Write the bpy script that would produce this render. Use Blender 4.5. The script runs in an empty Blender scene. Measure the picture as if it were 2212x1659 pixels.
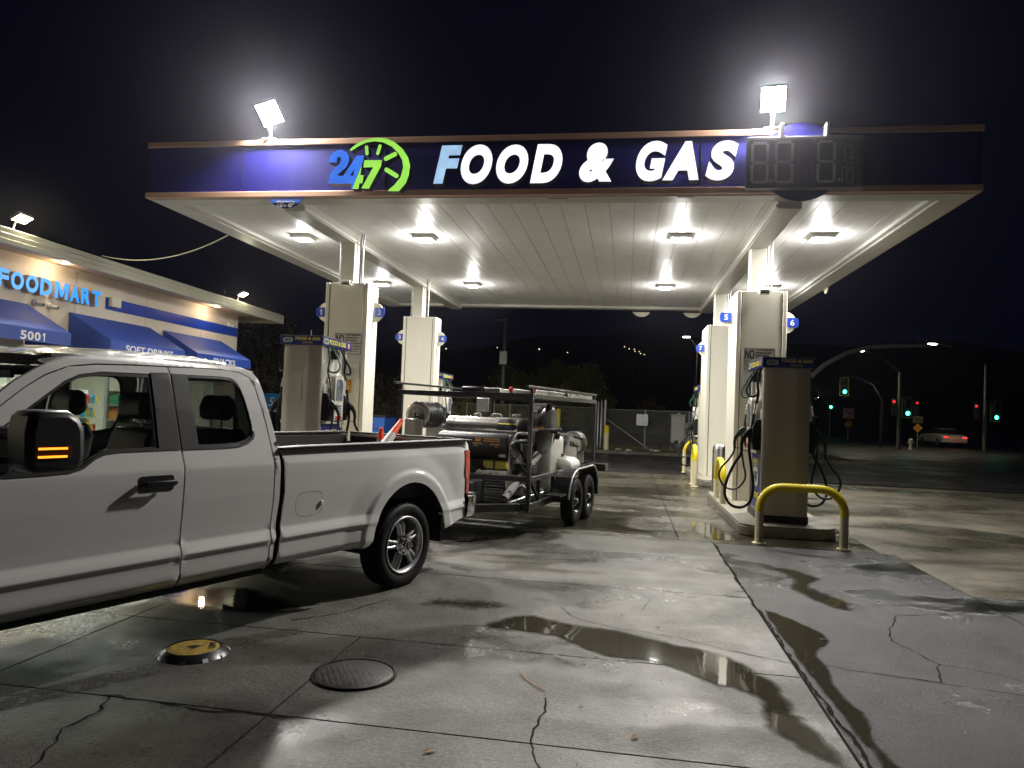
import bpy, bmesh, math, random
from mathutils import Vector, Matrix
from mathutils.geometry import delaunay_2d_cdt
S = bpy.context.scene
random.seed(7)
# ------------------------------------------------------------------ camera
cd = bpy.data.cameras.new('camera'); cam = bpy.data.objects.new('camera', cd)
S.collection.objects.link(cam); S.camera = cam
cd.sensor_width = 36.0; cd.lens = 1560.0/2212*36; cd.clip_start = 0.05; cd.clip_end = 3000
R = Matrix(((0.986962, -0.032862, 0.157564), (0.156267, -0.038909, -0.986948), (0.038564, 0.998702, -0.033266)))
cam.matrix_world = Matrix.Translation((0, 0, 1.7)) @ R.to_4x4()
S.view_settings.view_transform = 'Standard'; S.view_settings.look = 'None'
S.view_settings.gamma = 1; S.view_settings.exposure = 0
S.render.resolution_x = 1024; S.render.resolution_y = 768
S.cycles.max_bounces = 6; S.cycles.glossy_bounces = 3; S.cycles.diffuse_bounces = 4; S.cycles.volume_bounces = 0; S.cycles.use_denoising = True; S.cycles.use_adaptive_sampling = True; S.cycles.adaptive_threshold = .02; S.cycles.transparent_max_bounces = 12
S.cycles.sample_clamp_indirect = 4; S.cycles.sample_clamp_direct = 0
S.cycles.caustics_reflective = False; S.cycles.caustics_refractive = False
# ------------------------------------------------------------------ night sky
w = bpy.data.worlds.new('World'); S.world = w; w.use_nodes = True
nt = w.node_tree; bg = nt.nodes['Background']
sky = nt.nodes.new('ShaderNodeTexSky'); sky.sky_type = 'NISHITA'; sky.sun_disc = False
sky.sun_elevation = math.radians(-9); sky.sun_rotation = math.radians(200); sky.sun_intensity = 0.4
mx = nt.nodes.new('ShaderNodeMixRGB'); mx.blend_type = 'ADD'; mx.inputs[0].default_value = 1
mx.inputs[2].default_value = (0.0012, 0.0012, 0.0046, 1)
nt.links.new(sky.outputs[0], mx.inputs[1]); nt.links.new(mx.outputs[0], bg.inputs[0]); bg.inputs[1].default_value = 1.0
mm = nt.nodes.new('ShaderNodeVectorMath'); mm.operation = 'SCALE'; mm.inputs['Scale'].default_value = 0.02
nt.links.new(sky.outputs[0], mm.inputs[0]); nt.links.new(mm.outputs[0], mx.inputs[1])

# ------------------------------------------------------------------ helpers
COL = S.collection
def link(o): COL.objects.link(o); return o
def tag(o, label=None, cat=None, group=None, kind=None):
    if label: o['label'] = label
    if cat: o['category'] = cat
    if group: o['group'] = group
    if kind: o['kind'] = kind
    return o
def thing(name, label, cat, loc=(0, 0, 0), rz=0, group=None):
    o = bpy.data.objects.new(name, None); link(o); o.location = loc; o.rotation_euler = (0, 0, rz)
    o.empty_display_size = 0.1
    return tag(o, label, cat, group)
def copytree(o, parent=None, loc=None, rz=None, label=None, group=None):
    c = o.copy(); link(c)
    if parent: c.parent = parent
    if loc is not None: c.location = loc
    if rz is not None: c.rotation_euler = (0, 0, rz)
    if label: c['label'] = label
    if group: c['group'] = group
    for ch in list(o.children): copytree(ch, c)
    return c
class MB:
    """collects faces for one mesh"""
    def __init__(s): s.v = []; s.f = []; s.sm = []; s.cuts = []
    def add(s, vs, fs, smooth=False):
        n = len(s.v); s.cuts.append((n, len(s.f))); s.v += [Vector(p) for p in vs]; s.f += [tuple(i+n for i in f) for f in fs]; s.sm += [smooth]*len(fs); return s
    def box(s, x0, x1, y0, y1, z0, z1):
        return s.add([(x0,y0,z0),(x1,y0,z0),(x1,y1,z0),(x0,y1,z0),(x0,y0,z1),(x1,y0,z1),(x1,y1,z1),(x0,y1,z1)],
                     [(0,3,2,1),(4,5,6,7),(0,1,5,4),(1,2,6,5),(2,3,7,6),(3,0,4,7)])
    def obox(s, c, ax, ay, az):
        c = Vector(c); ax = Vector(ax); ay = Vector(ay); az = Vector(az)
        vs = [c+a*ax+b*ay+d*az for d in (-1,1) for a, b in ((-1,-1),(1,-1),(1,1),(-1,1))]
        return s.add(vs, [(0,3,2,1),(4,5,6,7),(0,1,5,4),(1,2,6,5),(2,3,7,6),(3,0,4,7)])
    def bar(s, p, q, a, b=None, up=(0,0,1)):
        """square bar from p to q, a wide, b high"""
        b = a if b is None else b; p = Vector(p); q = Vector(q); d = (q-p); L = d.length; d.normalize()
        u = Vector(up)
        if abs(d.dot(u)) > .95: u = Vector((0,1,0))
        sx = d.cross(u).normalized(); sz = sx.cross(d).normalized()
        return s.obox((p+q)/2, d*L/2, sx*a/2, sz*b/2)
    def tube(s, pts, r, n=10, closed=False, cap=True, smooth=True):
        pts = [Vector(p) for p in pts]; k = len(pts); rs = r if isinstance(r, (list, tuple)) else [r]*k
        vs = []; prev = None
        for i, p in enumerate(pts):
            if closed: t = pts[(i+1) % k]-pts[i-1]
            else: t = (pts[min(i+1,k-1)]-pts[max(i-1,0)])
            t.normalize()
            if prev is None:
                a = Vector((0,0,1)) if abs(t.z) < .9 else Vector((1,0,0)); nrm = t.cross(a).normalized()
            else:
                nrm = (prev-t*prev.dot(t)).normalized()
            prev = nrm; bn = t.cross(nrm)
            for j in range(n):
                an = 2*math.pi*j/n; vs.append(p+(nrm*math.cos(an)+bn*math.sin(an))*rs[i])
        fs = []
        for i in range(k if closed else k-1):
            i2 = (i+1) % k
            for j in range(n): fs.append((i*n+j, i*n+(j+1) % n, i2*n+(j+1) % n, i2*n+j))
        s.add(vs, fs, smooth)
        if cap and not closed:
            s.add(vs[:n], [tuple(range(n))[::-1]]); s.add(vs[-n:], [tuple(range(n))])
        return s
    def cyl(s, p, q, r, n=16, r2=None, cap=True):
        return s.tube([p, q], [r, r if r2 is None else r2], n, cap=cap)
    def lathe(s, prof, c=(0,0,0), axis='z', n=32, smooth=True, close=False, cap=False):
        c = Vector(c); vs = []
        for (r, h) in prof:
            for j in range(n):
                a = 2*math.pi*j/n; x, y = r*math.cos(a), r*math.sin(a)
                p = {'z': (x, y, h), 'y': (x, h, y), 'x': (h, x, y)}[axis]
                vs.append(c+Vector(p))
        fs = []; k = len(prof)
        for i in range(k if close else k-1):
            i2 = (i+1) % k
            for j in range(n): fs.append((i*n+j, i*n+(j+1) % n, i2*n+(j+1) % n, i2*n+j))
        s.add(vs, fs, smooth)
        if cap and not close:
            for i in (0, k-1):
                if prof[i][0] > 1e-4: s.add(vs[i*n:(i+1)*n], [tuple(range(n))])
        return s
    def prism(s, pts, a, b, plane='xz', smooth=False):
        """2D outline extruded from a to b along the third axis"""
        def P(u, v, h): return {'xz': (u, h, v), 'yz': (h, u, v), 'xy': (u, v, h)}[plane]
        n = len(pts); vs = [P(u, v, a) for u, v in pts]+[P(u, v, b) for u, v in pts]
        s.add(vs, [(i, (i+1) % n, n+(i+1) % n, n+i) for i in range(n)], smooth)
        s.add(vs[:n], [tuple(range(n))]); s.add(vs[n:], [tuple(range(n))]); return s
    def build(s, name, mat=None, parent=None, bevel=0, seg=2, smooth=None, auto=True):
        me = bpy.data.meshes.new(name); me.from_pydata([tuple(v) for v in s.v], [], s.f)
        bm = bmesh.new(); bm.from_mesh(me)
        for f, sm in zip(bm.faces, s.sm): f.smooth = sm if smooth is None else smooth
        bmesh.ops.remove_doubles(bm, verts=bm.verts, dist=1e-5)
        bmesh.ops.recalc_face_normals(bm, faces=bm.faces); bm.to_mesh(me); bm.free()
        o = bpy.data.objects.new(name, me); link(o)
        if mat: me.materials.append(mat)
        if parent: o.parent = parent
        if auto:
            for e in me.edges: pass
            if any(p.use_smooth for p in me.polygons): me.set_sharp_from_angle(angle=math.radians(42))
        if bevel:
            m = o.modifiers.new('b', 'BEVEL'); m.width = bevel; m.segments = seg; m.limit_method = 'ANGLE'; m.angle_limit = math.radians(40)
            for p in me.polygons: p.use_smooth = True
            me.set_sharp_from_angle(angle=math.radians(60))
            m.harden_normals = False
        return o
def build_each(mb, name, mat=None, parent=None, bevel=0, per=1):
    """every piece of the builder becomes an object of its own"""
    out = []; c = mb.cuts+[(len(mb.v), len(mb.f))]
    for i in range(0, len(mb.cuts), per):
        (a, fa), (b, fb) = c[i], c[min(i+per, len(c)-1)]; m = MB(); m.v = mb.v[a:b]; m.f = [tuple(k-a for k in f) for f in mb.f[fa:fb]]; m.sm = mb.sm[fa:fb]
        out.append(m.build(name, mat, parent, bevel))
    return out
def box(name, x0, x1, y0, y1, z0, z1, mat, parent=None, bevel=0): return MB().box(x0,x1,y0,y1,z0,z1).build(name, mat, parent, bevel)

# ------------------------------------------------------------------ materials
def nodes(m): m.use_nodes = True; n = m.node_tree; return n, n.nodes['Principled BSDF'], n.links
def mat(name, col, rough=.5, metal=0., var=.12, vs=4., bump=0., bs=60., emit=0., ecol=None, coat=0., dirt=0., dcol=(.05,.045,.035), streak=False, spec=.5, rv=.12):
    m = bpy.data.materials.new(name); n, b, L = nodes(m)
    b.inputs['Roughness'].default_value = rough; b.inputs['Metallic'].default_value = metal
    b.inputs['Specular IOR Level'].default_value = spec; b.inputs['Coat Weight'].default_value = coat; b.inputs['Coat Roughness'].default_value = .06
    tc = n.nodes.new('ShaderNodeTexCoord')
    nz = n.nodes.new('ShaderNodeTexNoise'); nz.inputs['Scale'].default_value = vs; nz.inputs['Detail'].default_value = 6
    mp = n.nodes.new('ShaderNodeMapping'); L.new(tc.outputs['Object'], mp.inputs[0]); L.new(mp.outputs[0], nz.inputs['Vector'])
    if streak: mp.inputs['Scale'].default_value = (1, 1, .08)
    rp = n.nodes.new('ShaderNodeMapRange'); rp.inputs['From Min'].default_value = .3; rp.inputs['From Max'].default_value = .7
    rp.inputs['To Min'].default_value = 1-var; rp.inputs['To Max'].default_value = 1+var; L.new(nz.outputs['Fac'], rp.inputs['Value'])
    sc = n.nodes.new('ShaderNodeVectorMath'); sc.operation = 'SCALE'; sc.inputs[0].default_value = col; L.new(rp.outputs[0], sc.inputs['Scale'])
    last = sc.outputs[0]
    if dirt:
        n2 = n.nodes.new('ShaderNodeTexNoise'); n2.inputs['Scale'].default_value = vs*1.7; n2.inputs['Detail'].default_value = 9; n2.inputs['Roughness'].default_value = .65
        L.new(mp.outputs[0], n2.inputs['Vector'])
        r2 = n.nodes.new('ShaderNodeMapRange'); r2.inputs['From Min'].default_value = .52; r2.inputs['From Max'].default_value = .75
        r2.inputs['To Max'].default_value = dirt; L.new(n2.outputs['Fac'], r2.inputs['Value'])
        mixn = n.nodes.new('ShaderNodeMixRGB'); L.new(r2.outputs[0], mixn.inputs[0]); L.new(last, mixn.inputs[1]); mixn.inputs[2].default_value = (*dcol, 1); last = mixn.outputs[0]
    L.new(last, b.inputs['Base Color'])
    rr = n.nodes.new('ShaderNodeMapRange'); rr.inputs['To Min'].default_value = max(.02, rough*(1-rv)); rr.inputs['To Max'].default_value = min(1, rough*(1+rv)+.02*rv)
    L.new(nz.outputs['Fac'], rr.inputs['Value']); L.new(rr.outputs[0], b.inputs['Roughness'])
    if bump:
        nb = n.nodes.new('ShaderNodeTexNoise'); nb.inputs['Scale'].default_value = bs; nb.inputs['Detail'].default_value = 4
        L.new(tc.outputs['Object'], nb.inputs['Vector']); bp = n.nodes.new('ShaderNodeBump'); bp.inputs['Strength'].default_value = bump; bp.inputs['Distance'].default_value = .01
        L.new(nb.outputs['Fac'], bp.inputs['Height']); L.new(bp.outputs[0], b.inputs['Normal'])
    if emit:
        b.inputs['Emission Color'].default_value = (*(ecol or col), 1); b.inputs['Emission Strength'].default_value = emit
    return m
M = {}
M['steel_white'] = mat('steel_white', (.62,.60,.53), .32, var=.05, vs=1.2, dirt=.12, dcol=(.25,.22,.16), streak=True)
M['soffit'] = mat('soffit', (.84,.835,.82), .40, var=.05, vs=2.2, bump=.2, bs=5, dirt=.10, dcol=(.35,.33,.28), rv=.3)
M['clad'] = mat('clad', (.78,.75,.65), .42, var=.05, vs=1.3, dirt=.16, dcol=(.28,.24,.17), streak=True, bump=.03, bs=90)
M['seam'] = mat('seam', (.03,.028,.025), .6)
M['blue_panel'] = mat('blue_panel', (.018,.017,.185), .38, var=.08, vs=1.0, dirt=.10, dcol=(.12,.12,.3), streak=True)
M['orange_trim'] = mat('orange_trim', (.68,.43,.29), .4, var=.06, vs=2, dirt=.15, dcol=(.3,.15,.1))
M['sign_blue'] = mat('sign_blue', (.012,.045,.36), .35, var=.05)
M['white_paint'] = mat('white_paint', (.75,.75,.72), .4, var=.04)
M['cream'] = mat('cream', (.72,.69,.55), .4, var=.05, dirt=.15, dcol=(.3,.26,.18))
M['ink'] = mat('ink', (.015,.015,.015), .5)
M['black_paint'] = mat('black_paint', (.012,.012,.013), .32, var=.3, vs=6, dirt=.2, dcol=(.05,.048,.042))
M['rubber'] = mat('rubber', (.011,.011,.011), .62, var=.3, vs=20, bump=.15, bs=150, spec=.2)
M['black_plastic'] = mat('black_plastic', (.010,.010,.0105), .45, spec=.25, var=.15, bump=.05, bs=300)
M['chrome'] = mat('chrome', (.75,.75,.76), .12, 1, var=.04)
M['steel'] = mat('steel', (.55,.54,.52), .28, 1, var=.12, vs=14, dirt=.2, dcol=(.2,.19,.17))
M['galv'] = mat('galv', (.42,.43,.43), .45, .8, var=.15, vs=20)
M['yellow_paint'] = mat('yellow_paint', (.72,.58,.02), .35, var=.08, vs=8, dirt=.25, dcol=(.2,.15,.05), bump=.1, bs=40)
M['post_cream'] = mat('post_cream', (.66,.60,.40), .42, var=.08, vs=8, dirt=.3, dcol=(.2,.17,.1), bump=.1, bs=40)
M['red'] = mat('red', (.55,.02,.01), .35)
M['orange_cone'] = mat('orange_cone', (.85,.09,.02), .45, var=.08, dirt=.1)
M['cone_band'] = mat('cone_band', (.55,.52,.50), .5, dirt=.5, dcol=(.25,.16,.13), vs=12)
M['white_plastic'] = mat('white_plastic', (.66,.65,.58), .38, var=.05, dirt=.2, dcol=(.3,.27,.2))
M['green_hose'] = mat('green_hose', (.01,.10,.055), .35, var=.1); M['dark_green_hose'] = mat('dark_green_hose', (.008,.026,.020), .4, var=.2)
M['yellow_text'] = mat('yellow_text', (.75,.68,.08), .4)
M['wood_brown'] = mat('wood_brown', (.22,.12,.05), .6)
def emis(name, col, s):
    m = bpy.data.materials.new(name); m.use_nodes = True; n = m.node_tree; n.nodes.clear()
    e = n.nodes.new('ShaderNodeEmission'); e.inputs[0].default_value = (*col, 1); e.inputs[1].default_value = s
    o = n.nodes.new('ShaderNodeOutputMaterial'); n.links.new(e.outputs[0], o.inputs[0]); return m
def glass(name, tint=(.5,.55,.53), ior=1.5):
    m = bpy.data.materials.new(name); m.use_nodes = True; n = m.node_tree; n.nodes.clear(); L = n.links
    t = n.nodes.new('ShaderNodeBsdfTransparent'); t.inputs[0].default_value = (*tint, 1)
    g = n.nodes.new('ShaderNodeBsdfGlossy'); g.inputs['Roughness'].default_value = .02
    lw = n.nodes.new('ShaderNodeLayerWeight'); lw.inputs[0].default_value = .5; pw = n.nodes.new('ShaderNodeMath'); pw.operation = 'POWER'; L.new(lw.outputs['Facing'], pw.inputs[0]); pw.inputs[1].default_value = 4.5
    f = n.nodes.new('ShaderNodeMapRange'); f.inputs['To Min'].default_value = .045; L.new(pw.outputs[0], f.inputs['Value'])
    x = n.nodes.new('ShaderNodeMixShader'); L.new(f.outputs[0], x.inputs[0]); L.new(t.outputs[0], x.inputs[1]); L.new(g.outputs[0], x.inputs[2])
    o = n.nodes.new('ShaderNodeOutputMaterial'); L.new(x.outputs[0], o.inputs[0]); return m
M['glass'] = glass('glass', (.84,.87,.85)); M['dark_glass'] = glass('dark_glass', (.30,.31,.30)); M['shop_glass'] = glass('shop_glass', (.85,.88,.87))

def spline(P, n=4):
    P = [Vector(p) for p in P]; out = []
    for i in range(len(P)-1):
        p0, p1, p2, p3 = [P[max(0, min(len(P)-1, i+d))] for d in (-1,0,1,2)]
        for j in range(n):
            q = j/n; out.append(.5*((2*p1)+(p2-p0)*q+(2*p0-5*p1+4*p2-p3)*q*q+(3*p1-p0-3*p2+p3)*q**3))
    return out+[P[-1]]
# ------------------------------------------------------------------ text
GLYPH = {'M': [[(0,0),(0,1),(.30,1),(.5,.42),(.70,1),(1,1),(1,0),(.77,0),(.77,.66),(.58,.12),(.42,.12),(.23,.66),(.23,0)]],
         '1': [[(.32,0),(.32,.74),(0,.60),(0,.80),(.40,1),(.66,1),(.66,0)]], 'I': [[(.25,0),(.25,1),(.75,1),(.75,0)]]}
def glyph(ch, x0, x1, z0, z1, y, mat, parent, name, depth, frame):
    mb = MB()
    for g_ in GLYPH[ch]: mb.prism([(x0+a*(x1-x0), z0+b*(z1-z0)) for a, b in g_], y-depth, y, 'xz')
    o = mb.build(name, mat, None)
    if frame is not None: o.data.transform(frame)
    o.parent = parent; return o
def txt(body, x0, x1, z0, z1, y, mat, parent=None, name='lettering', bold=0., shear=0., depth=.004, frame=None, font_sp=1.0):
    """lettering in the plane y (facing -y) filling the box x0..x1, z0..z1; frame maps local points elsewhere"""
    if body in GLYPH:
        if body in '1I' and x1-x0 > .55*(z1-z0): x0, x1 = (x0+x1)/2-.27*(z1-z0), (x0+x1)/2+.27*(z1-z0)
        return glyph(body, x0, x1, z0, z1, y, mat, parent, name, depth, frame)
    cu = bpy.data.curves.new('t', 'FONT'); cu.body = body
    cu.size = 1; cu.offset = bold; cu.shear = shear; cu.extrude = .5
    cu.space_character = font_sp; cu.resolution_u = 6; cu.align_x = 'CENTER'
    to = bpy.data.objects.new('t', cu); link(to); dg = bpy.context.evaluated_depsgraph_get()
    me = bpy.data.meshes.new_from_object(to.evaluated_get(dg)); bpy.data.objects.remove(to); bpy.data.curves.remove(cu)
    xs = [v.co.x for v in me.vertices]; ys = [v.co.y for v in me.vertices]
    a, b, c, d = min(xs), max(xs), min(ys), max(ys)
    for v in me.vertices:
        X = x0+(v.co.x-a)/(b-a)*(x1-x0); Z = z0+(v.co.y-c)/(d-c)*(z1-z0); Y = y-(v.co.z+.5)*depth
        v.co = (X, Y, Z)
    if frame is not None: me.transform(frame)
    me.materials.clear(); me.materials.append(mat)
    o = bpy.data.objects.new(name, me); me.name = name; link(o)
    if parent: o.parent = parent
    return o
def frame_on(origin, right, up):
    """matrix taking (x, y, z) of a plane facing -y to a plane with given right and up vectors"""
    r = Vector(right).normalized(); u = Vector(up).normalized(); n = r.cross(u)  # outward = -y => back = -(out)
    out = r.cross(u)
    m = Matrix.Identity(4)
    for i in range(3): m[i][0] = r[i]; m[i][1] = -out[i]; m[i][2] = u[i]; m[i][3] = origin[i]
    return m
def plate(name, pts, y0, y1, mat, parent=None, frame=None, bevel=0):
    o = MB().prism(pts, y0, y1, 'xz').build(name, mat, parent, bevel)
    if frame is not None: o.data.transform(frame)
    return o
def rrect(x0, x1, z0, z1, r, n=5):
    out = []
    for cx, cz, a0 in ((x1-r, z1-r, 0), (x0+r, z1-r, 90), (x0+r, z0+r, 180), (x1-r, z0+r, 270)):
        for i in range(n+1):
            a = math.radians(a0+90*i/n); out.append((cx+r*math.cos(a), cz+r*math.sin(a)))
    return out
def circ(cx, cz, r, n=24, a0=0, a1=360):
    k = n if a1-a0 == 360 else n+1
    return [(cx+r*math.cos(math.radians(a0+(a1-a0)*i/n)), cz+r*math.sin(math.radians(a0+(a1-a0)*i/n))) for i in range(k)]

# ------------------------------------------------------------------ lamps (strengths, all in one place)
P_FLOOD, P_CANOPY, P_PACK, P_SOFFIT, P_SHOP = 780, 122, 120, 20, 480
def area(name, parent, loc, d, sx, sy, power, col, spread=180):
    l = bpy.data.lights.new(name, 'AREA'); l.shape = 'RECTANGLE'; l.size = sx; l.size_y = sy; l.energy = power; l.color = col
    l.spread = math.radians(spread)
    o = bpy.data.objects.new(name, l); link(o); o.parent = parent; o.location = loc
    o.rotation_euler = Vector(d).to_track_quat('-Z', 'Y').to_euler(); return o
def point(name, parent, loc, power, col, r=.08):
    l = bpy.data.lights.new(name, 'POINT'); l.energy = power; l.color = col; l.shadow_soft_size = r
    o = bpy.data.objects.new(name, l); link(o); o.parent = parent; o.location = loc; return o
# ================================================================== GROUND
def ground_mat(name, col, wet=.5, joint=False, grain=260., seed=0., dark=.5, rbase=.42, crack=0., rough_=1., spec=.34):
    m = bpy.data.materials.new(name); n, b, L = nodes(m); N = n.nodes.new
    tc = N('ShaderNodeTexCoord'); mp = N('ShaderNodeMapping'); mp.inputs['Location'].default_value = (seed, seed*.7, 0); L.new(tc.outputs['Object'], mp.inputs[0])
    def noise(s, d=6, r=.55, dist=0., vec=None):
        x = N('ShaderNodeTexNoise'); x.inputs['Scale'].default_value = s; x.inputs['Detail'].default_value = d; x.inputs['Roughness'].default_value = r
        x.inputs['Distortion'].default_value = dist; L.new(vec or mp.outputs[0], x.inputs['Vector']); return x.outputs['Fac']
    def rng(v, a, c, lo, hi):
        x = N('ShaderNodeMapRange'); x.interpolation_type = 'SMOOTHSTEP'; x.inputs['From Min'].default_value = a; x.inputs['From Max'].default_value = c
        x.inputs['To Min'].default_value = lo; x.inputs['To Max'].default_value = hi; L.new(v, x.inputs['Value']); return x.outputs[0]
    def mth(op, a, c):
        x = N('ShaderNodeMath'); x.operation = op
        for i, q in enumerate((a, c)):
            if isinstance(q, (int, float)): x.inputs[i].default_value = q
            else: L.new(q, x.inputs[i])
        return x.outputs[0]
    mp2 = N('ShaderNodeMapping'); mp2.inputs['Scale'].default_value = (1, 1.7, 1); mp2.inputs['Rotation'].default_value = (0, 0, .35); L.new(mp.outputs[0], mp2.inputs[0])
    big = noise(.33, 4, .55, .6, mp2.outputs[0]); mid = noise(1.7, 7, .6, .3); fine = noise(26, 6, .7); gr = noise(grain, 5, .62)
    wetm = rng(mth('ADD', mth('MULTIPLY', big, .75), mth('MULTIPLY', mid, .25)), .42, .63, 0, 1)      # 1 = standing damp film
    val = mth('MULTIPLY', rng(mid, .28, .72, .66, 1.26), rng(fine, .3, .7, .78, 1.20))
    val = mth('MULTIPLY', val, rng(noise(.9, 8, .68, 1.2), .36, .60, .70, 1.10))
    val = mth('MULTIPLY', val, rng(gr, .3, .7, .62, 1.38))
    spk = noise(9, 3, .5); val = mth('MULTIPLY', val, rng(spk, .70, .74, 1, .55))
    val = mth('MULTIPLY', val, rng(wetm, 0, 1, 1.0, dark))
    if crack:
        vo = N('ShaderNodeTexVoronoi'); vo.feature = 'DISTANCE_TO_EDGE'; vo.inputs['Scale'].default_value = crack
        wv = N('ShaderNodeVectorMath'); wv.operation = 'ADD'; nn = N('ShaderNodeTexNoise'); nn.inputs['Scale'].default_value = 2.2; nn.inputs['Detail'].default_value = 8
        L.new(mp.outputs[0], nn.inputs['Vector']); s2 = N('ShaderNodeVectorMath'); s2.operation = 'SCALE'; s2.inputs['Scale'].default_value = .55
        L.new(nn.outputs['Color'], s2.inputs[0]); L.new(mp.outputs[0], wv.inputs[0]); L.new(s2.outputs[0], wv.inputs[1]); L.new(wv.outputs[0], vo.inputs['Vector'])
        gate = rng(noise(.55, 2), .48, .56, 0, 1)
        ck = mth('MULTIPLY', rng(vo.outputs['Distance'], .0, .006*crack*2.2, 1, 0), gate)
        val = mth('MULTIPLY', val, rng(ck, 0, 1, 1, .3))
    sc = N('ShaderNodeVectorMath'); sc.operation = 'SCALE'; sc.inputs[0].default_value = col; L.new(val, sc.inputs['Scale']); L.new(sc.outputs[0], b.inputs['Base Color'])
    ro = mth('ADD', rng(wetm, 0, 1, rbase, rbase-(.36*wet)), mth('MULTIPLY', mth('SUBTRACT', fine, .5), .16)); ro = mth('MAXIMUM', ro, .05)
    L.new(ro, b.inputs['Roughness']); b.inputs['Specular IOR Level'].default_value = spec
    grit = noise(42, 6, .72); val2 = rng(grit, .34, .66, .74, 1.24)
    sc2 = N('ShaderNodeVectorMath'); sc2.operation = 'SCALE'; L.new(sc.outputs[0], sc2.inputs[0]); L.new(val2, sc2.inputs['Scale']); L.new(sc2.outputs[0], b.inputs['Base Color'])
    hgt = mth('ADD', mth('ADD', mth('MULTIPLY', grit, 2.2), mth('MULTIPLY', gr, 1.0)), mth('MULTIPLY', noise(grain*.35, 3, .6), 1.3))
    bp = N('ShaderNodeBump'); bp.inputs['Distance'].default_value = .0045*rough_
    L.new(rng(wetm, 0, 1, .9, .30), bp.inputs['Strength']); L.new(hgt, bp.inputs['Height'])
    b2 = N('ShaderNodeBump'); b2.inputs['Distance'].default_value = .02; b2.inputs['Strength'].default_value = .22; L.new(mid, b2.inputs['Height']); L.new(bp.outputs[0], b2.inputs['Normal'])
    L.new(b2.outputs[0], b.inputs['Normal'])
    return m
G_CONC = ground_mat('concrete', (.100,.096,.084), .95, seed=3.1, rbase=.60, dark=.50, grain=95)
G_WET = ground_mat('wet_concrete', (.085,.078,.058), .75, seed=7.7, rbase=.32, dark=.55, grain=95)
G_CONC2 = ground_mat('concrete_pale', (.140,.128,.098), .75, seed=9.4, rbase=.50, dark=.50, grain=80)
G_ASPH = ground_mat('worn_concrete', (.040,.040,.041), .85, seed=14.2, grain=135, rbase=.40, dark=.38, crack=.55, rough_=2.0, spec=.45)
G_ROAD = ground_mat('asphalt', (.045,.044,.042), .5, seed=5.5, grain=120, rbase=.55, dark=.7)
G_DIRT = mat('dirt', (.10,.085,.055), .9, var=.4, vs=3, bump=.5, bs=12)
G_GAP = mat('joint_filler', (.010,.009,.008), .95, spec=.05)

def sheet(name, pts, z, m, label=None):
    o = MB().add([(x, y, z) for x, y in pts], [tuple(range(len(pts)))]).build(name, m); o['kind'] = 'structure'
    return o
sheet('ground', [(-600,-200),(600,-200),(600,900),(-600,900)], -.030, G_ROAD)
sheet('forecourt_bed', [(-16,-6),(12,-6),(12,21),(-16,21.3)], -.014, G_GAP)
# concrete slabs separated by real open joints
xs = [-15.5,-11.2,-7.4,-3.67,-1.85,1.2]; ys = [-5.5,-2.2,.6,3.71,5.07,7.15,10.05]
g = .007; mb = MB()
def slab(mb, x0, x1, y0, y1, z=0., gg=g):
    mb.add([(x0+gg,y0+gg,z),(x1-gg,y0+gg,z),(x1-gg,y1-gg,z),(x0+gg,y1-gg,z),(x0+gg,y0+gg,z-.02),(x1-gg,y0+gg,z-.02),(x1-gg,y1-gg,z-.02),(x0+gg,y1-gg,z-.02)],
           [(0,1,2,3),(0,4,5,1),(1,5,6,2),(2,6,7,3),(3,7,4,0)])
for j in range(len(ys)-1):
    row = list(xs)
    if ys[j] >= 7.1: row = [-15.5,-11.2,-7.4,-2.6,1.2]
    if ys[j] == 5.07: row = [-15.5,-11.2,-7.4,-3.67,1.2]
    for i in range(len(row)-1): slab(mb, row[i], row[i+1], ys[j], ys[j+1])
o = mb.build('forecourt_slabs', G_CONC); o['kind'] = 'structure'; mb = MB()
for (x0, x1) in ((-15.5,-11.2),(-11.2,-7.4),(-7.4,-2.6),(-2.6,.76)):
    for (y0, y1) in ((10.05,16.),(16.,20.9)): slab(mb, x0, x1, y0, y1)
o = mb.build('sheltered_slabs', G_WET); o['kind'] = 'structure'
mb = MB()
for (x0, x1, y0, y1) in ((.76,3.3,10.05,13.1),(.76,3.3,13.1,16.8),(.76,3.3,16.8,20.9)): slab(mb, x0, x1, y0, y1)
o = mb.build('island_apron', G_WET); o['kind'] = 'structure'
mb = MB()
slab(mb, 1.2, 3.45, 3.0, 10.05, gg=.012); slab(mb, 1.2, 3.45, -5.5, 3.0, gg=.012); slab(mb, 3.45, 8, -5.5, 7.9, gg=.009)
o = mb.build('worn_patch', G_ASPH); o['kind'] = 'structure'
mb = MB()
slab(mb, 3.45, 8, 7.9, 10.05); slab(mb, 3.3, 5.6, 10.05, 14.4); slab(mb, 5.6, 9., 10.05, 14.4); slab(mb, 3.3, 6.1, 14.4, 20.5)
slab(mb, 6.1, 10.5, 14.4, 20.5); slab(mb, 8, 11.9, -5.5, 10.05); slab(mb, 9., 11.9, 10.05, 14.4)
o = mb.build('driveway_slabs', G_CONC2); o['kind'] = 'structure'
o = MB().box(-40, 9.5, 30.4, 30.62, -.03, .10).build('kerb', M['cream']); o['kind'] = 'structure'; o.data.materials[0] = G_CONC2
sheet('verge', [(-60,30.62),(9.5,30.62),(9.5,60),(-60,60)], .06, G_DIRT)
# road kerb line on the right, running off towards the crossing
mb = MB(); pass

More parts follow.
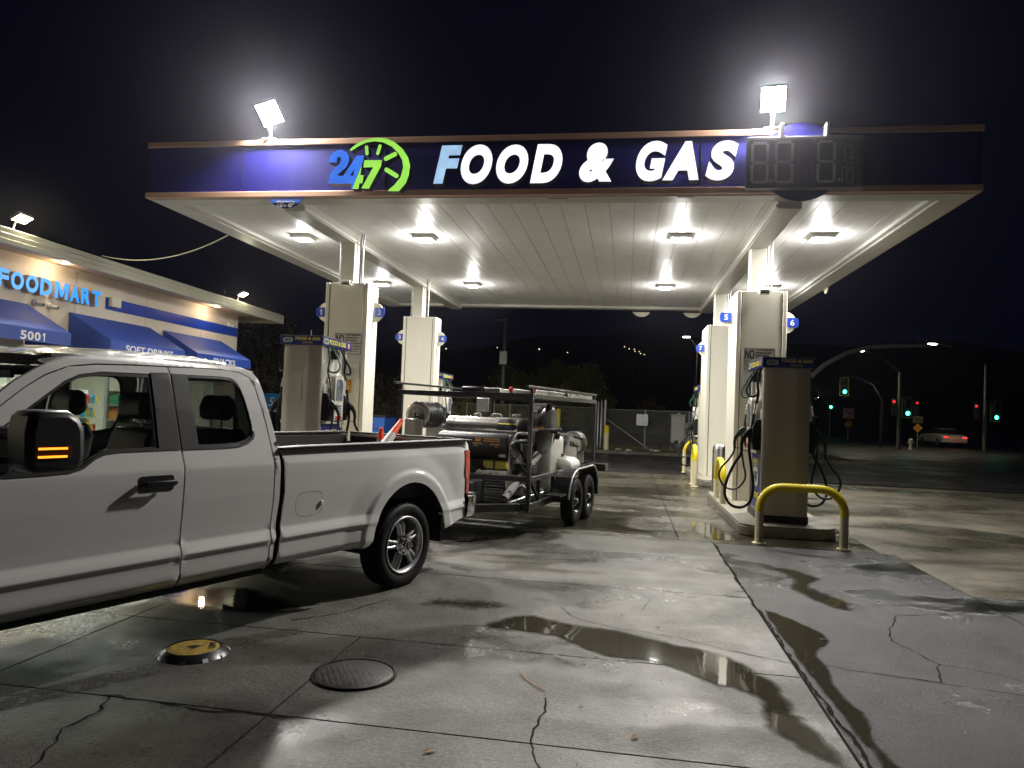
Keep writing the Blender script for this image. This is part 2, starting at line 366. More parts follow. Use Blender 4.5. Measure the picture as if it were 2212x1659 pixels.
# cracks traced across the slabs: thin open lines
def crack(pts, wd=.006, jit=.02, z=.0035, seed=1):
    rnd = random.Random(seed); P = [Vector((x, y, 0)) for x, y in pts]; out = [P[0]]; dr = 0.
    for a, b2 in zip(P[:-1], P[1:]):
        k = max(2, int((b2-a).length/.045)); nrm = Vector((-(b2-a).y, (b2-a).x, 0)).normalized()
        for i in range(1, k+1):
            dr = .78*dr+rnd.uniform(-jit, jit)*.75
            out.append(a.lerp(b2, i/k)+nrm*dr)
    vs = []; 
    for i, p in enumerate(out):
        t = (out[min(i+1, len(out)-1)]-out[max(i-1, 0)]).normalized(); nn = Vector((-t.y, t.x, 0)); ww = wd*rnd.uniform(.25, 1.2)
        vs += [(p+nn*ww)[:2]+(z,), (p-nn*ww)[:2]+(z,)]
    return vs, [(2*i, 2*i+1, 2*i+3, 2*i+2) for i in range(len(out)-1)]
mb = MB(); k = 0
for pts, wd in (([(-2.55,2.7),(-2.6,3.0),(-2.75,3.3),(-2.72,3.55),(-2.82,3.71)], .009), ([(-2.85,3.71),(-2.1,3.66),(-1.7,3.72)], .008), ([(-.25,2.9),(-.3,3.3),(-.42,3.7),(-.4,4.3)], .005),
        ([(-.5,6.3),(-.3,5.95),(-.1,5.86),(.4,5.7),(1.2,5.3)], .004), ([(.0,7.15),(.25,6.8),(.2,6.4)], .003), ([(1.35,5.35),(2.1,5.2),(2.25,5.6),(2.1,6.1),(2.4,6.9),(2.9,7.1)], .006), ([(2.1,5.2),(2.8,5.1),(3.45,4.9)], .006),
        ([(2.25,5.6),(2.6,5.5),(2.85,5.15)], .004), ([(-2.5,5.3),(-2.2,5.6),(-2.0,6.1)], .006), ([(-1.2,8.1),(-.5,8.3),(.3,8.0)], .003)):
    k += 1; vs, fs = crack(pts, wd, seed=k); mb.add(vs, fs)
o = mb.build('crack_lines', G_GAP); o['kind'] = 'structure'
# crumbled edge along the long joint between slabs and the worn patch
mb = MB(); vs, fs = crack([(1.2,10.0),(1.2,8.0),(1.21,6.5),(1.22,5.2),(1.24,4.2),(1.27,3.2),(1.25,1.5)], .014, .016, .003, 5); mb.add(vs, fs)
o = mb.build('broken_joint', G_GAP); o['kind'] = 'structure'

# standing water: irregular thin sheets
def water_mat():
    m = bpy.data.materials.new('water_film'); n, b, L = nodes(m)
    b.inputs['Base Color'].default_value = (.030,.027,.019,1); b.inputs['Roughness'].default_value = .035; b.inputs['Specular IOR Level'].default_value = .5
    nz = n.nodes.new('ShaderNodeTexNoise'); nz.inputs['Scale'].default_value = 7; nz.inputs['Detail'].default_value = 3
    tc = n.nodes.new('ShaderNodeTexCoord'); L.new(tc.outputs['Object'], nz.inputs['Vector'])
    bp = n.nodes.new('ShaderNodeBump'); bp.inputs['Strength'].default_value = .04; bp.inputs['Distance'].default_value = .01; L.new(nz.outputs['Fac'], bp.inputs['Height']); L.new(bp.outputs[0], b.inputs['Normal'])
    # torn, soft rim: the film dissolves into wet concrete near its edge
    at = n.nodes.new('ShaderNodeAttribute'); at.attribute_name = 'rim'; n2 = n.nodes.new('ShaderNodeTexNoise'); n2.inputs['Scale'].default_value = 6; n2.inputs['Detail'].default_value = 9; n2.inputs['Roughness'].default_value = .75
    L.new(tc.outputs['Object'], n2.inputs['Vector'])
    ad = n.nodes.new('ShaderNodeMath'); ad.operation = 'ADD'; L.new(at.outputs['Fac'], ad.inputs[0]); L.new(n2.outputs['Fac'], ad.inputs[1])
    rg = n.nodes.new('ShaderNodeMapRange'); rg.inputs['From Min'].default_value = .84; rg.inputs['From Max'].default_value = 1.30; L.new(ad.outputs[0], rg.inputs['Value'])
    L.new(rg.outputs[0], b.inputs['Alpha']); return m
M['water'] = water_mat()
def puddle(pts, seed, rim=.26):
    rnd = random.Random(seed); P = []
    k = len(pts)
    for i in range(k):
        a = Vector(pts[i]); b2 = Vector(pts[(i+1) % k]); c0 = Vector(pts[i-1]); d0 = Vector(pts[(i+2) % k])
        for j in range(6):
            t = j/6; q = .5*((2*a)+(-c0+b2)*t+(2*c0-5*a+4*b2-d0)*t*t+(-c0+3*a-3*b2+d0)*t**3); P.append(q+Vector((rnd.uniform(-.012,.012), rnd.uniform(-.012,.012))))
    cx = sum(p.x for p in P)/len(P); cy = sum(p.y for p in P)/len(P)
    x0, x1 = min(p.x for p in P), max(p.x for p in P); y0, y1 = min(p.y for p in P), max(p.y for p in P)
    st = max(.035, (x1-x0)/60); grid = []
    def inside(x, y):
        c = False
        for i in range(len(P)):
            a, b2 = P[i], P[i-1]
            if (a.y > y) != (b2.y > y) and x < (b2.x-a.x)*(y-a.y)/(b2.y-a.y)+a.x: c = not c
        return c
    def dist(x, y):
        q = Vector((x, y)); best = 9
        for i in range(len(P)):
            a, b2 = P[i-1], P[i]; d = b2-a; t = max(0, min(1, (q-a).dot(d)/max(d.length_squared, 1e-9))); best = min(best, (q-a-d*t).length)
        return best
    y = y0
    while y < y1:
        x = x0
        while x < x1:
            if inside(x, y) and dist(x, y) > st*.4: grid.append((x, y))
            x += st
        y += st
    nP = len(P); r = delaunay_2d_cdt([Vector(p) for p in P]+[Vector(q) for q in grid], [(i, (i+1) % nP) for i in range(nP)], [], 1, 1e-5)
    vs = [(v.x, v.y, .0045) for v in r[0]]; me = bpy.data.meshes.new('puddle'); me.from_pydata(vs, [], [tuple(f) for f in r[2]])
    at = me.attributes.new('rim', 'FLOAT', 'POINT')
    for i, v in enumerate(r[0]): at.data[i].value = min(1., dist(v.x, v.y)/rim)
    if me.polygons and me.polygons[0].normal.z < 0: me.flip_normals()
    o = bpy.data.objects.new('puddle', me); link(o); me.materials.append(M['water']); o['kind'] = 'structure'; return o
puddle([(-.97,5.85),(-.75,6.05),(-.38,5.9),(.0,5.82),(.30,5.66),(.55,5.56),(.80,5.42),(.97,5.15),(1.08,4.85),(1.10,4.45),(1.19,4.1),(1.19,3.75),(1.0,3.80),(.84,4.02),(.74,4.22),(.76,4.60),(.55,4.72),(.26,5.0),(-.02,5.03),(-.28,5.18),(-.52,5.40),(-.8,5.45),(-1.1,5.55)], 1, .16)
puddle([(1.22,6.78),(1.33,6.72),(1.48,6.5),(1.62,6.15),(1.60,5.85),(1.45,5.6),(1.44,5.2),(1.40,4.9),(1.46,4.5),(1.40,4.1),(1.44,3.75),(1.38,3.4),(1.30,3.1),(1.27,3.9),(1.25,4.7),(1.23,5.3),(1.22,6.0)], 2, .07)
puddle([(-1.7,6.4),(-1.1,6.5),(-.6,6.2),(-1.2,5.8),(-1.9,5.9)], 13, .5)
puddle([(2.3,4.9),(3.0,4.5),(3.3,4.0),(2.9,4.0),(2.5,4.4)], 15, .4)
puddle([(1.0,11.9),(1.35,12.0),(1.55,11.6),(1.6,11.0),(1.75,10.6),(1.7,10.25),(1.3,10.15),(1.0,10.5),(.92,11.2)], 3)
puddle([(1.5,8.8),(1.95,8.7),(2.2,8.2),(2.0,7.8),(2.2,7.3),(2.1,6.8),(1.8,7.0),(1.6,7.7),(1.7,8.2)], 7, .22)
puddle([(-2.9,6.0),(-2.4,5.6),(-2.8,5.3),(-3.6,5.3),(-4.0,5.8),(-3.4,6.2)], 9)

# tyre tracks pressed in damp dirt
trk = mat('track_dirt', (.035,.030,.022), .8, var=.4, vs=20)
def track(a, b2, wd, seed):
    rnd = random.Random(seed); a, b2 = Vector(a), Vector(b2); d = (b2-a); L_ = d.length; d.normalize(); nn = Vector((-d.y, d.x)); mb = MB(); s = 0
    while s < L_:
        for k in range(5):
            if rnd.random() < .22: continue
            o = (k-2)*wd/5; c = a+d*(s+(.012 if k % 2 else 0))+nn*o; e1 = d*.010; e2 = nn*wd/5*.42+d*.012*(1 if k % 2 else -1)
            mb.add([tuple(c-e1-e2)+(.0034,), tuple(c+e1-e2)+(.0034,), tuple(c+e1+e2)+(.0034,), tuple(c-e1+e2)+(.0034,)], [(0,1,2,3)])
        s += .030
    o = mb.build('tyre_track', trk); o['kind'] = 'structure'
track((-3.32,3.42), (-2.82,4.18), .20, 1); track((-2.66,4.72), (-2.32,5.1), .16, 2)
# small litter and leaves on the slabs
rnd = random.Random(21)
leafm = mat('dead_leaf', (.20,.13,.05), .8, var=.4, vs=30)
for i, (x, y) in enumerate([(.02,6.2),(-.35,4.95),(-.42,5.02),(-.85,5.55),(.3,5.9),(1.55,5.95),(-.2,4.2),(.6,3.55),(1.9,4.4),(2.4,5.0),(-1.1,6.1),(2.9,4.1),(-2.2,3.2),(1.3,9.3),(.1,3.9),(-.9,3.5)]):
    mb = MB(); a = rnd.uniform(0, 6.28); s = rnd.uniform(.012, .028)
    u = Vector((math.cos(a), math.sin(a), 0)); v = Vector((-u.y, u.x, 0)); c = Vector((x, y, .006))
    mb.add([c-u*s*1.6, c-v*s*.6+Vector((0,0,.008)), c+u*s*1.5+Vector((0,0,.004)), c+v*s*.7+Vector((0,0,.01)), c+Vector((0,0,.003))], [(0,1,4),(1,2,4),(2,3,4),(3,0,4)])
    o = mb.build('fallen_leaf', leafm); tag(o, 'tiny curled brown leaf lying on the wet forecourt', 'leaf', 'fallen leaves on the forecourt')
mb = MB(); mb.tube([(-.62,4.66,.008),(-.58,4.58,.012),(-.55,4.53,.006),(-.48,4.44,.01),(-.43,4.40,.006)], .0035, 6)
tag(mb.build('twig', mat('twig', (.35,.2,.08), .7)), 'thin bent orange-brown twig lying on the concrete', 'twig')

# manholes
t = thing('manhole_cover', 'round raised yellow fuel tank lid in the concrete beside the pickup', 'manhole cover', (-2.77,4.45,0), .5)
ylid = mat('yellow_lid', (.30,.20,.015), .6, var=.45, vs=22, bump=1., bs=90, dirt=.85, dcol=(.03,.025,.015))
mb = MB(); mb.lathe([(.0,.040),(.155,.040),(.165,.036)], n=48); mb.build('lid', ylid, t)
mb = MB(); mb.lathe([(.166,.044),(.19,.030),(.212,.010),(.220,.002)], n=48); mb.build('rim', M['black_paint'], t)
mb = MB()
for i in range(20):
    a = 2*math.pi*i/20; r0, r1 = .212, .228
    if i % 2 == 0: mb.add([(r0*math.cos(a), r0*math.sin(a), .024),(r1*math.cos(a), r1*math.sin(a), .003),(r1*math.cos(a+.16), r1*math.sin(a+.16), .003),(r0*math.cos(a+.16), r0*math.sin(a+.16), .024)], [(0,1,2,3)])
build_each(mb, 'painted_mark', M['cone_band'], t)
mb = MB(); mb.prism([(-.045,0),(0,.02),(.045,0),(0,-.02)], .046, .050, 'xy'); mb.build('keyhole', M['ink'], t)
txt('OPW', -.055, .055, -.02, .02, 0, M['ink'], t, bold=.03, frame=frame_on((.115,.0,.0485),(0,1,0),(-1,0,0)), depth=.002)
t = thing('manhole_cover', 'round grey treadplate lid set flush between the cracks', 'manhole cover', (-1.62,4.36,0), -.25)
MB().lathe([(0,.012),(.235,.012),(.24,.008)], n=64).build('lid', mat('treadplate', (.14,.135,.13), .38, .6, var=.3, vs=10, dirt=.4, dcol=(.03,.03,.025)), t)
MB().lathe([(.243,.006),(.243,.016),(.256,.014),(.262,.003)], n=64).build('rim', M['black_paint'], t)
mb = MB()
for i in range(-9, 10):
    for j in range(-9, 10):
        x, y = i*.025, j*.025
        if x*x+y*y > .05: continue
        a = math.radians(45 if (i+j) % 2 else -45); u = Vector((math.cos(a), math.sin(a), 0)); v = Vector((-u.y, u.x, 0)); c = Vector((x, y, .0115))
        mb.add([c-u*.0095, c-v*.0035, c+u*.0095, c+v*.0035, c+Vector((0,0,.0045))], [(0,1,4),(1,2,4),(2,3,4),(3,0,4)])
mb.build('raised_tread', M['steel'], t)

# ================================================================== CANOPY
X0, X1, Y0, Y1, ZB, ZT = -8.05, 4.79, 10.88, 23.3, 4.98, 5.92
cn = thing('canopy', 'long flat petrol station canopy with blue fascia between orange trims', 'canopy')
mb = MB(); mb.box(X0+.03, X1-.03, Y0, Y0+.06, ZB+.09, ZT-.09); mb.box(X0, X0+.06, Y0, Y1, ZB+.09, ZT-.09); mb.box(X1-.06, X1, Y0, Y1, ZB+.09, ZT-.09); mb.box(X0+.03, X1-.03, Y1-.06, Y1, ZB+.09, ZT-.09)
mb.build('fascia', M['blue_panel'], cn)
for nm, za, zb in (('bottom_trim', ZB, ZB+.09), ('top_trim', ZT-.09, ZT)):
    mb = MB(); d = .025
    mb.box(X0-d, X1+d, Y0-d, Y0+.07, za, zb); mb.box(X0-d, X0+.07, Y0+.07, Y1, za, zb); mb.box(X1-.07, X1+d, Y0+.07, Y1, za, zb); mb.box(X0-d, X1+d, Y1, Y1+d, za, zb)
    mb.build(nm, M['orange_trim'], cn, .006)
mb = MB(); x = X0+1.7
while x < X1-.5: mb.box(x-.003, x+.003, Y0-.004, Y0, ZB+.09, ZT-.09); x += 2.44
mb.build('fascia_joints', M['seam'], cn)
mb = MB(); 
mb.box(X0+.02, X1-.02, Y0+.07, Y0+.40, ZB-.015, ZB+.07); mb.box(X0+.02, X0+.38, Y0+.40, Y1-.38, ZB-.015, ZB+.07); mb.box(X1-.38, X1-.02, Y0+.40, Y1-.38, ZB-.015, ZB+.07); mb.box(X0+.02, X1-.02, Y1-.38, Y1, ZB-.015, ZB+.07)
mb.build('gutter', M['steel_white'], cn, .006)
mb = MB(); mb.box(X0+.381, X0+.47, Y0+.41, Y1-.39, ZB+.02, ZB+.14); mb.box(X1-.47, X1-.381, Y0+.41, Y1-.39, ZB+.02, ZB+.14); build_each(mb, 'inner_trim', M['white_paint'], cn, .004)
# soffit of long pans with real grooves
mb = MB(); x = X0+.38; zs = 5.06; i = 0
while x < X1-.40:
    xe = min(x+.405, X1-.38)
    prof = [(x, zs+.012), (x+.004, zs+.012), (x+.006, zs), (x+.1, zs-.0015), (x+.2, zs+.001), (x+.3, zs-.0015), (xe-.005, zs), (xe-.004, zs+.012)]
    n = len(prof); vs = [(a, Y0+.38, z) for a, z in prof]+[(a, (Y0+Y1)/2, z-.003*(i % 2)) for a, z in prof]+[(a, Y1-.38, z) for a, z in prof]
    mb.add(vs, [(r*n+q, r*n+q+1, (r+1)*n+q+1, (r+1)*n+q) for r in range(2) for q in range(n-1)], False)
    x += .405; i += 1
mb.build('soffit', M['soffit'], cn, auto=False)
mb = MB(); mb.box(X0+.1, X1-.1, Y0+.07, Y1-.07, 5.11, 5.14); mb.build('roof_deck', M['seam'], cn)
for bx in (-5.62, 2.33):
    mb = MB(); mb.box(bx-.17, bx+.17, Y0+.40, Y1-.38, 4.86, 5.062); mb.build('beam', M['steel_white'], cn, .006)
    mb = MB(); mb.box(bx+.172 if bx < 0 else bx-.202, bx+.202 if bx < 0 else bx-.172, Y0+.40, Y1-.38, 4.88, 4.93); mb.build('beam_trim', M['white_paint'], cn)
# rust stains under the front edge
stain = mat('rust_stain', (.35,.10,.04), .6, var=.3, vs=20)
for x0, x1 in ((-1.3,-1.0),(.65,.9)): box('rust_patch', x0, x1, Y0+.12, Y0+.15, ZB-.019, ZB-.0155, stain, cn)

# round emblem plates behind fascia edge
def plate_disc(cx, cz, r, label):
    o = plate('round_plate', circ(cx, cz, r, 48), Y0-.034, Y0-.028, M['blue_panel']); return tag(o, label, 'sign plate')
plate_disc(2.38, 5.42, .575, 'round blue plate on the fascia behind the dark price board')
# scallop plates seen from behind on far and side edges
for (x, y, ax, lab) in ((.37,Y1+.05,'x','pale half-round plate below the far canopy edge, left of the other'),(1.95,Y1+.05,'x','pale half-round plate below the far canopy edge, close to the right beam'),(X1+.04,19.0,'y','pale half-round plate on the right-hand canopy edge')):
    pts = [(a, b) for a, b in circ(0, 5.14, .33, 20, 212, 328)]
    if ax == 'x': o = MB().prism([(x+a, b-.04) for a, b in pts], y, y+.02, 'xz').build('round_plate', M['cream'])
    else: o = MB().prism([(y+a*.8, b+.06) for a, b in pts], x, x+.02, 'yz').build('round_plate', M['cream'])
    tag(o, lab, 'sign plate')
# clearance plate
t = thing('clearance_sign', 'half-round blue clearance plate hanging under the fascia', 'sign', (0,0,0))
pts = circ(-5.54, 5.12, .345, 30, 214, 326)
plate('sign_plate', pts, Y0-.06, Y0-.045, M['sign_blue'], t)
plate('light_band', [(-5.822,4.918),(-5.258,4.918),(-5.30,4.868),(-5.78,4.868)], Y0-.064, Y0-.0605, mat('light_blue', (.05,.16,.6), .4), t)
txt('clearance', -5.70, -5.38, 4.873, 4.906, Y0-.065, M['white_paint'], t, bold=.02)
txt('1', -5.685, -5.650, 4.795, 4.862, Y0-.062, M['white_paint'], t); txt("5'- 0\"", -5.645, -5.39, 4.795, 4.862, Y0-.062, M['white_paint'], t, bold=.035)

# ------------------------------------------------------------------ illuminated letters
can = mat('letter_can', (.03,.03,.05), .5)
def lit(name, col, s, dim):
    m = bpy.data.materials.new(name); n, b, L = nodes(m); nz = n.nodes.new('ShaderNodeTexNoise'); nz.inputs['Scale'].default_value = 4
    tc = n.nodes.new('ShaderNodeTexCoord'); L.new(tc.outputs['Object'], nz.inputs['Vector'])
    r = n.nodes.new('ShaderNodeMapRange'); r.inputs['From Min'].default_value = .35; r.inputs['From Max'].default_value = .65; r.inputs['To Min'].default_value = s*(1-dim); r.inputs['To Max'].default_value = s*(1+dim)
    L.new(nz.outputs['Fac'], r.inputs['Value']); b.inputs['Base Color'].default_value = (*[c*.5 for c in col], 1); b.inputs['Emission Color'].default_value = (*col, 1); L.new(r.outputs[0], b.inputs['Emission Strength']); b.inputs['Roughness'].default_value = .3; return m
E_W = lit('letter_white', (.93,.93,1), 1.25, .16); E_F = lit('letter_pale_blue', (.42,.66,.95), .85, .15)
E_B = lit('logo_blue', (.045,.19,.86), .95, .12); E_G = lit('logo_green', (.36,.84,.10), .95, .10)
YF = 10.68
for ch, a, b_, c, d in [('F',-3.062,5.101,-2.61,5.709),('O',-2.637,5.087,-2.133,5.713),('O',-2.087,5.09,-1.581,5.702),('D',-1.558,5.093,-1.063,5.7),('&',-.821,5.098,-.298,5.706),('G',.011,5.101,.474,5.716),('A',.399,5.113,.934,5.702),('S',1.011,5.102,1.486,5.703)]:
    lab = {'F':'pale blue lit letter F, first on the fascia','D':'white lit letter D before the ampersand','&':'white lit ampersand on the fascia','G':'white lit letter G after the ampersand','A':'white lit letter A between G and S','S':'white lit letter S beside the dark price board'}.get(ch)
    if ch == 'O': lab = 'white lit letter O next to the pale blue F' if a < -2.3 else 'white lit letter O next to the D'
    t = thing('illuminated_letter', lab, 'letter sign', group='lit channel letters on the fascia')
    txt(ch, a, c, b_, d, YF+.15, can, t, 'letter_can', bold=.064, shear=.22, depth=.147)
    txt(ch, a+.008, c-.008, b_+.008, d-.008, YF+.003, E_F if ch == 'F' else E_W, t, 'letter_face', bold=.060, shear=.22, depth=.006)
LB = [(-4.777,5.469),(-4.645,5.467),(-4.643,5.521),(-4.625,5.552),(-4.597,5.555),(-4.577,5.529),(-4.575,5.484),(-4.601,5.43),(-4.7,5.351),(-4.744,5.279),(-4.761,5.162),(-4.76,5.13),(-4.38,5.126),(-4.383,5.043),(-4.367,5.043),(-4.227,5.425),(-4.206,5.478),(-4.196,5.566),(-4.313,5.568),(-4.522,5.251),(-4.625,5.252),(-4.594,5.291),(-4.477,5.392),(-4.439,5.482),(-4.44,5.554),(-4.488,5.627),(-4.565,5.664),(-4.649,5.657),(-4.723,5.613),(-4.762,5.55)]
LH = [(-4.34,5.368),(-4.409,5.252),(-4.353,5.251)]
L4 = [(-4.224,5.414),(-4.242,5.259),(-4.186,5.254),(-4.203,5.129),(-4.25,5.129),(-4.264,5.04),(-4.363,5.041)]
L7 = [(-4.184,5.494),(-3.899,5.489),(-3.907,5.402),(-4.088,5.043),(-4.213,5.048),(-4.035,5.381),(-4.197,5.379)]
LA = [(-4.434,5.662),(-4.398,5.702),(-4.308,5.767),(-4.171,5.823),(-3.987,5.846),(-3.848,5.83),(-3.708,5.773),(-3.565,5.655),(-3.478,5.529),(-3.437,5.395),(-3.455,5.236),(-3.496,5.121),(-3.599,4.998),(-3.769,4.999),(-3.774,5.017),(-3.677,5.096),(-3.582,5.219),(-3.548,5.37),(-3.567,5.486),(-3.636,5.594),(-3.75,5.703),(-3.892,5.772),(-4.031,5.791),(-4.169,5.774),(-4.288,5.722),(-4.378,5.665),(-4.414,5.643)]
def shape(mb, pts, holes, y0, y1):
    n = len(pts); vs = [Vector(p) for p in pts]; ed = [(i, (i+1) % n) for i in range(n)]
    for h in holes:
        k = len(vs); vs += [Vector(p) for p in h]; ed += [(k+i, k+(i+1) % len(h)) for i in range(len(h))]
    r = delaunay_2d_cdt(vs, ed, [], 1, 1e-6)
    def ins(p, poly):
        c = False
        for i in range(len(poly)):
            a, b = poly[i], poly[i-1]
            if (a[1] > p[1]) != (b[1] > p[1]) and p[0] < (b[0]-a[0])*(p[1]-a[1])/(b[1]-a[1])+a[0]: c = not c
        return c
    V = [(v.x, y0, v.y) for v in r[0]]; fs = []
    for f in r[2]:
        c = [sum(r[0][i][k] for i in f)/len(f) for k in (0,1)]
        if ins(c, pts) and not any(ins(c, h) for h in holes): fs.append(tuple(f))
    mb.add(V, fs)
    for loop in [pts]+list(holes):
        m = len(loop); mb.add([(a, y0, b) for a, b in loop]+[(a, y1, b) for a, b in loop], [(i, (i+1) % m, m+(i+1) % m, m+i) for i in range(m)])
    return mb
def capsule(a, b, r):
    a = Vector(a); b = Vector(b); an = math.degrees(math.atan2((b-a).y, (b-a).x))
    return circ(b.x, b.y, r, 8, an-90, an+90)+circ(a.x, a.y, r, 8, an+90, an+270)
t = thing('illuminated_logo', 'lit blue and green 247 emblem inside a green clock arc', 'logo sign')
for nm, pts, hol, e in (('digit_two_four', LB, [LH], E_B), ('digit_four_foot', L4, [], E_G), ('digit_seven', L7, [], E_G), ('clock_arc', LA, [], E_G)):
    c = shape(MB(), pts, hol, YF+.004, YF+.15).build(nm, can, t)
    shape(MB(), pts, hol, YF, YF+.003).build('lit_face', e, c)
for (a, b), r in zip([((-4.161,5.702),(-4.147,5.598)),((-3.94,5.715),(-3.971,5.6)),((-3.69,5.581),(-3.834,5.512)),((-3.816,5.338),(-3.651,5.238))], (.027,.027,.036,.036)):
    c = MB().prism(capsule(a, b, r), YF+.004, YF+.15).build('clock_tick', can, t)
    MB().prism(capsule(a, b, r-.001), YF, YF+.003).build('lit_face', E_G, c)

# ------------------------------------------------------------------ price board
t = thing('price_board', 'unlit dark LED price board hung on the fascia', 'price sign')
pb = mat('board_frame', (.20,.195,.20), .5, var=.15, dirt=.2, dcol=(.1,.1,.1)); pf = mat('board_face', (.12,.115,.12), .3, var=.3, vs=5, streak=True)
PX0, PX1, PZ0, PZ1 = 1.60, 3.20, 5.00, 5.745
MB().box(PX0, PX1, 10.70, 10.84, PZ0, PZ1).build('housing', pb, t, .006)
for a, b in ((PX0+.04, PX0+.87), (PX0+.93, PX1-.03)): box('display', a, b, 10.688, 10.6985, PZ0+.04, PZ1-.05, pf, t)
led = mat('led_dot', (.9,.88,.88), .3); mb = MB()
def dot(x, z): mb.add([(x-.0052,10.683,z-.0065),(x+.0052,10.683,z-.0065),(x+.0052,10.683,z+.0065),(x-.0052,10.683,z+.0065)], [(0,1,2,3)])
def seg_digit(x0, x1, z0, z1, th=.04, rows=3, stp=.02):
    zm = (z0+z1)/2
    for za in (z0, zm-th/2, z1-th):
        x = x0+.035
        while x < x1-.03:
            for r in range(rows): dot(x, za+th*(r+.5)/rows)
            x += stp
    for xa in (x0, x1-th):
        for (a, b) in ((z0+.03, zm-.02), (zm+.02, z1-.03)):
            z = a
            while z < b:
                for r in range(rows+1): dot(xa+th*(r+.5)/(rows+1), z)
                z += stp
seg_digit(PX0+.05, PX0+.30, PZ0+.06, PZ1-.08); seg_digit(PX0+.38, PX0+.64, PZ0+.06, PZ1-.07); seg_digit(PX0+.95, PX0+1.21, PZ0+.06, PZ1-.07)
for cx, cz in ((PX0+.335, PZ0+.09), (PX0+1.26, PZ0+.10)):
    for i in range(8): dot(cx+.015*math.cos(i*.785), cz+.018*math.sin(i*.785))
    dot(cx, cz)
for pts in ([(1.33,.36),(1.33,.56),(1.35,.60),(1.40,.60),(1.42,.57),(1.42,.42),(1.34,.42)], [(1.42,.42),(1.42,.33),(1.34,.33)], [(1.29,.28),(1.46,.28)], [(1.30,.06),(1.30,.25)], [(1.36,.06),(1.36,.24),(1.44,.24),(1.44,.06),(1.37,.06)]):
    for (a, b), (c, d) in zip(pts[:-1], pts[1:]):
        L_ = math.hypot(c-a, d-b); k = max(1, int(L_/.018))
        for i in range(k): dot(PX0+a+(c-a)*i/k, PZ0+b+(d-b)*i/k)
mb.build('led_segments', led, t)
for x in (2.08, 2.70): MB().box(x-.025, x+.025, 10.70, 10.90, PZ1-.01, ZT+.02).build('hanger_bracket', M['galv'], t, .004)

# ------------------------------------------------------------------ floodlights on the fascia top
E_FL = emis('flood_emitter', (1,.96,.90), 60)
def flood(x, tilt, yaw, lab, roll=0.):
    t = thing('floodlight', lab, 'floodlight', (x, Y0+.02, ZT), yaw, 'floodlights on top of the canopy')
    MB().box(-.11,.11,-.05,.05,0,.03).build('base_bracket', M['galv'], t, .005)
    mb = MB(); mb.cyl((0,0,.03),(0,0,.16),.028,12); mb.bar((.0,-.01,.13),(.0,-.09,.19),.05,.06); mb.build('swivel_arm', M['galv'], t, .003)
    h = bpy.data.objects.new('head', None)
    c = Vector((0,-.13,.40)); nrm = Vector((0,-math.cos(tilt),-math.sin(tilt))); up = Vector((0,-math.sin(tilt),math.cos(tilt)))*1
    up = Vector((0, -math.sin(tilt), math.cos(tilt))) if False else Vector((1,0,0)).cross(nrm)*-1
    if up.z < 0: up = -up
    rl = Matrix.Rotation(roll, 3, nrm); ux = rl @ Vector((1,0,0)); up = rl @ up
    MB().obox(c+nrm*-.03, ux*.185, up*.19, nrm*.03).build('housing', M['black_paint'], t, .01)
    MB().obox(c+nrm*.004, ux*.165, up*.17, nrm*.003).build('emitter_panel', E_FL, t)
    area('flood_lamp', t, c+nrm*.02, nrm, .27, .36, P_FLOOD, (1,.95,.90), 170)
flood(-5.90, math.radians(38), math.radians(14), 'blazing floodlight tilted sideways above the left part of the fascia', math.radians(20))
flood(1.97, math.radians(33), math.radians(-6), 'blazing upright floodlight above the dark price board')

# ------------------------------------------------------------------ canopy downlights
E_CN = emis('canopy_lens', (1,.97,.90), 26)
first = None
names = {(-6.65,13.82):'downlight at the front left, outside the left beam',(-4.09,13.84):'front downlight just right of the left beam',(.9,13.79):'front downlight just left of the right beam',(3.4,13.77):'downlight at the front right, outside the right beam',
         (-6.8,19.12):'rear downlight outside the left beam, behind pillar one-two',(-4.26,19.2):'rear downlight just right of the left beam',(.9,19.16):'rear downlight just left of the right beam',(3.53,19.1):'rear downlight outside the right beam, near its pillar'}
for (x, y), lab in names.items():
    lab = 'square white canopy '+lab
    if first is None:
        t = first = thing('canopy_light', lab, 'ceiling light', (x, y, 5.058), 0, 'downlights under the canopy')
        MB().box(-.2,.2,-.2,.2,-.075,0).build('housing', M['white_paint'], t, .012)
        MB().box(-.13,.13,-.13,.13,-.098,-.0765).build('lens', E_CN, t, .01)
    else: t = copytree(first, loc=(x, y, 5.058), label=lab)
    area('downlight_lamp', t, (0,0,-.11), (0,0,-1), .24, .24, P_CANOPY, (1,.965,.89), 180)
    point('lens_glow', t, (0,0,-.22), P_CANOPY*.21, (1,.97,.92), .10)

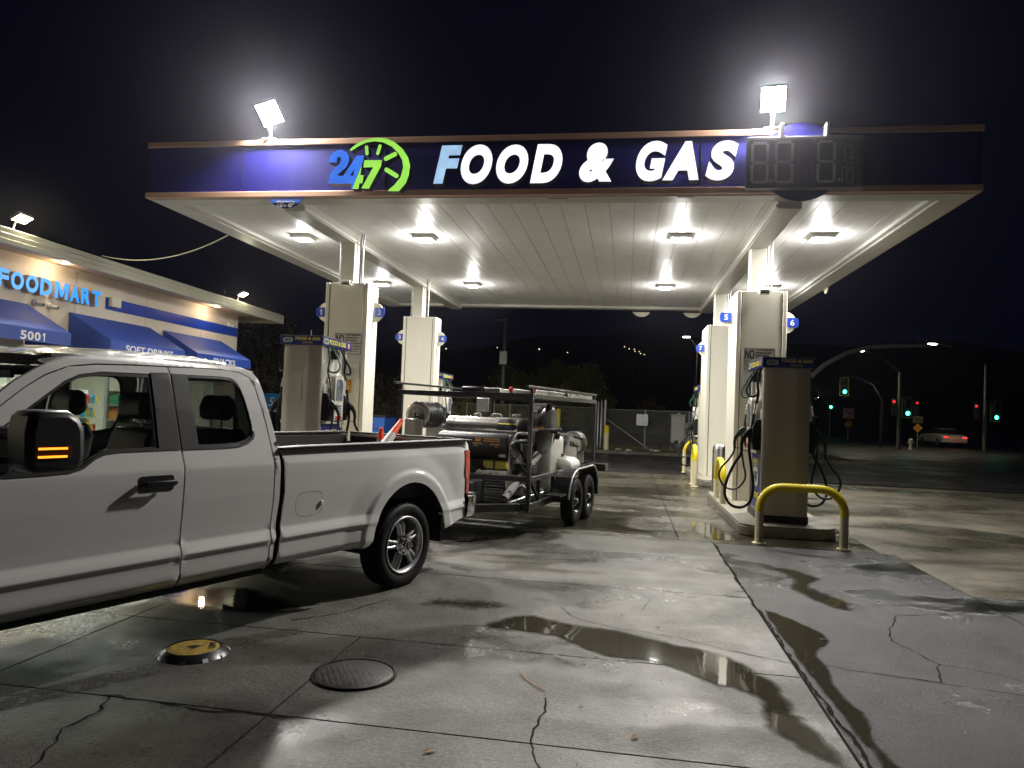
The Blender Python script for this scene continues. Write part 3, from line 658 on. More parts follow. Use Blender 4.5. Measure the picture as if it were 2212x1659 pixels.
# ================================================================== PILLARS
def pillar(name, x0, x1, y0, y1, zt, cx, lab, notch=False):
    t = thing('canopy_pillar', lab, 'pillar', ((x0+x1)/2, (y0+y1)/2, 0), 0, 'clad pillars carrying the canopy')
    hx, hy = (x1-x0)/2, (y1-y0)/2
    MB().box(-hx+.094, hx-.094, -hy+.012, hy-.012, .14, zt).build('cladding', M['clad'], t, .004)
    MB().box(-hx+.03, hx-.03, -hy+.05, hy-.05, .145, zt-.01).build('dark_gap', M['seam'], t)
    for s in (-1, 1):
        a, b = (-hx, -hx+.075) if s < 0 else (hx-.075, hx)
        MB().box(a, b, -hy, hy, .14, zt+.002).build('corner_trim', M['clad'], t, .006)
    MB().box(-hx-.005, hx+.005, -hy-.005, hy+.005, .0, .14).build('base', M['ink'], t)
    dx = cx-(x0+x1)/2
    mb = MB(); mb.box(dx-.15, dx+.13, -hy+.15, -hy+.45, zt-.05, 4.86); mb.build('steel_post', M['steel_white'], t, .006)
    mb = MB()
    for q in (.19,.25): mb.tube([(dx+q,-hy+.3,zt-.05),(dx+q,-hy+.3,4.9),(dx+q+.02,-hy+.3,5.05)], .018, 8)
    mb.tube([(dx-.18,-hy+.16,zt-.05),(dx-.17,-hy+.17,zt+.4),(dx-.175,-hy+.16,4.86)], .009, 6)
    mb.build('conduit', M['galv'], t); return t
pillar('FL', -5.92, -5.05, 13.40, 13.98, 4.03, -5.55, 'clad pillar with number plates 1 and 2 and posted notices, behind the left pump')
pillar('FR', 1.96, 2.85, 13.80, 14.85, 4.03, 2.36, 'clad pillar with number plates 5 and 6 and posted notices, behind the right pump')
pillar('BL', -5.95, -5.06, 18.50, 19.05, 4.03, -5.62, 'bare clad pillar with number plates 3 and 4, behind the hose reel')
pillar('BR', 2.0, 2.62, 19.07, 20.5, 4.03, 2.33, 'bare clad pillar with number plate 7, behind the pillar with plate 5')
def camera_box(x, y, z, lab):
    t = thing('security_camera', lab, 'camera', (x, y, z), 0)
    MB().box(-.09,.09,-.13,.02,-.05,.03).build('housing', M['white_plastic'], t, .01); MB().box(-.075,.075,-.134,-.1305,-.045,-.02).build('window', M['ink'], t)
    MB().box(.092,.12,-.09,-.03,-.02,.02).build('bracket', M['galv'], t, .004); 
camera_box(-5.46, 13.36, 4.02, 'grey boxy camera on top of the left pillar behind the left pump'); camera_box(2.42, 13.76, 4.01, 'grey boxy camera on top of the pillar between plates 5 and 6')
def number_plate(x, y, z, s, digit, lab):
    """cream half disc edge-on to the pillar side, blue tab with a numeral"""
    t = thing('pump_number', lab, 'number sign', (x, y, z), 0, 'pump number plates on the pillars')
    pts = [(s*a, b) for a, b in circ(0, 0, .20, 20, -90, 90)]
    MB().prism(pts, -.015, .015, 'xz').build('half_disc', M['cream'], t)
    xo = s*.02
    tab = [(s*.03,-.09),(s*.22,-.09),(s*.235,-.05),(s*.24,0),(s*.235,.05),(s*.22,.09),(s*.03,.09)]
    MB().prism(tab, -.028, -.0155, 'xz').build('blue_tab', M['sign_blue'], t)
    c = s*.125; txt(digit, c-.035, c+.035, -.055, .055, -.029, M['white_paint'], t, 'numeral', bold=.02, depth=.003)
number_plate(-5.925, 13.55, 3.46, -1, '1', 'blue plate numbered 1 on the left side of its pillar'); number_plate(-5.045, 13.75, 3.50, 1, '2', 'blue plate numbered 2 on the right side of its pillar')
number_plate(-5.955, 18.65, 3.49, -1, '3', 'blue plate numbered 3 on the left side of its pillar'); number_plate(-5.055, 18.8, 3.48, 1, '4', 'blue plate numbered 4 on the right side of its pillar')
number_plate(1.955, 14.3, 3.60, -1, '5', 'blue plate numbered 5 on the left side of its pillar'); number_plate(2.855, 14.0, 3.48, 1, '6', 'blue plate numbered 6 on the right side of its pillar')
number_plate(1.995, 19.5, 3.46, -1, '7', 'blue plate numbered 7 on the left side of its pillar')
paper = mat('paper', (.62,.61,.58), .5, var=.05); amber = mat('amber_sign', (.75,.42,.02), .4)
def notices(x0, y, z1, side):
    t = thing('notice_sign', 'white NO LOITERING notice in a black border on the %s pillar' % side, 'sign', (0,0,0)); w_ = .56
    box('sign_plate', x0, x0+w_, y-.010, y-.006, z1-.42, z1, paper, t)
    mb = MB(); e = .008; a, b, c, d = x0+.012, x0+w_-.012, z1-.41, z1-.012
    mb.box(a, b, y-.0115, y-.0105, d-e, d); mb.box(a, b, y-.0115, y-.0105, c, c+e); mb.box(a, a+e, y-.0115, y-.0105, c+e, d-e); mb.box(b-e, b, y-.0115, y-.0105, c+e, d-e); mb.build('border', M['ink'], t)
    txt('NO', x0+.03, x0+.19, z1-.21, z1-.03, y-.0105, M['ink'], t, bold=.03, depth=.002)
    for i, s in enumerate(('LOITERING', 'DRINKING', 'BEGGING', 'SOLICITING')):
        txt(s, x0+.215, x0+.215+.034*len(s), z1-.055-.053*i, z1-.022-.053*i, y-.0105, M['ink'], t, bold=.035, depth=.002)
    txt('SUBJECT TO FINE', x0+.03, x0+.52, z1-.275, z1-.242, y-.0105, M['ink'], t, bold=.035, depth=.002)
    txt('PER 11.68.030 RMC', x0+.03, x0+.52, z1-.32, z1-.297, y-.0105, M['ink'], t, bold=.02, depth=.002)
    txt('BEHM DEPT. 235.1234', x0+.06, x0+.50, z1-.36, z1-.342, y-.0105, M['ink'], t, bold=.02, depth=.002)
    t = thing('notice_sheet', 'plain white printed sheet below the NO LOITERING notice on the %s pillar' % side, 'notice', (0,0,0))
    box('sheet', x0-.01, x0+w_-.03, y-.009, y-.006, z1-.89, z1-.43, paper, t)
    box('blue_box', x0+.14, x0+.24, y-.0115, y-.0095, z1-.56, z1-.46, M['sign_blue'], t); box('rule_line', x0+.02, x0+.50, y-.011, y-.0095, z1-.582, z1-.578, M['ink'], t)
    for i, s in enumerate(('assistance is available', 'Due to limitations of this service', 'station there are no fueling services. For', 'information regarding law providing for', 'access for persons with disabilities,', 'you may call the Technology System at')):
        txt(s, x0+.02, x0+.02+.0115*len(s), z1-.62-.035*i-(.04 if i else 0), z1-.605-.035*i-(.04 if i else 0), y-.0095, M['ink'], t, bold=.01, depth=.0015)
    t = thing('warning_sign', 'yellow WARNING drive-offs sign under the white sheet on the %s pillar' % side, 'sign', (0,0,0)); a = x0+.11
    box('sign_plate', a, a+.27, y-.009, y-.006, z1-1.17, z1-.91, amber, t)
    box('red_band', a+.008, a+.262, y-.0105, y-.0093, z1-.975, z1-.92, M['red'], t)
    txt('WARNING', a+.02, a+.25, z1-.965, z1-.932, y-.0108, amber, t, bold=.03, depth=.002)
    for i, s in enumerate(('DRIVE OFFS', 'WILL BE', 'PROSECUTED')): txt(s, a+.015, a+.015+.024*len(s), z1-1.03-.055*i, z1-.995-.055*i, y-.0095, M['red'], t, bold=.03, depth=.002)
notices(-5.69, 13.405, 3.04, 'left'); notices(2.10, 13.805, 2.98, 'right')
# ================================================================== ISLANDS, PUMPS, HOOPS
isl = mat('island_concrete', (.24,.225,.18), .5, var=.2, vs=3, bump=.3, bs=40, dirt=.35, dcol=(.07,.065,.05)); steelcurb = mat('curb_edge', (.22,.20,.165), .32, var=.2, vs=6, dirt=.3)
def island(x0, x1, y0, y1, h, lab):
    t = thing('pump_island', lab, 'kerb island', (0,0,0), 0, 'raised pump islands')
    MB().prism(rrect(x0, x1, y0, y1, .28, 6), 0, h-.03, 'xy').build('kerb_edge', steelcurb, t, .012)
    MB().prism(rrect(x0+.012, x1-.012, y0+.012, y1-.012, .27, 6), h-.03, h, 'xy').build('top_slab', isl, t, .012)
island(1.66, 3.02, 10.78, 15.3, .165, 'raised concrete island under the right front pump')
island(1.74, 2.98, 17.9, 22.3, .16, 'raised concrete island under the pillar with plate 7')
island(-6.1, -4.75, 10.6, 15.2, .34, 'raised concrete island under the left front pump, behind the pickup')
island(-6.1, -4.75, 17.7, 22.0, .16, 'raised concrete island under the pillar with plates 3 and 4')
pumpside = mat('pump_panel', (.42,.385,.32), .38, var=.07, vs=1.5, dirt=.15, dcol=(.16,.13,.09), streak=True)
pumpwhite = mat('pump_white', (.62,.60,.54), .35, var=.05, dirt=.12, dcol=(.3,.27,.2)); header_blue = mat('header_blue', (.018,.02,.20), .3)
pill_w = mat('pill_white', (.55,.62,.58), .35); pill_g = mat('pill_green', (.05,.30,.16), .35); lcd = mat('screen', (.16,.17,.19), .25, var=.3, vs=9, emit=.015, ecol=(.45,.5,.9)); lcd2 = mat('screen_lit', (.2,.2,.4), .3, emit=.07, ecol=(.35,.35,1))
tape = mat('notice_print', (.55,.54,.52), .5, var=.4, vs=28)
def logo_pill(f, x, z, w_, h, par):
    """24/7 in a rounded outline; f maps the plane"""
    a = plate('badge', rrect(x-w_/2, x+w_/2, z-h/2, z+h/2, h*.45), -.004, 0, pill_g, par, f)
    plate('badge_face', rrect(x-w_/2+.006, x+w_/2-.006, z-h/2+.006, z+h/2-.006, h*.4), -.006, -.0045, pill_w, a, f)
    txt('24/7', x-w_*.34, x+w_*.34, z-h*.27, z+h*.27, -.0065, M['ink'], a, bold=.03, frame=f, depth=.002)
def make_pump(lab, num_face):
    t = thing('fuel_dispenser', lab, 'gas pump', (0,0,0), 0, 'fuel dispensers on the islands')
    hx, hy, H = .335, .52, 2.28
    # fluted end panels
    for s in (-1, 1):
        pr = [(-hx,0),(-hx+.03,-.02),(-hx+.15,-.055),(.02,-.040),(.10,-.072),(.14,-.072),(hx-.03,-.03),(hx,0),(hx,.06),(-hx,.06)]
        pts = [(a*(-s if s > 0 else 1), s*-1*-hy+(b if s < 0 else -b)) for a, b in pr]
        pts = [(a, (-hy+b) if s < 0 else (hy-b)) for a, b in pr]
        MB().prism(pts, .10, H, 'xy').build('end_panel', pumpside, t, .006)
    MB().box(-hx+.02, hx-.02, -hy+.0605, hy-.0605, .62, .98).build('cabinet', pumpwhite, t, .004)
    MB().box(-hx+.05, hx-.05, -hy+.0605, hy-.0605, .98, H).build('core', pumpwhite, t, .004)
    MB().box(-hx+.03, hx-.03, -hy+.0605, hy-.0605, .10, .62).build('lower_cabinet', pumpwhite, t, .004)
    MB().box(-hx-.01, hx+.01, -hy-.015, hy+.015, 0, .099).build('plinth', M['ink'], t)
    hd = MB().box(-.37, .37, -.62, .62, H+.002, H+.145).build('header', header_blue, t, .006)
    MB().box(-.375, .375, -.625, .625, H+.1455, H+.152).build('header_lip', M['galv'], t)
    for s in (-1, 1):
        f = frame_on((0, s*.6215, H+.073), (-s*1, 0, 0) if s > 0 else (1,0,0), (0,0,1))
        logo_pill(f, -.23, 0, .18, .085, hd)
        txt('FOOD & GAS', -.10, .33, .0, .052, -.001, M['yellow_text'], hd, bold=.03, frame=f)
        txt('GASOLINE', .02, .20, -.050, -.024, -.001, M['yellow_text'], hd, bold=.0, frame=f)
        f = frame_on((s*.3715, 0, H+.073), (0, s, 0), (0,0,1))
        logo_pill(f, -.48, 0, .22, .10, hd)
        txt('FOOD & GAS', -.34, .36, -.038, .045, -.001, M['yellow_text'], hd, bold=.035, frame=f)
        num = plate('number_disc', circ(.49, 0, .055, 24), -.004, -.001, M['red'], hd, f); plate('number_face', circ(.49, 0, .043, 24), -.006, -.0042, M['paper'] if 'paper' in M else paper, num, f)
        txt(num_face[0 if s < 0 else 1], .472, .508, -.028, .028, -.0062, M['red'], num, bold=.03, frame=f, depth=.002)
    for s in (-1, 1):
        Rm = Matrix.Rotation(0 if s > 0 else math.pi, 4, 'Z')      # build the +x face, turn for the other
        def B(mb, name, m, par=t, bev=0, **k):
            o = mb.build(name, m, None, bev, **k); o.data.transform(Rm); o.parent = par; return o
        # lower blue door panel with writing
        dr = B(MB().box(hx-.03, hx-.018, -.40, .40, .14, .98), 'door_panel', header_blue, t, .004)
        f = Rm @ frame_on((hx-.0165, 0, .56), (0,1,0), (0,0,1))
        txt('WELCOME TO', -.24, .24, .27, .33, 0, M['yellow_text'], dr, bold=.03, frame=f)
        logo_pill(f, 0, .06, .46, .30, dr)
        txt('FOOD MART', -.26, .26, -.27, -.18, 0, M['yellow_text'], dr, bold=.03, frame=f)
        # nozzle shelf
        B(MB().box(hx-.05, hx+.06, -.44, .44, .985, 1.03), 'shelf', pumpwhite, t, .01)
        # payment head with arched hood
        pts = [(-.19,1.05),(.19,1.05),(.19,1.72)]+[(.19*math.cos(math.radians(a)), 1.72+.12*math.sin(math.radians(a))) for a in range(15, 180, 15)]+[(-.19,1.72)]
        c = B(MB().prism(pts, hx-.04, hx+.11, 'yz'), 'payment_console', pumpwhite, t, .012)
        scr = [(-.135,1.38),(.135,1.38),(.135,1.68),(.10,1.74),(-.10,1.74),(-.135,1.68)]
        B(MB().prism(scr, hx+.1105, hx+.114, 'yz'), 'screen', lcd, c)
        B(MB().box(hx+.115, hx+.118, -.11, -.04, 1.62, 1.69), 'lit_panel', lcd2, c)
        B(MB().box(hx+.1105, hx+.118, -.02, .10, 1.14, 1.30), 'keypad', M['black_plastic'], c, .004)
        B(MB().box(hx+.1105, hx+.120, -.14, -.05, 1.20, 1.32), 'card_reader', M['steel'], c, .004)
        mb = MB()
        for i in range(4):
            for j in range(3): mb.box(hx+.1185, hx+.122, -.008+j*.035, .016+j*.035, 1.155+i*.034, 1.178+i*.034)
        B(mb, 'keys', pumpwhite, c); B(MB().box(hx+.1105, hx+.1155, -.13, .13, 1.07, 1.12), 'grade_label', M['red'], c)
        for y in (-.37, .22): B(MB().box(hx-.0295+.01, hx-.012, y, y+.15, 1.10, 1.66), 'printed_notice', tape, t)
        B(MB().box(hx-.03, hx+.07, -.11, .05, H-.20, H-.04), 'speaker_box', M['black_plastic'], t, .01)
        # two nozzle positions
        for k, (y, m, r) in enumerate(((-.36, M['green_hose'], .016), (.36, M['rubber'], .021))):
            bt = B(MB().prism([(hx-.03,1.04),(hx+.09,1.04),(hx+.13,1.18),(hx+.12,1.40),(hx+.06,1.50),(hx-.03,1.50)], y-.075, y+.075, 'xz'), 'nozzle_boot', M['black_plastic'], t, .015)
            mb = MB(); mb.tube([(hx+.26,y,1.02),(hx+.265,y,1.12),(hx+.25,y,1.20),(hx+.20,y,1.27),(hx+.12,y,1.35),(hx+.05,y,1.42)], [.022,.024,.03,.045,.04,.02], 12)
            mb.tube([(hx+.26,y,1.03),(hx+.17,y,1.03),(hx+.155,y,1.10),(hx+.17,y,1.24)], .007, 6); mb.cyl((hx+.17,y-.05,1.30),(hx+.17,y+.05,1.30),.035,12)
            B(mb, 'nozzle', M['dark_green_hose'] if k == 0 else M['rubber'], t)
            o_ = .20 if k == 0 else 0
            path = [(hx+.01,y*.9,H),(hx+.05,y*.95,H-.22),(hx+.04,y,H-.40),(hx+.07,y,H-.55)]
            up = []
            for i in range(len(path)): up.append(path[i])
            hs = B(MB().tube(spline(up), r, 10), 'upper_hose', m, t)
            B(MB().tube(spline([(hx+.02,y*.55,H),(hx+.12,y*.45,H-.18),(hx+.19,y*.6,H-.33),(hx+.16,y*.85,H-.43),(hx+.07,y*.98,H-.42),(hx+.045,y,H-.36)]), r*.85, 8), 'retractor_hose', m, t)
            B(MB().cyl((hx+.07,y,H-.54),(hx+.095,y,H-.70),.024,12), 'breakaway_coupling', M['chrome'], t)
            P = [(hx+.095,y,H-.70),(hx+.12,y,1.40),(hx+.155,y,1.10),(hx+.12,y*1.02,.80),(hx+.08,y*1.02,.50+o_*.5),(hx+.12,y*1.02,.27+o_),(hx+.24,y,.17+o_),(hx+.40,y,.20+o_),(hx+.49,y,.36+o_),(hx+.46,y,.58+o_*.6),(hx+.36,y,.82),(hx+.28,y,.95),(hx+.26,y,1.03)]
            Q = []
            for i in range(len(P)-1):
                p0, p1, p2, p3 = [Vector(P[max(0, min(len(P)-1, i+d))]) for d in (-1,0,1,2)]
                for j in range(4):
                    q = j/4; Q.append(.5*((2*p1)+(p2-p0)*q+(2*p0-5*p1+4*p2-p3)*q*q+(3*p1-p0-3*p2+p3)*q**3))
            Q.append(Vector(P[-1])); B(MB().tube(Q, r, 10), 'hose', M['rubber'] if k else M['dark_green_hose'], t)
    mb = MB(); mb.tube([(.33,.3,H),(.42,.34,H-.25),(.40,.30,H-.55),(.345,.25,H-.7)], .004, 5); mb.build('thin_cable', M['galv'], t)
    MB().cyl((.02,-.3,H+.152),(.02,-.3,H+.27),.008,6).build('antenna', M['steel_white'], t)
    return t
p = make_pump('grey fuel pump with blue header nearest the bent yellow hoop, right island', ('5', '6')); p.location = (2.335, 11.72, .17)
p = make_pump('grey fuel pump with blue header on the left island, standing above the pickup bed', ('1', '2')); p.location = (-5.30, 11.74, .33)
strip = MB().box(-.006+.02, .02+.006, -.562, -.555, 1.35, 1.75).build('tape_strip', M['wood_brown'], p)
p = make_pump('fuel pump peeking out right of the pillar with plates 3 and 4', ('3', '4')); p.location = (-5.37, 19.85, .16)
p = make_pump('fuel pump peeking out left of the pillar with plate 7', ('7', '8')); p.location = (2.33, 21.35, .10)
def hoop(loc, rz, w_, h, lab, rc=.30, r=.055):
    t = thing('bollard_hoop', lab, 'bollard', loc, rz, 'bent pipe guards around the pump islands')
    zc = h-r-.22
    for s in (-1, 1): MB().cyl((s*w_/2,0,0),(s*w_/2,0,zc-.12),r,20,cap=False).build('post', M['post_cream'], t)
    for s in (-1, 1): MB().lathe([(r+.03,.0),(r+.035,.012),(r,.022)], c=(s*w_/2,0,0), n=20).build('collar', M['post_cream'], t)
    rr = min(rc, w_/2); P = [(-w_/2,0,zc-.12),(-w_/2,0,h-r-rr)]
    for i in range(1, 9): a = math.pi-math.pi/2*i/8; P.append((-w_/2+rr+rr*math.cos(a), 0, h-r-rr+rr*math.sin(a)))
    P += [(-p_[0],0,p_[2]) for p_ in P[::-1]][0 if rr < w_/2-.01 else 1:]
    MB().tube(P, r, 20, cap=False).build('arch', M['yellow_paint'], t); return t
hoop((2.36, 10.22, 0), -.06, 1.07, .83, 'large yellow and cream pipe hoop in front of the right pump', .30)
hoop((1.73, 13.70, 0), math.pi/2, .94, .95, 'narrow-looking pipe hoop beside the pillar with plate 5', .40)
hoop((1.66, 18.0, 0), math.pi/2, .60, 1.0, 'pipe hoop seen edge-on beside the pillar with plate 7', .29)
hoop((2.25, 21.9, 0), .1, 1.05, 1.02, 'farthest pipe hoop at the end of the island beyond plate 7', .36)
# stainless bin between the right pillars
t = thing('waste_bin', 'slim round stainless bin between the right-hand pillars', 'bin', (2.13, 17.0, 0))
MB().lathe([(.16,.0),(.165,.02),(.165,.95),(.15,1.0)], n=32).build('body', M['steel'], t); MB().lathe([(.0,1.07),(.11,1.05),(.155,1.0)], n=32).build('lid', M['steel'], t)

# ================================================================== SHOP
st = thing('food_mart', 'cream petrol station shop with FOOD MART sign and blue awnings', 'building', (-12.4, 21.43, 0), math.radians(3.42))
wallm = mat('shop_wall', (.64,.57,.47), .55, var=.06, vs=1.1, dirt=.12, dcol=(.3,.24,.16), streak=True)
# wall built around its window openings: (y0,y1,z0,z1)
LW = 22.0; wins = [(-3.9,-1.3,.75,2.55), (-7.45,-4.9,.75,2.55), (-12.3,-8.95,.05,2.55), (-16.5,-13.2,.7,2.5)]
mb = MB(); T_ = .2
ysw = sorted(wins); y = -LW
for (a, b, z0, z1) in ysw:
    mb.box(-T_, 0, y, a, 0, 4.36); mb.box(-T_, 0, a, b, z1, 4.36); mb.box(-T_, 0, a, b, 0, z0); y = b
mb.box(-T_, 0, y, 0, 0, 4.36); mb.box(-12, -T_, -T_, 0, 0, 4.36)
wl = mb.build('wall', wallm, st)
mb = MB()
for y in (-.9*2.44, -2*2.44, -3.05*2.44, -4.1*2.44): mb.box(0, .0025, y-.003, y+.003, 2.6, 4.3)
mb.build('panel_joint', M['seam'], st)
MB().box(.002, .012, -6.45, .005, 3.63, 3.91).build('blue_band', M['sign_blue'], st)
roofm = mat('roof_trim', (.50,.50,.40), .38, var=.08, vs=1, dirt=.15, streak=True, dcol=(.25,.22,.15)); soff = mat('eave_board', (.62,.48,.34), .6)
mb = MB(); mb.box(-12.2, .80, -LW-1.4, 1.40, 4.362, 4.50); rf = mb.build('roof', roofm, st)
mb = MB()
for i in range(3): mb.prism([(.80,4.25+i*.098),(.895-i*.0,4.25+i*.098),(.915,4.34+i*.098),(.80,4.34+i*.098)], -LW-1.4, 1.43, 'xz')
mb.build('fascia_board', roofm, rf, .004)
mb = MB(); mb.prism([(1.402,4.25),(1.43,4.25),(1.43,4.53),(1.402,4.53)], -12.2, .90, 'yz'); mb.build('end_board', roofm, rf)
mb = MB(); mb.box(-12.2, .798, -LW-1.4, 1.40, 4.345, 4.3605); mb.build('eave', soff, rf)
# letters of the shop sign
E_S = lit('shop_blue', (.0,.30,1.0), 1.1, .06); E_S.node_tree.nodes['Principled BSDF'].inputs['Base Color'].default_value = (0,.05,.2,1)
fs = frame_on((0,0,0), (0,1,0), (0,0,1))
side = mat('can_side', (.5,.42,.32), .5)
def shop_letters(s, y0, y1, z0, z1, labs):
    n = len(s); wd = {'M':1.35,'F':.9}; tot = sum(wd.get(c,1) for c in s); gap = (y1-y0)*.035; y = y0
    for c, lb in zip(s, labs):
        w_ = (y1-y0-gap*(n-1))*wd.get(c,1)/tot
        t = thing('shop_sign_letter', lb, 'letter sign', (-12.4, 21.43, 0), math.radians(3.42), 'blue lit letters on the shop wall')
        txt(c, y, y+w_, z0, z1, -.004, side, t, 'letter_can', bold=.045, depth=.13, frame=fs)
        txt(c, y+.003, y+w_-.003, z0+.003, z1-.003, -.135, E_S, t, 'letter_face', bold=.043, depth=.004, frame=fs); y += w_+gap
shop_letters('FOOD', -9.74, -8.32, 3.62, 3.97, ['blue lit letter F of FOOD, cut by the left frame edge on the shop','blue lit letter O of FOOD right after the F on the shop','blue lit letter O of FOOD before the D on the shop','blue lit letter D of FOOD on the shop wall'])
shop_letters('MART', -8.24, -6.80, 3.62, 3.97, ['blue lit letter M of MART on the shop wall','blue lit letter A of MART on the shop wall','blue lit letter R of MART on the shop wall','blue lit letter T of MART beside the beige box'])
def onshop(name, lab, cat, group=None): return thing(name, lab, cat, (-12.4, 21.43, 0), math.radians(3.42), group)
t = onshop('utility_box', 'beige box over the start of the blue wall band', 'box'); MB().box(.013, .13, -6.38, -6.05, 3.70, 3.93).build('housing', M['cream'], t, .015); MB().box(.1305, .137, -6.33, -6.10, 3.74, 3.89).build('cover', M['cream'], t, .01)
for y, z, lb in ((-8.62,3.46,'white bullet camera under the D of FOOD on the shop'),(-8.22,3.45,'white bullet camera under the M of MART on the shop'),(-.62,3.96,'white twin camera near the far corner of the shop')):
    t = onshop('wall_camera', lb, 'camera', 'cameras on the shop wall'); MB().lathe([(.07,0),(.07,.03),(.04,.06)], c=(0,y,z), axis='x', n=20).build('mount', M['white_paint'], t)
    MB().tube([(.05,y,z),(.10,y+.01,z-.03),(.19,y+.03,z-.04)], [.035,.045,.045], 14).build('camera_body', M['white_paint'], t); MB().cyl((.1905,y+.0301,z-.04),(.196,y+.0313,z-.0405),.036,14).build('lens', M['ink'], t)
E_PK = emis('wallpack_emitter', (1,.93,.62), 45)
for y, lb in ((-10.1,'yellow-white lamp above the roof edge over the letters FOOD'),(-1.55,'yellow-white lamp above the roof edge near the far end of the shop')):
    t = onshop('roof_lamp', lb, 'floodlight', 'lamps above the shop roof edge'); MB().tube([(.70,y,4.50),(.75,y,4.70),(.82,y,4.76)], .02, 8).build('bracket', M['galv'], t)
    nr = Vector((.5,0,-.86)); MB().obox((.88,y,4.80), (.0,.17,0), Vector((.86,0,.5))*.11, nr*.03).build('housing', M['galv'], t, .01)
    MB().obox(Vector((.88,y,4.80))+nr*.034, (.0,.15,0), Vector((.86,0,.5))*.09, nr*.003).build('emitter_panel', E_PK, t)
    area('roof_lamp_light', t, Vector((.88,y,4.80))+nr*.045, nr, .28, .17, P_PACK, (1,.92,.62), 175)
    point('roof_lamp_spill', t, (1.02,y,4.72), P_PACK*.10, (1,.92,.60), .08)
E_SF = emis('eave_lamp_lens', (1,.86,.66), 14)
for i, y in enumerate((-8.35,-2.15,-14.5)):
    t = onshop('eave_lamp', ('round lamp under the eave above the MART letters','round lamp under the eave near the far corner of the shop','round lamp under the eave near the shop door')[i], 'ceiling light', 'lamps under the shop eave')
    MB().lathe([(.10,4.344),(.10,4.325),(.085,4.31)], c=(.42,y,0), n=24).build('trim_ring', M['white_paint'], t); MB().lathe([(0,4.302),(.084,4.309)], c=(.42,y,0), n=24).build('lens', E_SF, t)
    point('eave_lamp_light', t, (.42,y,4.22), P_SOFFIT, (1,.76,.50), .07)
# awnings
aw = mat('awning_blue', (.020,.062,.34), .6, var=.12, vs=2, bump=.08, bs=300, dirt=.12, dcol=(.08,.1,.3))
def awning(a, b, word, lb, wx=None):
    t = onshop('awning', lb, 'awning', 'blue awnings along the shop front'); o_, zt, zm, zb = 1.0, 3.40, 2.83, 2.585
    mb = MB(); k = 8
    for i in range(k):
        u0, u1 = a+(b-a)*i/k, a+(b-a)*(i+1)/k
        def sag(y, q): return -.012*math.sin(math.pi*((y-a)/(b-a)*k % 1)) if q else 0
        mb.add([(.015,u0,zt),(.015,u1,zt),(o_,u1,zm),(o_,u0,zm),(.5,(u0+u1)/2,(zt+zm)/2-.014)], [(0,1,4),(1,2,4),(2,3,4),(3,0,4)], True)
    mb.build('cloth_top', aw, t); 
    mb = MB(); mb.add([(o_+.001,a,zm),(o_+.001,b,zm),(o_+.001,b,zb),(o_+.001,a,zb)], [(0,1,2,3)]); va = mb.build('valance', aw, t)
    for y in (a, b): MB().add([(.015,y,zt),(o_,y,zm),(o_,y,zb),(.015,y,zb)], [(0,1,2,3)]).build('side_cloth', aw, t)
    if word == '5001':
        w4 = (wx[1]-wx[0])/4
        for i_, c_ in enumerate(word): txt(c_, wx[0]+w4*i_+.012, wx[0]+w4*(i_+1)-.012, 2.605, 2.765, -.003, M['white_paint'], va, bold=.03, frame=frame_on((o_+.001,0,0),(0,1,0),(0,0,1)))
    elif wx: txt(word, wx[0], wx[1], 2.605, 2.765, -.003, M['white_paint'], va, bold=.02, frame=frame_on((o_+.001,0,0),(0,1,0),(0,0,1)))
awning(-13.2, -8.82, '5001', 'blue awning lettered 5001 at the left frame edge', (-10.13,-9.45))
awning(-7.62, -4.72, 'SOFT DRINKS', 'blue awning lettered SOFT DRINKS in the middle of the shop', (-7.10,-5.25))
awning(-4.12, -1.05, 'SNACKS', 'blue awning lettered SNACKS nearest the shop corner', (-3.28,-2.05))
# windows with frames, glass and lit shop interior
fr = mat('window_frame', (.5,.5,.47), .35, .3)
for (a, b, z0, z1) in wins:
    mb = MB(); e = .045
    mb.box(-.08, .012, a, a+e, z0, z1); mb.box(-.08, .012, b-e, b, z0, z1); mb.box(-.08, .012, a+e, b-e, z1-e, z1); mb.box(-.08, .012, a+e, b-e, z0, z0+e)
    n_ = max(1, round((b-a)/1.1))
    for i in range(1, n_): y = a+(b-a)*i/n_; mb.box(-.07, .004, y-.025, y+.025, z0+e, z1-e)
    f_ = mb.build('window', fr, st, .003); MB().add([(-.04,a+e,z0+e),(-.04,b-e,z0+e),(-.04,b-e,z1-e),(-.04,a+e,z1-e)], [(0,1,2,3)]).build('pane', M['shop_glass'], f_)
MB().box(.0, .03, -8.93, -7.70, 2.56, 2.60).build('board', M['cream'], st)
mb = MB(); mb.box(-6.5, -6.4, -LW, -.3, 0, 3.2); mb.box(-6.4, -.2, -LW, -LW+.1, 0, 3.2); mb.box(-6.4,-.2,-LW+.1,-.3,2.95,3.0); mb.build('inner_wall', mat('inner_wall', (.6,.6,.55), .7), st)
box('shop_floor', -6.4, -.2, -LW+.1, -.3, .0, .02, mat('shop_floor', (.3,.3,.28), .3), st)
for i, y in enumerate((-3.2,-8.2,-12.4,-17.)):
    o = box('shop_lamp_panel', -3.6, -2.4, y-.6, y+.6, 2.93, 2.948, emis('shop_panel_%d' % i, (.92,1,.93), 4), st)
    area('shop_lamp_light', st, (-3.0, y, 2.9), (0,0,-1), 1.2, 1.2, P_SHOP, (.9,1,.92))
rnd = random.Random(5); cols = [(.6,.06,.05),(.7,.55,.05),(.05,.2,.55),(.08,.4,.15),(.65,.65,.6),(.6,.25,.05),(.1,.35,.5)]
gm = [mat('goods_%d' % i, c, .4, var=.3, vs=30) for i, c in enumerate(cols)]
shelfm = mat('shelf_metal', (.5,.5,.48), .5)
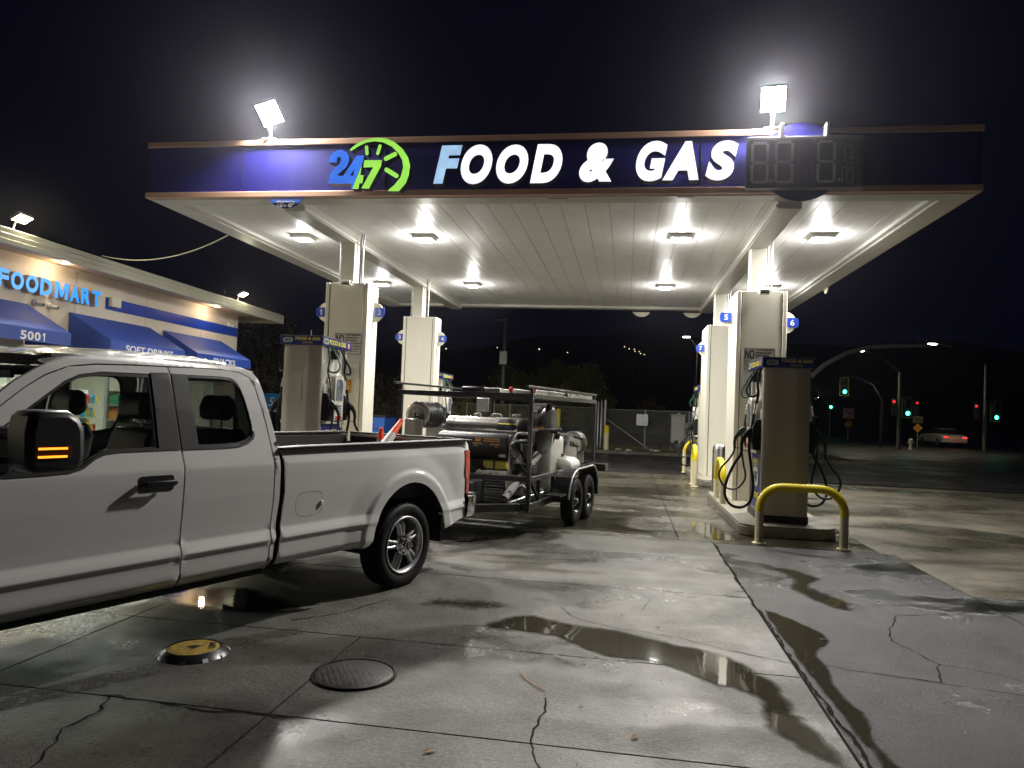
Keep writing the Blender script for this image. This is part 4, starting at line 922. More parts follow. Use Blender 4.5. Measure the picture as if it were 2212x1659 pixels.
for k, x in enumerate((-1.7, -3.4)):
    for y0 in (-16.4, -12.2, -10.4, -7.4, -3.8):
        t = onshop('display_shelf', 'stocked shelf row seen through the shop windows', 'shelf', 'stocked shelves inside the shop')
        mb = MB(); mb.box(x-.02, x+.02, y0, y0+1.6, .02, 1.75)
        for z in (.15,.55,.95,1.35): mb.box(x+.02, x+.35, y0, y0+1.6, z, z+.02)
        mb.build('rack', shelfm, t)
        for z in (.17,.57,.97,1.37):
            y = y0+.03; g_ = [MB() for _ in gm]
            while y < y0+1.5:
                w_ = rnd.uniform(.08,.16); g_[rnd.randrange(len(gm))].box(x+.08, x+.32, y, y+w_-.01, z, z+rnd.uniform(.16,.30)); y += w_
            for q, mb2 in enumerate(g_):
                if mb2.v: o = mb2.build('goods', gm[q], t)
                if mb2.v: o['kind'] = 'stuff'
# poster and ice chest standing outside
t = onshop('ice_chest', 'white ice merchandiser with a barred poster standing by the shop window', 'freezer'); MB().box(.08, .72, -9.9, -8.75, .0, 1.42).build('body', M['white_paint'], t, .02)
MB().box(.7205, .73, -9.75, -9.25, .95, 1.25).build('vent_label', M['ink'], t); mb = MB()
for i in range(5): mb.box(.731, .735, -9.72+i*.1, -9.70+i*.1+.04, .97, 1.23)
mb.build('label_bars', M['white_paint'], t); MB().box(.7205, .728, -9.15, -8.95, .45, 1.2).build('red_stripe', M['red'], t)
t = onshop('window_poster', 'white poster with an orange ring and blue mark on the shop window', 'poster'); MB().box(-.034,-.030,-10.55,-9.9,1.15,2.35).build('sheet', paper, t)
MB().lathe([(.20,-.029),(.20,-.026)], c=(0,-10.2,2.05), axis='x', n=28).build('orange_disc', mat('poster_orange',(.7,.35,.03),.5), t); MB().prism([(-10.3,1.92),(-10.06,1.92),(-10.06,2.0),(-10.2,2.0),(-10.2,2.22),(-10.3,2.22)], -.0255, -.023, 'yz').build('blue_mark', M['sign_blue'], t)
# overhead wire from roof edge to canopy
mb = MB(); A_, B_ = Vector((-11.0,13.55,4.57)), Vector((-8.07,13.4,4.97)); P = [A_.lerp(B_, i/24)+Vector((0,0,-.26*(1-(2*i/24-1)**2))) for i in range(25)]
mb.tube(P, .012, 6); tag(mb.build('overhead_cable', M['cream']), 'pale slack cable from the shop roof to the canopy edge', 'cable')
# ================================================================== PICKUP  (local x = forward, y = outward left, z = up; y=-.93 is the centre line)
tk = thing('pickup_truck', 'white extended cab pickup truck with black tow mirrors, hitched to the trailer', 'pickup truck', (-2.001, 6.552, 0), math.radians(-111.463))
paint = mat('truck_paint', (.60,.60,.585), .24, var=.02, vs=2, coat=.7, rv=.05, dirt=.05, dcol=(.3,.28,.24))
YC = -.93
def lerp_tab(t, x):
    if x <= t[0][0]: return t[0][1]
    for (a, b), (c, d) in zip(t[:-1], t[1:]):
        if x <= c: return b+(d-b)*(x-a)/(c-a)
    return t[-1][1]
PROF = [(0.42,-.06),(0.45,-.03),(0.475,-.004),(0.498,.013),(0.510,.017),(.522,.018),(0.625,.017),(.633,.019),(0.648,.029),(0.656,.031),(.664,.030),(.724,.003),(.731,.0005),(.738,-.001),(0.80,-.001),(1.0,.006),(1.15,.006),(1.205,.003),(1.215,.0015),(1.225,-.001),(1.26,-.012),(1.36,-.042),(1.60,-.115),(1.84,-.20),(1.90,-.25),(1.94,-.32)]
AX, AZ, AR = -.02, .425, .535      # wheel arch
def wprof(u, z):
    w_ = lerp_tab(PROF, z)
    if u < 1.56:
        d = math.hypot((u-AX)*.98, z-AZ); 
        fl = max(0., min(1., (.66-d)/.03)); fl = fl*fl*(3-2*fl); hb = max(0., min(1., (.86-d)/.22)); hb = hb*hb*(3-2*hb)
        w_ = w_*(1-.7*fl)+.030*fl+.024*hb
        if u < -.75: w_ -= .045*((-.75-u)/.35)**2.2
    if u > 3.55: w_ -= .02*(u-3.55)**2
    return w_
def inpoly(x, y, poly):
    c = False
    for i in range(len(poly)):
        a, b = poly[i], poly[i-1]
        if (a[1] > y) != (b[1] > y) and x < (b[0]-a[0])*(y-a[1])/(b[1]-a[1])+a[0]: c = not c
    return c
def smooth_poly(pts, n=4):
    out = []; k = len(pts)
    for i in range(k):
        p0, p1, p2, p3 = [Vector(pts[(i+d) % k]) for d in (-1,0,1,2)]
        for j in range(n):
            q = j/n; out.append(tuple(.5*((2*p1)+(p2-p0)*q+(2*p0-5*p1+4*p2-p3)*q*q+(3*p1-p0-3*p2+p3)*q**3)))
    return out
def dens(pts, st=.05):
    out = []
    for i in range(len(pts)):
        a, b = Vector(pts[i]), Vector(pts[(i+1) % len(pts)]); k = max(1, int((b-a).length/st))
        for j in range(k): out.append(tuple(a.lerp(b, j/k)))
    return out
def body_panel(name, outline, holes=(), m=None, parent=tk, sides=(1,-1), off=0., st=.04, th=.03, f=wprof, zl=None, solid=True):
    outline = dens(outline); holes = [dens(h, .04) for h in holes]
    vs = [Vector(p) for p in outline]; n = len(vs); ed = [(i, (i+1) % n) for i in range(n)]
    for h in holes:
        k = len(vs); vs += [Vector(p) for p in h]; ed += [(k+i, k+(i+1) % len(h)) for i in range(len(h))]
    us = [p[0] for p in outline]; zs_ = [p[1] for p in outline]
    zrows = sorted(set([z for z, _ in PROF if min(zs_) < z < max(zs_)]+[min(zs_)+i*st for i in range(1, int((max(zs_)-min(zs_))/st))]))
    zr = [];
    for z in zrows:
        if not zr or z-zr[-1] > .0055: zr.append(z)
    def near(x, z):
        for q in vs[:]:
            if abs(q.x-x) < st*.45 and abs(q.y-z) < .012: return True
        return False
    base = list(vs)
    u = min(us)+st*.5
    while u < max(us):
        for z in zr:
            if inpoly(u, z, outline) and not any(inpoly(u, z, h) for h in holes) and not any(abs(q.x-u) < st*.45 and abs(q.y-z) < .012 for q in base): vs.append(Vector((u, z)))
        u += st
    r = delaunay_2d_cdt(vs, ed, [], 1, 1e-6); V = r[0]; F_ = []
    for fc in r[2]:
        cx = sum(V[i].x for i in fc)/len(fc); cz = sum(V[i].y for i in fc)/len(fc)
        if inpoly(cx, cz, outline) and not any(inpoly(cx, cz, h) for h in holes): F_.append(tuple(fc))
    for s in sides:
        def Y(w_): return w_ if s > 0 else 2*YC-w_
        vv = [(v.x, Y(f(v.x, v.y)+off), v.y) for v in V]; mb = MB(); mb.add(vv, F_, True)
        if solid:
            for loop in [outline]+list(holes):
                m_ = len(loop)
                mb.add([(a, Y(f(a, b)+off), b) for a, b in loop]+[(a, Y(f(a, b)+off-th), b) for a, b in loop], [(i, (i+1) % m_, m_+(i+1) % m_, m_+i) for i in range(m_)], False)
        o = mb.build(name, m, parent, smooth=None)
    return o
arch = [(AX+AR*math.cos(math.radians(a)), AZ+AR*1.02*math.sin(math.radians(a))) for a in range(8, 173, 6)]
bed = [(1.535,1.318),(1.505,1.24),(1.49,1.0),(1.515,.74),(1.545,.50),(1.54,.455),(.60,.448)]+[(.545,.465)]+arch+[(-.56,.475),(-.66,.50),(-.80,.525),(-.975,.54),(-.985,.76),(-1.005,.80),(-1.0,.95),(-.955,1.0),(-.95,1.235),(-1.07,1.235),(-1.085,1.29),(-1.05,1.33)]
fuel = smooth_poly([(1.36,.93),(1.31,.975),(1.14,.975),(1.085,.94),(1.085,.83),(1.15,.79),(1.30,.79),(1.36,.83)], 3)
body_panel('bed_side', [(a-(.014 if a > 1.4 else 0), b) for a, b in bed], [fuel], paint, st=.022, th=.012)
fi = [((a-1.22)*.972+1.22, (b-.883)*.965+.883) for a, b in fuel]
body_panel('fuel_door', fi, [], paint, sides=(1,), off=.0)
box('fuel_door_tab', 1.085, 1.11, -.012, .016, .86, .90, paint, tk, .006)
MB().box(1.03,1.42,-.045,-.035,.74,1.03).build('fuel_recess', M['ink'], tk)
# cab: quarter panel, doors, pillars
win2 = [(2.225,1.842),(2.15,1.844),(1.95,1.846),(1.87,1.842),(1.835,1.828),(1.81,1.803),(1.79,1.765),(1.771,1.70),(1.755,1.60),(1.744,1.50),(1.748,1.45),(1.762,1.418),(1.785,1.397),(1.82,1.380),(1.89,1.363),(2.01,1.355),(2.10,1.354),(2.222,1.353)]
seamR = [(1.90,1.896),(1.76,1.885),(1.69,1.856),(1.656,1.783),(1.632,1.644),(1.612,1.506),(1.596,1.34),(1.589,1.249),(1.587,.954),(1.603,.721),(1.615,.60),(1.626,.43)]
rear_door = [(2.334,.432),(2.342,.478),(2.344,.72),(2.337,1.08),(2.333,1.226),(2.341,1.347),(2.343,1.60),(2.337,1.886),(2.057,1.896)]+seamR
body_panel('rear_door', [(a+(.006 if i > 8 else -.004), b) for i, (a, b) in enumerate(rear_door)], [win2], paint)
win1 = [(3.60,1.232),(3.20,1.238),(3.06,1.244),(3.001,1.262),(2.93,1.31),(2.86,1.34),(2.76,1.350),(2.50,1.354),(2.49,1.60),(2.482,1.834),(2.81,1.828),(2.95,1.803),(3.04,1.760),(3.223,1.624),(3.406,1.485),(3.62,1.31)]
front_door = [(2.342,.432),(3.50,.425),(3.56,.60),(3.60,.9),(3.64,1.20),(3.66,1.30),(3.52,1.46),(3.394,1.60),(3.271,1.70),(3.142,1.785),(3.005,1.843),(2.829,1.868),(2.568,1.880),(2.345,1.886),(2.351,1.60),(2.349,1.347),(2.341,1.226),(2.345,1.08),(2.352,.72),(2.350,.478)]
body_panel('front_door', front_door, [win1], paint)
quarter = [(1.90,1.902),(1.76,1.891),(1.684,1.858),(1.650,1.784),(1.625,1.645),(1.605,1.507),(1.589,1.341),(1.582,1.25),(1.580,.954),(1.596,.721),(1.608,.60),(1.619,.435),(1.60,.435),(1.583,.508),(1.572,.618),(1.555,.724),(1.530,.944),(1.532,1.224),(1.534,1.335),(1.547,1.459),(1.569,1.608),(1.586,1.748),(1.610,1.851),(1.64,1.90),(1.70,1.93),(1.78,1.945),(1.9,1.945)]
body_panel('cab_corner', quarter, [], paint, st=.02)
rail = [(1.9,1.905),(2.335,1.895),(2.568,1.889),(2.829,1.877),(3.005,1.852),(3.142,1.794),(3.271,1.709),(3.40,1.606),(3.53,1.468),(3.67,1.305),(3.74,1.30),(3.60,1.47),(3.45,1.625),(3.31,1.745),(3.15,1.845),(2.99,1.902),(2.80,1.928),(2.50,1.942),(2.2,1.946),(1.9,1.946)]
body_panel('roof_rail', rail, [], paint, st=.02)
# sloping upper fender / cowl and front end (outside the picture)
farch = [(4.02+.52*math.cos(math.radians(a)), .42+.53*math.sin(math.radians(a))) for a in range(2, 179, 8)]
fender = [(3.512,.43),(3.57,.60),(3.61,.9),(3.65,1.20),(3.67,1.29),(3.9,1.27),(4.5,1.20),(4.85,1.12),(4.9,.9),(4.88,.55),(4.62,.52)]+farch+[(3.50,.44)]
body_panel('front_fender', fender, [], paint)
def roof_section(u):
    ze = lerp_tab([(1.60,1.90),(1.70,1.93),(1.9,1.945),(2.5,1.942),(2.8,1.928),(2.99,1.902),(3.15,1.845)], u); return ze
mb = MB(); vs = []; nu, nw = 16, 13
for i in range(nu+1):
    u = 1.60+(3.13-1.60)*i/nu; ze = roof_section(u); we = wprof(2, ze)
    for j in range(nw+1):
        q = -1+2*j/nw; y = YC+q*(we-YC); cr = (1-abs(q)**3.2)*.055*min(1, (u-1.56)/.22)
        rib = .006*(1 if (j in (3,4,9,10)) else 0)*(1 if 2 < i < nu-1 else 0)
        vs.append((u, y, ze+cr+rib))
mb.add(vs, [(i*(nw+1)+j, i*(nw+1)+j+1, (i+1)*(nw+1)+j+1, (i+1)*(nw+1)+j) for i in range(nu) for j in range(nw)], True)
roofm2 = mat('roof_paint_wet', (.58,.58,.565), .16, var=.02, coat=1, bump=.5, bs=130); mb.build('roof', roofm2, tk, auto=False)
# back wall of the cab with window
bw = wprof(2, 1.35); mb = MB(); MBK = [(YC+s*(1.0), 0) for s in (0,)]
def cabback(y, z): return 1.56+max(0,(z-1.3))*.12
P = []
for z in (.45,.9,1.3,1.42): P.append((z, wprof(2, z)-.01))
mb.add([(1.585,P[0][1],.45),(1.585,2*YC-P[0][1],.45),(1.545,2*YC-P[2][1],1.38),(1.545,P[2][1],1.38)], [(0,1,2,3)]); mb.build('cab_back', M['ink'], tk)
wt, wb = wprof(2,1.88), wprof(2,1.40)
mb = MB(); bwv = [(1.56,wb-.01,1.38),(1.56,2*YC-wb+.01,1.38),(1.625,2*YC-wt+.01,1.90),(1.625,wt-.01,1.90)]
inn = [(1.57,YC+.5,1.42),(1.57,YC-.5,1.42),(1.615,YC-.46,1.82),(1.615,YC+.46,1.82)]
mb.add(bwv+inn, [(0,1,5,4),(1,2,6,5),(2,3,7,6),(3,0,4,7)]); mb.build('cab_back_frame', paint, tk); MB().add(inn, [(0,1,2,3)]).build('rear_window', M['dark_glass'], tk)
# glass and black window surrounds
def inset(p, k):
    cx = sum(a for a, b in p)/len(p); cz = sum(b for a, b in p)/len(p); return [((a-cx)*(1-k)+cx, (b-cz)*(1-k*1.6)+cz) for a, b in p]
for nm, w_, g_ in (('front_window', win1, M['glass']), ('rear_side_window', win2, M['dark_glass'])):
    body_panel(nm+'_seal', w_, [inset(w_, .045)], M['black_plastic'], off=-.004, th=.02, st=.05)
    body_panel(nm, w_, [], g_, off=-.014, st=.12, solid=False)
body_panel('pillar_cover', [(2.485,1.842),(2.352,1.850),(2.354,1.353),(2.503,1.353)], [], M['black_plastic'], off=.004, th=.012)
body_panel('pillar_cover', [(2.337,1.843),(2.226,1.846),(2.218,1.356),(2.339,1.349)], [], M['black_plastic'], off=.004, th=.012)
body_panel('belt_seal', [(3.62,1.222),(3.2,1.226),(3.06,1.232),(2.99,1.250),(2.92,1.298),(2.85,1.328),(2.76,1.338),(2.352,1.342),(2.352,1.355),(2.76,1.352),(2.86,1.342),(2.93,1.312),(3.0,1.264),(3.06,1.246),(3.2,1.240),(3.6,1.236)], [], M['black_plastic'], off=.006, th=.01)
body_panel('belt_seal', [(2.338,1.340),(2.0,1.341),(1.88,1.348),(1.80,1.368),(1.75,1.40),(1.735,1.43),(1.742,1.46),(1.758,1.42),(1.81,1.385),(1.89,1.362),(2.01,1.355),(2.338,1.355)], [], M['black_plastic'], off=.006, th=.01, st=.02)
# windscreen, header and far A pillar come from the mirrored panels
ya, yb = wprof(2,1.87)-.02, 2*YC-wprof(2,1.87)+.02; yc_, yd_ = wprof(2,1.28)-.03, 2*YC-wprof(2,1.28)+.03
mb = MB(); 
ws = []
for i in range(9):
    q = i/8; u, z = 3.12+(3.86-3.12)*q, 1.90+(1.27-1.90)*q+.035*math.sin(math.pi*q); y0, y1 = ya+(yc_-ya)*q, yb+(yd_-yb)*q
    for j in range(9): t_ = j/8; ws.append((u+.10*math.sin(math.pi*t_)*(.4+q*.6), y0+(y1-y0)*t_, z+.02*math.sin(math.pi*t_)))
mb.add(ws, [(i*9+j, i*9+j+1, (i+1)*9+j+1, (i+1)*9+j) for i in range(8) for j in range(8)], True); mb.build('windscreen', M['glass'], tk, auto=False)
mb = MB(); mb.add([(u+.001, y, z+.003) for u, y, z in ws[:27]], [(i*9+j, i*9+j+1, (i+1)*9+j+1, (i+1)*9+j) for i in range(1) for j in range(8)], True); mb.build('windscreen_band', M['black_plastic'], tk, auto=False)
# hood, grille, bumper
mb = MB(); hv = []
for i in range(9):
    u = 3.72+(4.93-3.72)*i/8; z = lerp_tab([(3.72,1.285),(4.2,1.27),(4.7,1.20),(4.93,1.10)], u)
    for j in range(9): q = -1+2*j/8; hv.append((u, YC+q*.93, z+.05*(1-abs(q)**3)))
mb.add(hv, [(i*9+j, i*9+j+1, (i+1)*9+j+1, (i+1)*9+j) for i in range(8) for j in range(8)], True); mb.build('hood', paint, tk, auto=False)
MB().box(4.86,4.94,YC-.80,YC+.80,.72,1.09).build('grille', M['black_plastic'], tk, .02); MB().box(4.80,5.03,YC-.98,YC+.98,.45,.71).build('front_bumper', M['chrome'], tk, .05)
for s in (-1,1): MB().box(4.84,4.93,YC+s*.88-.10,YC+s*.88+.10,.75,1.07).build('headlight', M['shop_glass'], tk, .02)
# bed box: floor, inner walls, rails, tailgate
bl = mat('bed_liner', (.011,.011,.012), .5, bump=.3, bs=90, var=.2)
mb = MB(); mb.box(-1.02,1.50,YC-.80,YC+.80,.80,.83); mb.build('bed_floor', bl, tk)
for s in (1,-1):
    a, b = sorted((YC+s*.80, YC+s*.865)); mb = MB(); mb.box(-1.0,1.50,a,b,.83,1.315)
    for i in range(6): x = -.8+i*.42; c, d = sorted((YC+s*.785, YC+s*.80)); mb.box(x, x+.16, c, d, .9, 1.22)
    mb.build('bed_wall', bl, tk)
    c, d = sorted((YC+s*.83, YC+s*.938)); MB().prism([(-1.06,1.332),(1.53,1.318),(1.53,1.335),(1.3,1.342),(-.9,1.356),(-1.06,1.350)], c, d, 'xz').build('bed_rail_cap', M['black_plastic'], tk, .006)
MB().box(1.47,1.515,YC-.83,YC+.83,.80,1.325).build('bed_headboard', bl, tk, .006)
tg = MB().box(-1.105,-1.05,YC-.80,YC+.80,.80,1.335).build('tailgate', paint, tk, .012); MB().box(-1.049,-1.04,YC-.78,YC+.78,.84,1.30).build('tailgate_liner', bl, tg)
MB().box(-1.112,-1.043,YC-.80,YC+.80,1.336,1.352).build('tailgate_cap', M['black_plastic'], tg, .004)
# tail lamps wrap round the corner
def lensmat():
    m = bpy.data.materials.new('tail_lens'); n, b, L = nodes(m); b.inputs['Base Color'].default_value = (.32,.004,.006,1); b.inputs['Roughness'].default_value = .12
    b.inputs['Coat Weight'].default_value = 1; b.inputs['Emission Color'].default_value = (1,.01,.01,1); 
    w_ = n.nodes.new('ShaderNodeTexVoronoi'); w_.inputs['Scale'].default_value = 16; tc = n.nodes.new('ShaderNodeTexCoord'); L.new(tc.outputs['Object'], w_.inputs['Vector'])
    r = n.nodes.new('ShaderNodeMapRange'); r.inputs['From Min'].default_value = .1; r.inputs['From Max'].default_value = .5; r.inputs['To Min'].default_value = .06; r.inputs['To Max'].default_value = .0; L.new(w_.outputs['Distance'], r.inputs['Value']); L.new(r.outputs[0], b.inputs['Emission Strength'])
    return m
tl = lensmat()
for s in (1,-1):
    def Y(w_): return w_ if s > 0 else 2*YC-w_
    pts = [(1.232,-.957),(1.0,-.962),(.945,-1.0),(.80,-1.008),(.775,-1.0)]; mb = MB(); vs = []
    for z, u in pts:
        for q in range(6):
            t_ = q/5; uu = u+(-1.125-u)*t_; ww = wprof(max(uu,-1.05), z)+.012-.035*t_**3; vs.append((uu, Y(ww), z))
        vs.append((-1.13, Y(-.20), z))
    k = 7; mb.add(vs, [(i*k+j, i*k+j+1, (i+1)*k+j+1, (i+1)*k+j) for i in range(4) for j in range(k-1)], True)
    mb.add([vs[j] for j in range(k)]+[(-1.0, Y(-.12), 1.232)], [(j, j+1, 7) for j in range(6)]); mb.add([vs[4*k+j] for j in range(k)]+[(-1.0, Y(-.12), .775)], [(j, j+1, 7) for j in range(6)])
    ln = mb.build('tail_light', tl, tk); 
    mb = MB(); mb.box(-1.08, -1.02, *sorted((Y(-.20), Y(-.05))), .76, 1.24); mb.build('tail_light_housing', M['ink'], tk)
    mb = MB()
    for z in (1.14,1.04): mb.obox((-1.055, Y(wprof(-1.05, z)+.013-.010), z), (.014,.0,0), (0,.004,0), (0,0,.007))
    mb.build('lens_glint', emis('tail_glint', (1,.05,.04), .8), ln)  # small glowing slivers stand in for glints on the tail lens
# chrome rear bumper
mb = MB(); vs = []
pr = [(.76,0),(.762,-.03),(.745,-.10),(.70,-.115),(.60,-.10),(.545,-.06),(.54,0)]
path = [(-.985,.035),(-1.08,.035),(-1.17,.02),(-1.215,-.03),(-1.235,-.12),(-1.245,-.4),(-1.25,YC)]
for (x, y) in path:
    for z in (.765,.755,.70,.62,.555,.54): k_ = {.765:.94,.755:1,.70:1,.62:.985,.555:.95,.54:.92}[z]; vs.append((-.98+(x+.98)*k_, YC+(y-YC)*(1-(1-k_)*.25), z))
k = 6; fsb = [(i*k+j, i*k+j+1, (i+1)*k+j+1, (i+1)*k+j) for i in range(len(path)-1) for j in range(k-1)]
mb.add(vs, fsb, True); mb.add([(x, 2*YC-y, z) for x, y, z in vs], fsb, True); bp_ = mb.build('rear_bumper', M['chrome'], tk)
MB().box(-1.23,-.99,YC-.90,YC+.90,.762,.775).build('step_pad', M['black_plastic'], bp_, .006); MB().box(-1.20,-1.0,YC-.9,YC+.9,.545,.555).build('bumper_underside', M['ink'], bp_)
MB().box(-1.30,-1.0,YC-.05,YC+.05,.42,.50).build('hitch_receiver', M['black_paint'], tk)
# underbody
ub = mat('underbody', (.012,.012,.012), .8)
mb = MB(); 
for s in (-1,1): mb.box(-1.0,4.6,YC+s*.42-.05,YC+s*.42+.05,.42,.58)
mb.box(1.7,3.6,YC-.80,YC+.80,.43,.47); mb.box(-.95,1.5,YC-.70,YC+.70,.74,.79); mb.box(2.9,3.5,YC+.25,YC+.6,.36,.43); mb.box(.7,1.5,YC-.1,YC+.5,.40,.72)
mb.build('chassis', ub, tk)
mb = MB(); mb.cyl((0,YC-.75,.38),(0,YC+.75,.38),.05,12); mb.lathe([(.05,-.18),(.14,-.1),(.15,0),(.14,.1),(.05,.18)], c=(0,YC,.38), axis='y', n=16); mb.build('rear_axle', ub, tk)
mb = MB(); mb.tube([(.95,-.35,.44),(.8,-.32,.38),(.62,-.3,.40),(.5,-.28,.52)], .012, 8); mb.tube([(1.2,-.4,.43),(.9,-.36,.395),(.6,-.33,.46)], .008, 6); mb.build('hanging_cable', M['rubber'], tk)
box('rocker_trim', 1.63, 3.5, -.10, -.03, .405, .44, ub, tk)
for s in (1,-1):
    def Y(w_): return w_ if s > 0 else 2*YC-w_
    for cx in (AX, 4.02):
        mb = MB(); n_ = 18; vs = []
        for i in range(n_+1):
            a = math.radians(-5+190*i/n_); 
            for y in (-.015, -.42): vs.append((cx+.545*math.cos(a), Y(y), .42+.555*math.sin(a)))
        mb.add(vs, [(2*i, 2*i+1, 2*i+3, 2*i+2) for i in range(n_)], True); mb.add([(cx-.56,Y(-.42),.40),(cx+.56,Y(-.42),.40),(cx+.56,Y(-.42),1.0),(cx-.56,Y(-.42),1.0)], [(0,1,2,3)])
        mb.build('wheel_liner', ub, tk)
# wheels
def wheel(x, y, s, front=False):
    w_ = bpy.data.objects.new('wheel', None); link(w_); w_.parent = tk; w_.location = (x, y, .388); w_.rotation_euler = (0, math.radians(11 if s > 0 else 30), 0) if s > 0 else (0, .4, math.pi)
    R_, ri = .388, .262
    prof = [(ri-.006,-.20),(.30,-.225),(.345,-.228),(.372,-.215),(.384,-.195),(R_,-.16),(R_,-.05),(.384,-.018),(.372,.004),(.345,.016),(.31,.014),(.285,.004),(ri,-.008)]
    MB().lathe(prof, axis='y', n=72).build('tyre', M['rubber'], w_, auto=False)
    mb = MB(); n_ = 66
    for i in range(n_):
        a = 2*math.pi*i/n_
        for (y0, y1, da) in ((-.055,-.005,0),(-.125,-.085,.04),(-.20,-.150,.02)):
            c, s_ = math.cos(a+da), math.sin(a+da); tx = Vector((-s_,0,c)); rd = Vector((c,0,s_))
            ctr = rd*(R_-.002)+Vector((0,(y0+y1)/2,0)); mb.obox(ctr, tx*.0125, Vector((0,(y1-y0)/2,0)), rd*.006)
    mb.build('tread', M['rubber'], w_)
    rm = MB(); rm.lathe([(ri+.003,-.004),(ri+.004,.008),(ri-.006,.010),(ri-.020,-.006),(ri-.028,-.03),(ri-.034,-.12),(ri-.03,-.19)], axis='y', n=56); rim = rm.build('rim', M['wheel_alloy'], w_, auto=False)
    MB().lathe([(0,-.14),(ri-.03,-.14)], axis='y', n=32).build('brake_disc', ub, w_)
    sp = MB()
    for i in range(5):
        a0 = math.pi/2+i*2*math.pi/5
        for d in (-.17, .17):
            a1 = a0+d*1.15; a2 = a0+d*.82
            p = Vector((.085*math.cos(a1), -.018, .085*math.sin(a1))); q = Vector((.236*math.cos(a2), -.022, .236*math.sin(a2))); dr = (q-p).normalized(); tn = Vector((-dr.z,0,dr.x))
            vs = []
            for t_, hw, h in ((0,.021,.0),(.5,.015,.010),(1,.019,-.004)):
                c = p.lerp(q, t_)+Vector((0,h,0)); vs += [c-tn*hw+Vector((0,-.035,0)), c-tn*hw*.75, c+Vector((0,.007,0)), c+tn*hw*.75, c+tn*hw+Vector((0,-.035,0))]
            sp.add(vs, [(r*5+j, r*5+j+1, (r+1)*5+j+1, (r+1)*5+j) for r in range(2) for j in range(4)], True)
        # web between the twin spokes
        vs = []
        for t_ in (0,.5,1):
            for d in (-.17,.17):
                r_ = .085+(.236-.085)*t_; a1 = a0+d*(1.15+(.82-1.15)*t_)*.8; vs.append((r_*math.cos(a1), -.045, r_*math.sin(a1)))
        sp.add(vs, [(0,1,3,2),(2,3,5,4)])
    sp.build('spokes', M['wheel_alloy'], rim, auto=False)
    hb = MB(); hb.lathe([(.098,-.05),(.098,-.012),(.088,.004),(.062,.010),(.060,.034),(.050,.046),(.0,.048)], axis='y', n=40); hub = hb.build('hub', M['chrome'], rim)
    for i in range(8): a = 2*math.pi*(i+.5)/8; MB().lathe([(.012,.0),(.012,.022),(.007,.030),(0,.031)], c=(.079*math.cos(a),0,.079*math.sin(a)), axis='y', n=10).build('lug_nut', M['chrome'], hub)
    MB().lathe([(0,.0495),(.040,.0490),(.043,.046)], axis='y', n=28).build('cap', M['ink'], hub); MB().obox((0,.0505,0), (.006,0,0), (0,.0012,0), (0,0,.028)).build('cap_badge', M['steel'], hub)
    if s > 0:
        for i, ch in enumerate('MICHELIN'):
            a = math.radians(92-i*7.0-11); fr_ = frame_on((.335*math.cos(a), .0175, .335*math.sin(a)), (-math.sin(a)*-1*-1, 0, math.cos(a)*1*-1*-1) if False else (math.sin(a),0,-math.cos(a)), (math.cos(a),0,math.sin(a)))
            if fr_[1][1] != 0: pass
            o = txt(ch, -.011 if ch != 'I' else -.003, .011 if ch != 'I' else .003, -.016, .016, 0, M['tyre_letter'], w_, 'tyre_letter', bold=.03, depth=.002); o.data.transform(Matrix(((math.sin(a),0,math.cos(a),.335*math.cos(a)),(0,-1,0,.0165),(-math.cos(a),0,math.sin(a),.335*math.sin(a)),(0,0,0,1))))
    return w_
M['wheel_alloy'] = mat('wheel_alloy', (.60,.60,.61), .32, .6, var=.06, vs=10, dirt=.1, dcol=(.1,.09,.08)); M['tyre_letter'] = mat('tyre_letter', (.035,.035,.035), .35)
wheel(0, 0, 1); wheel(0, 2*YC, -1); wheel(4.02, 0, 1, True); wheel(4.02, 2*YC, -1, True)
# mud flap behind the rear wheel
MB().box(-.62,-.60,-.30,-.03,.33,.60).build('mud_flap', M['rubber'], tk)
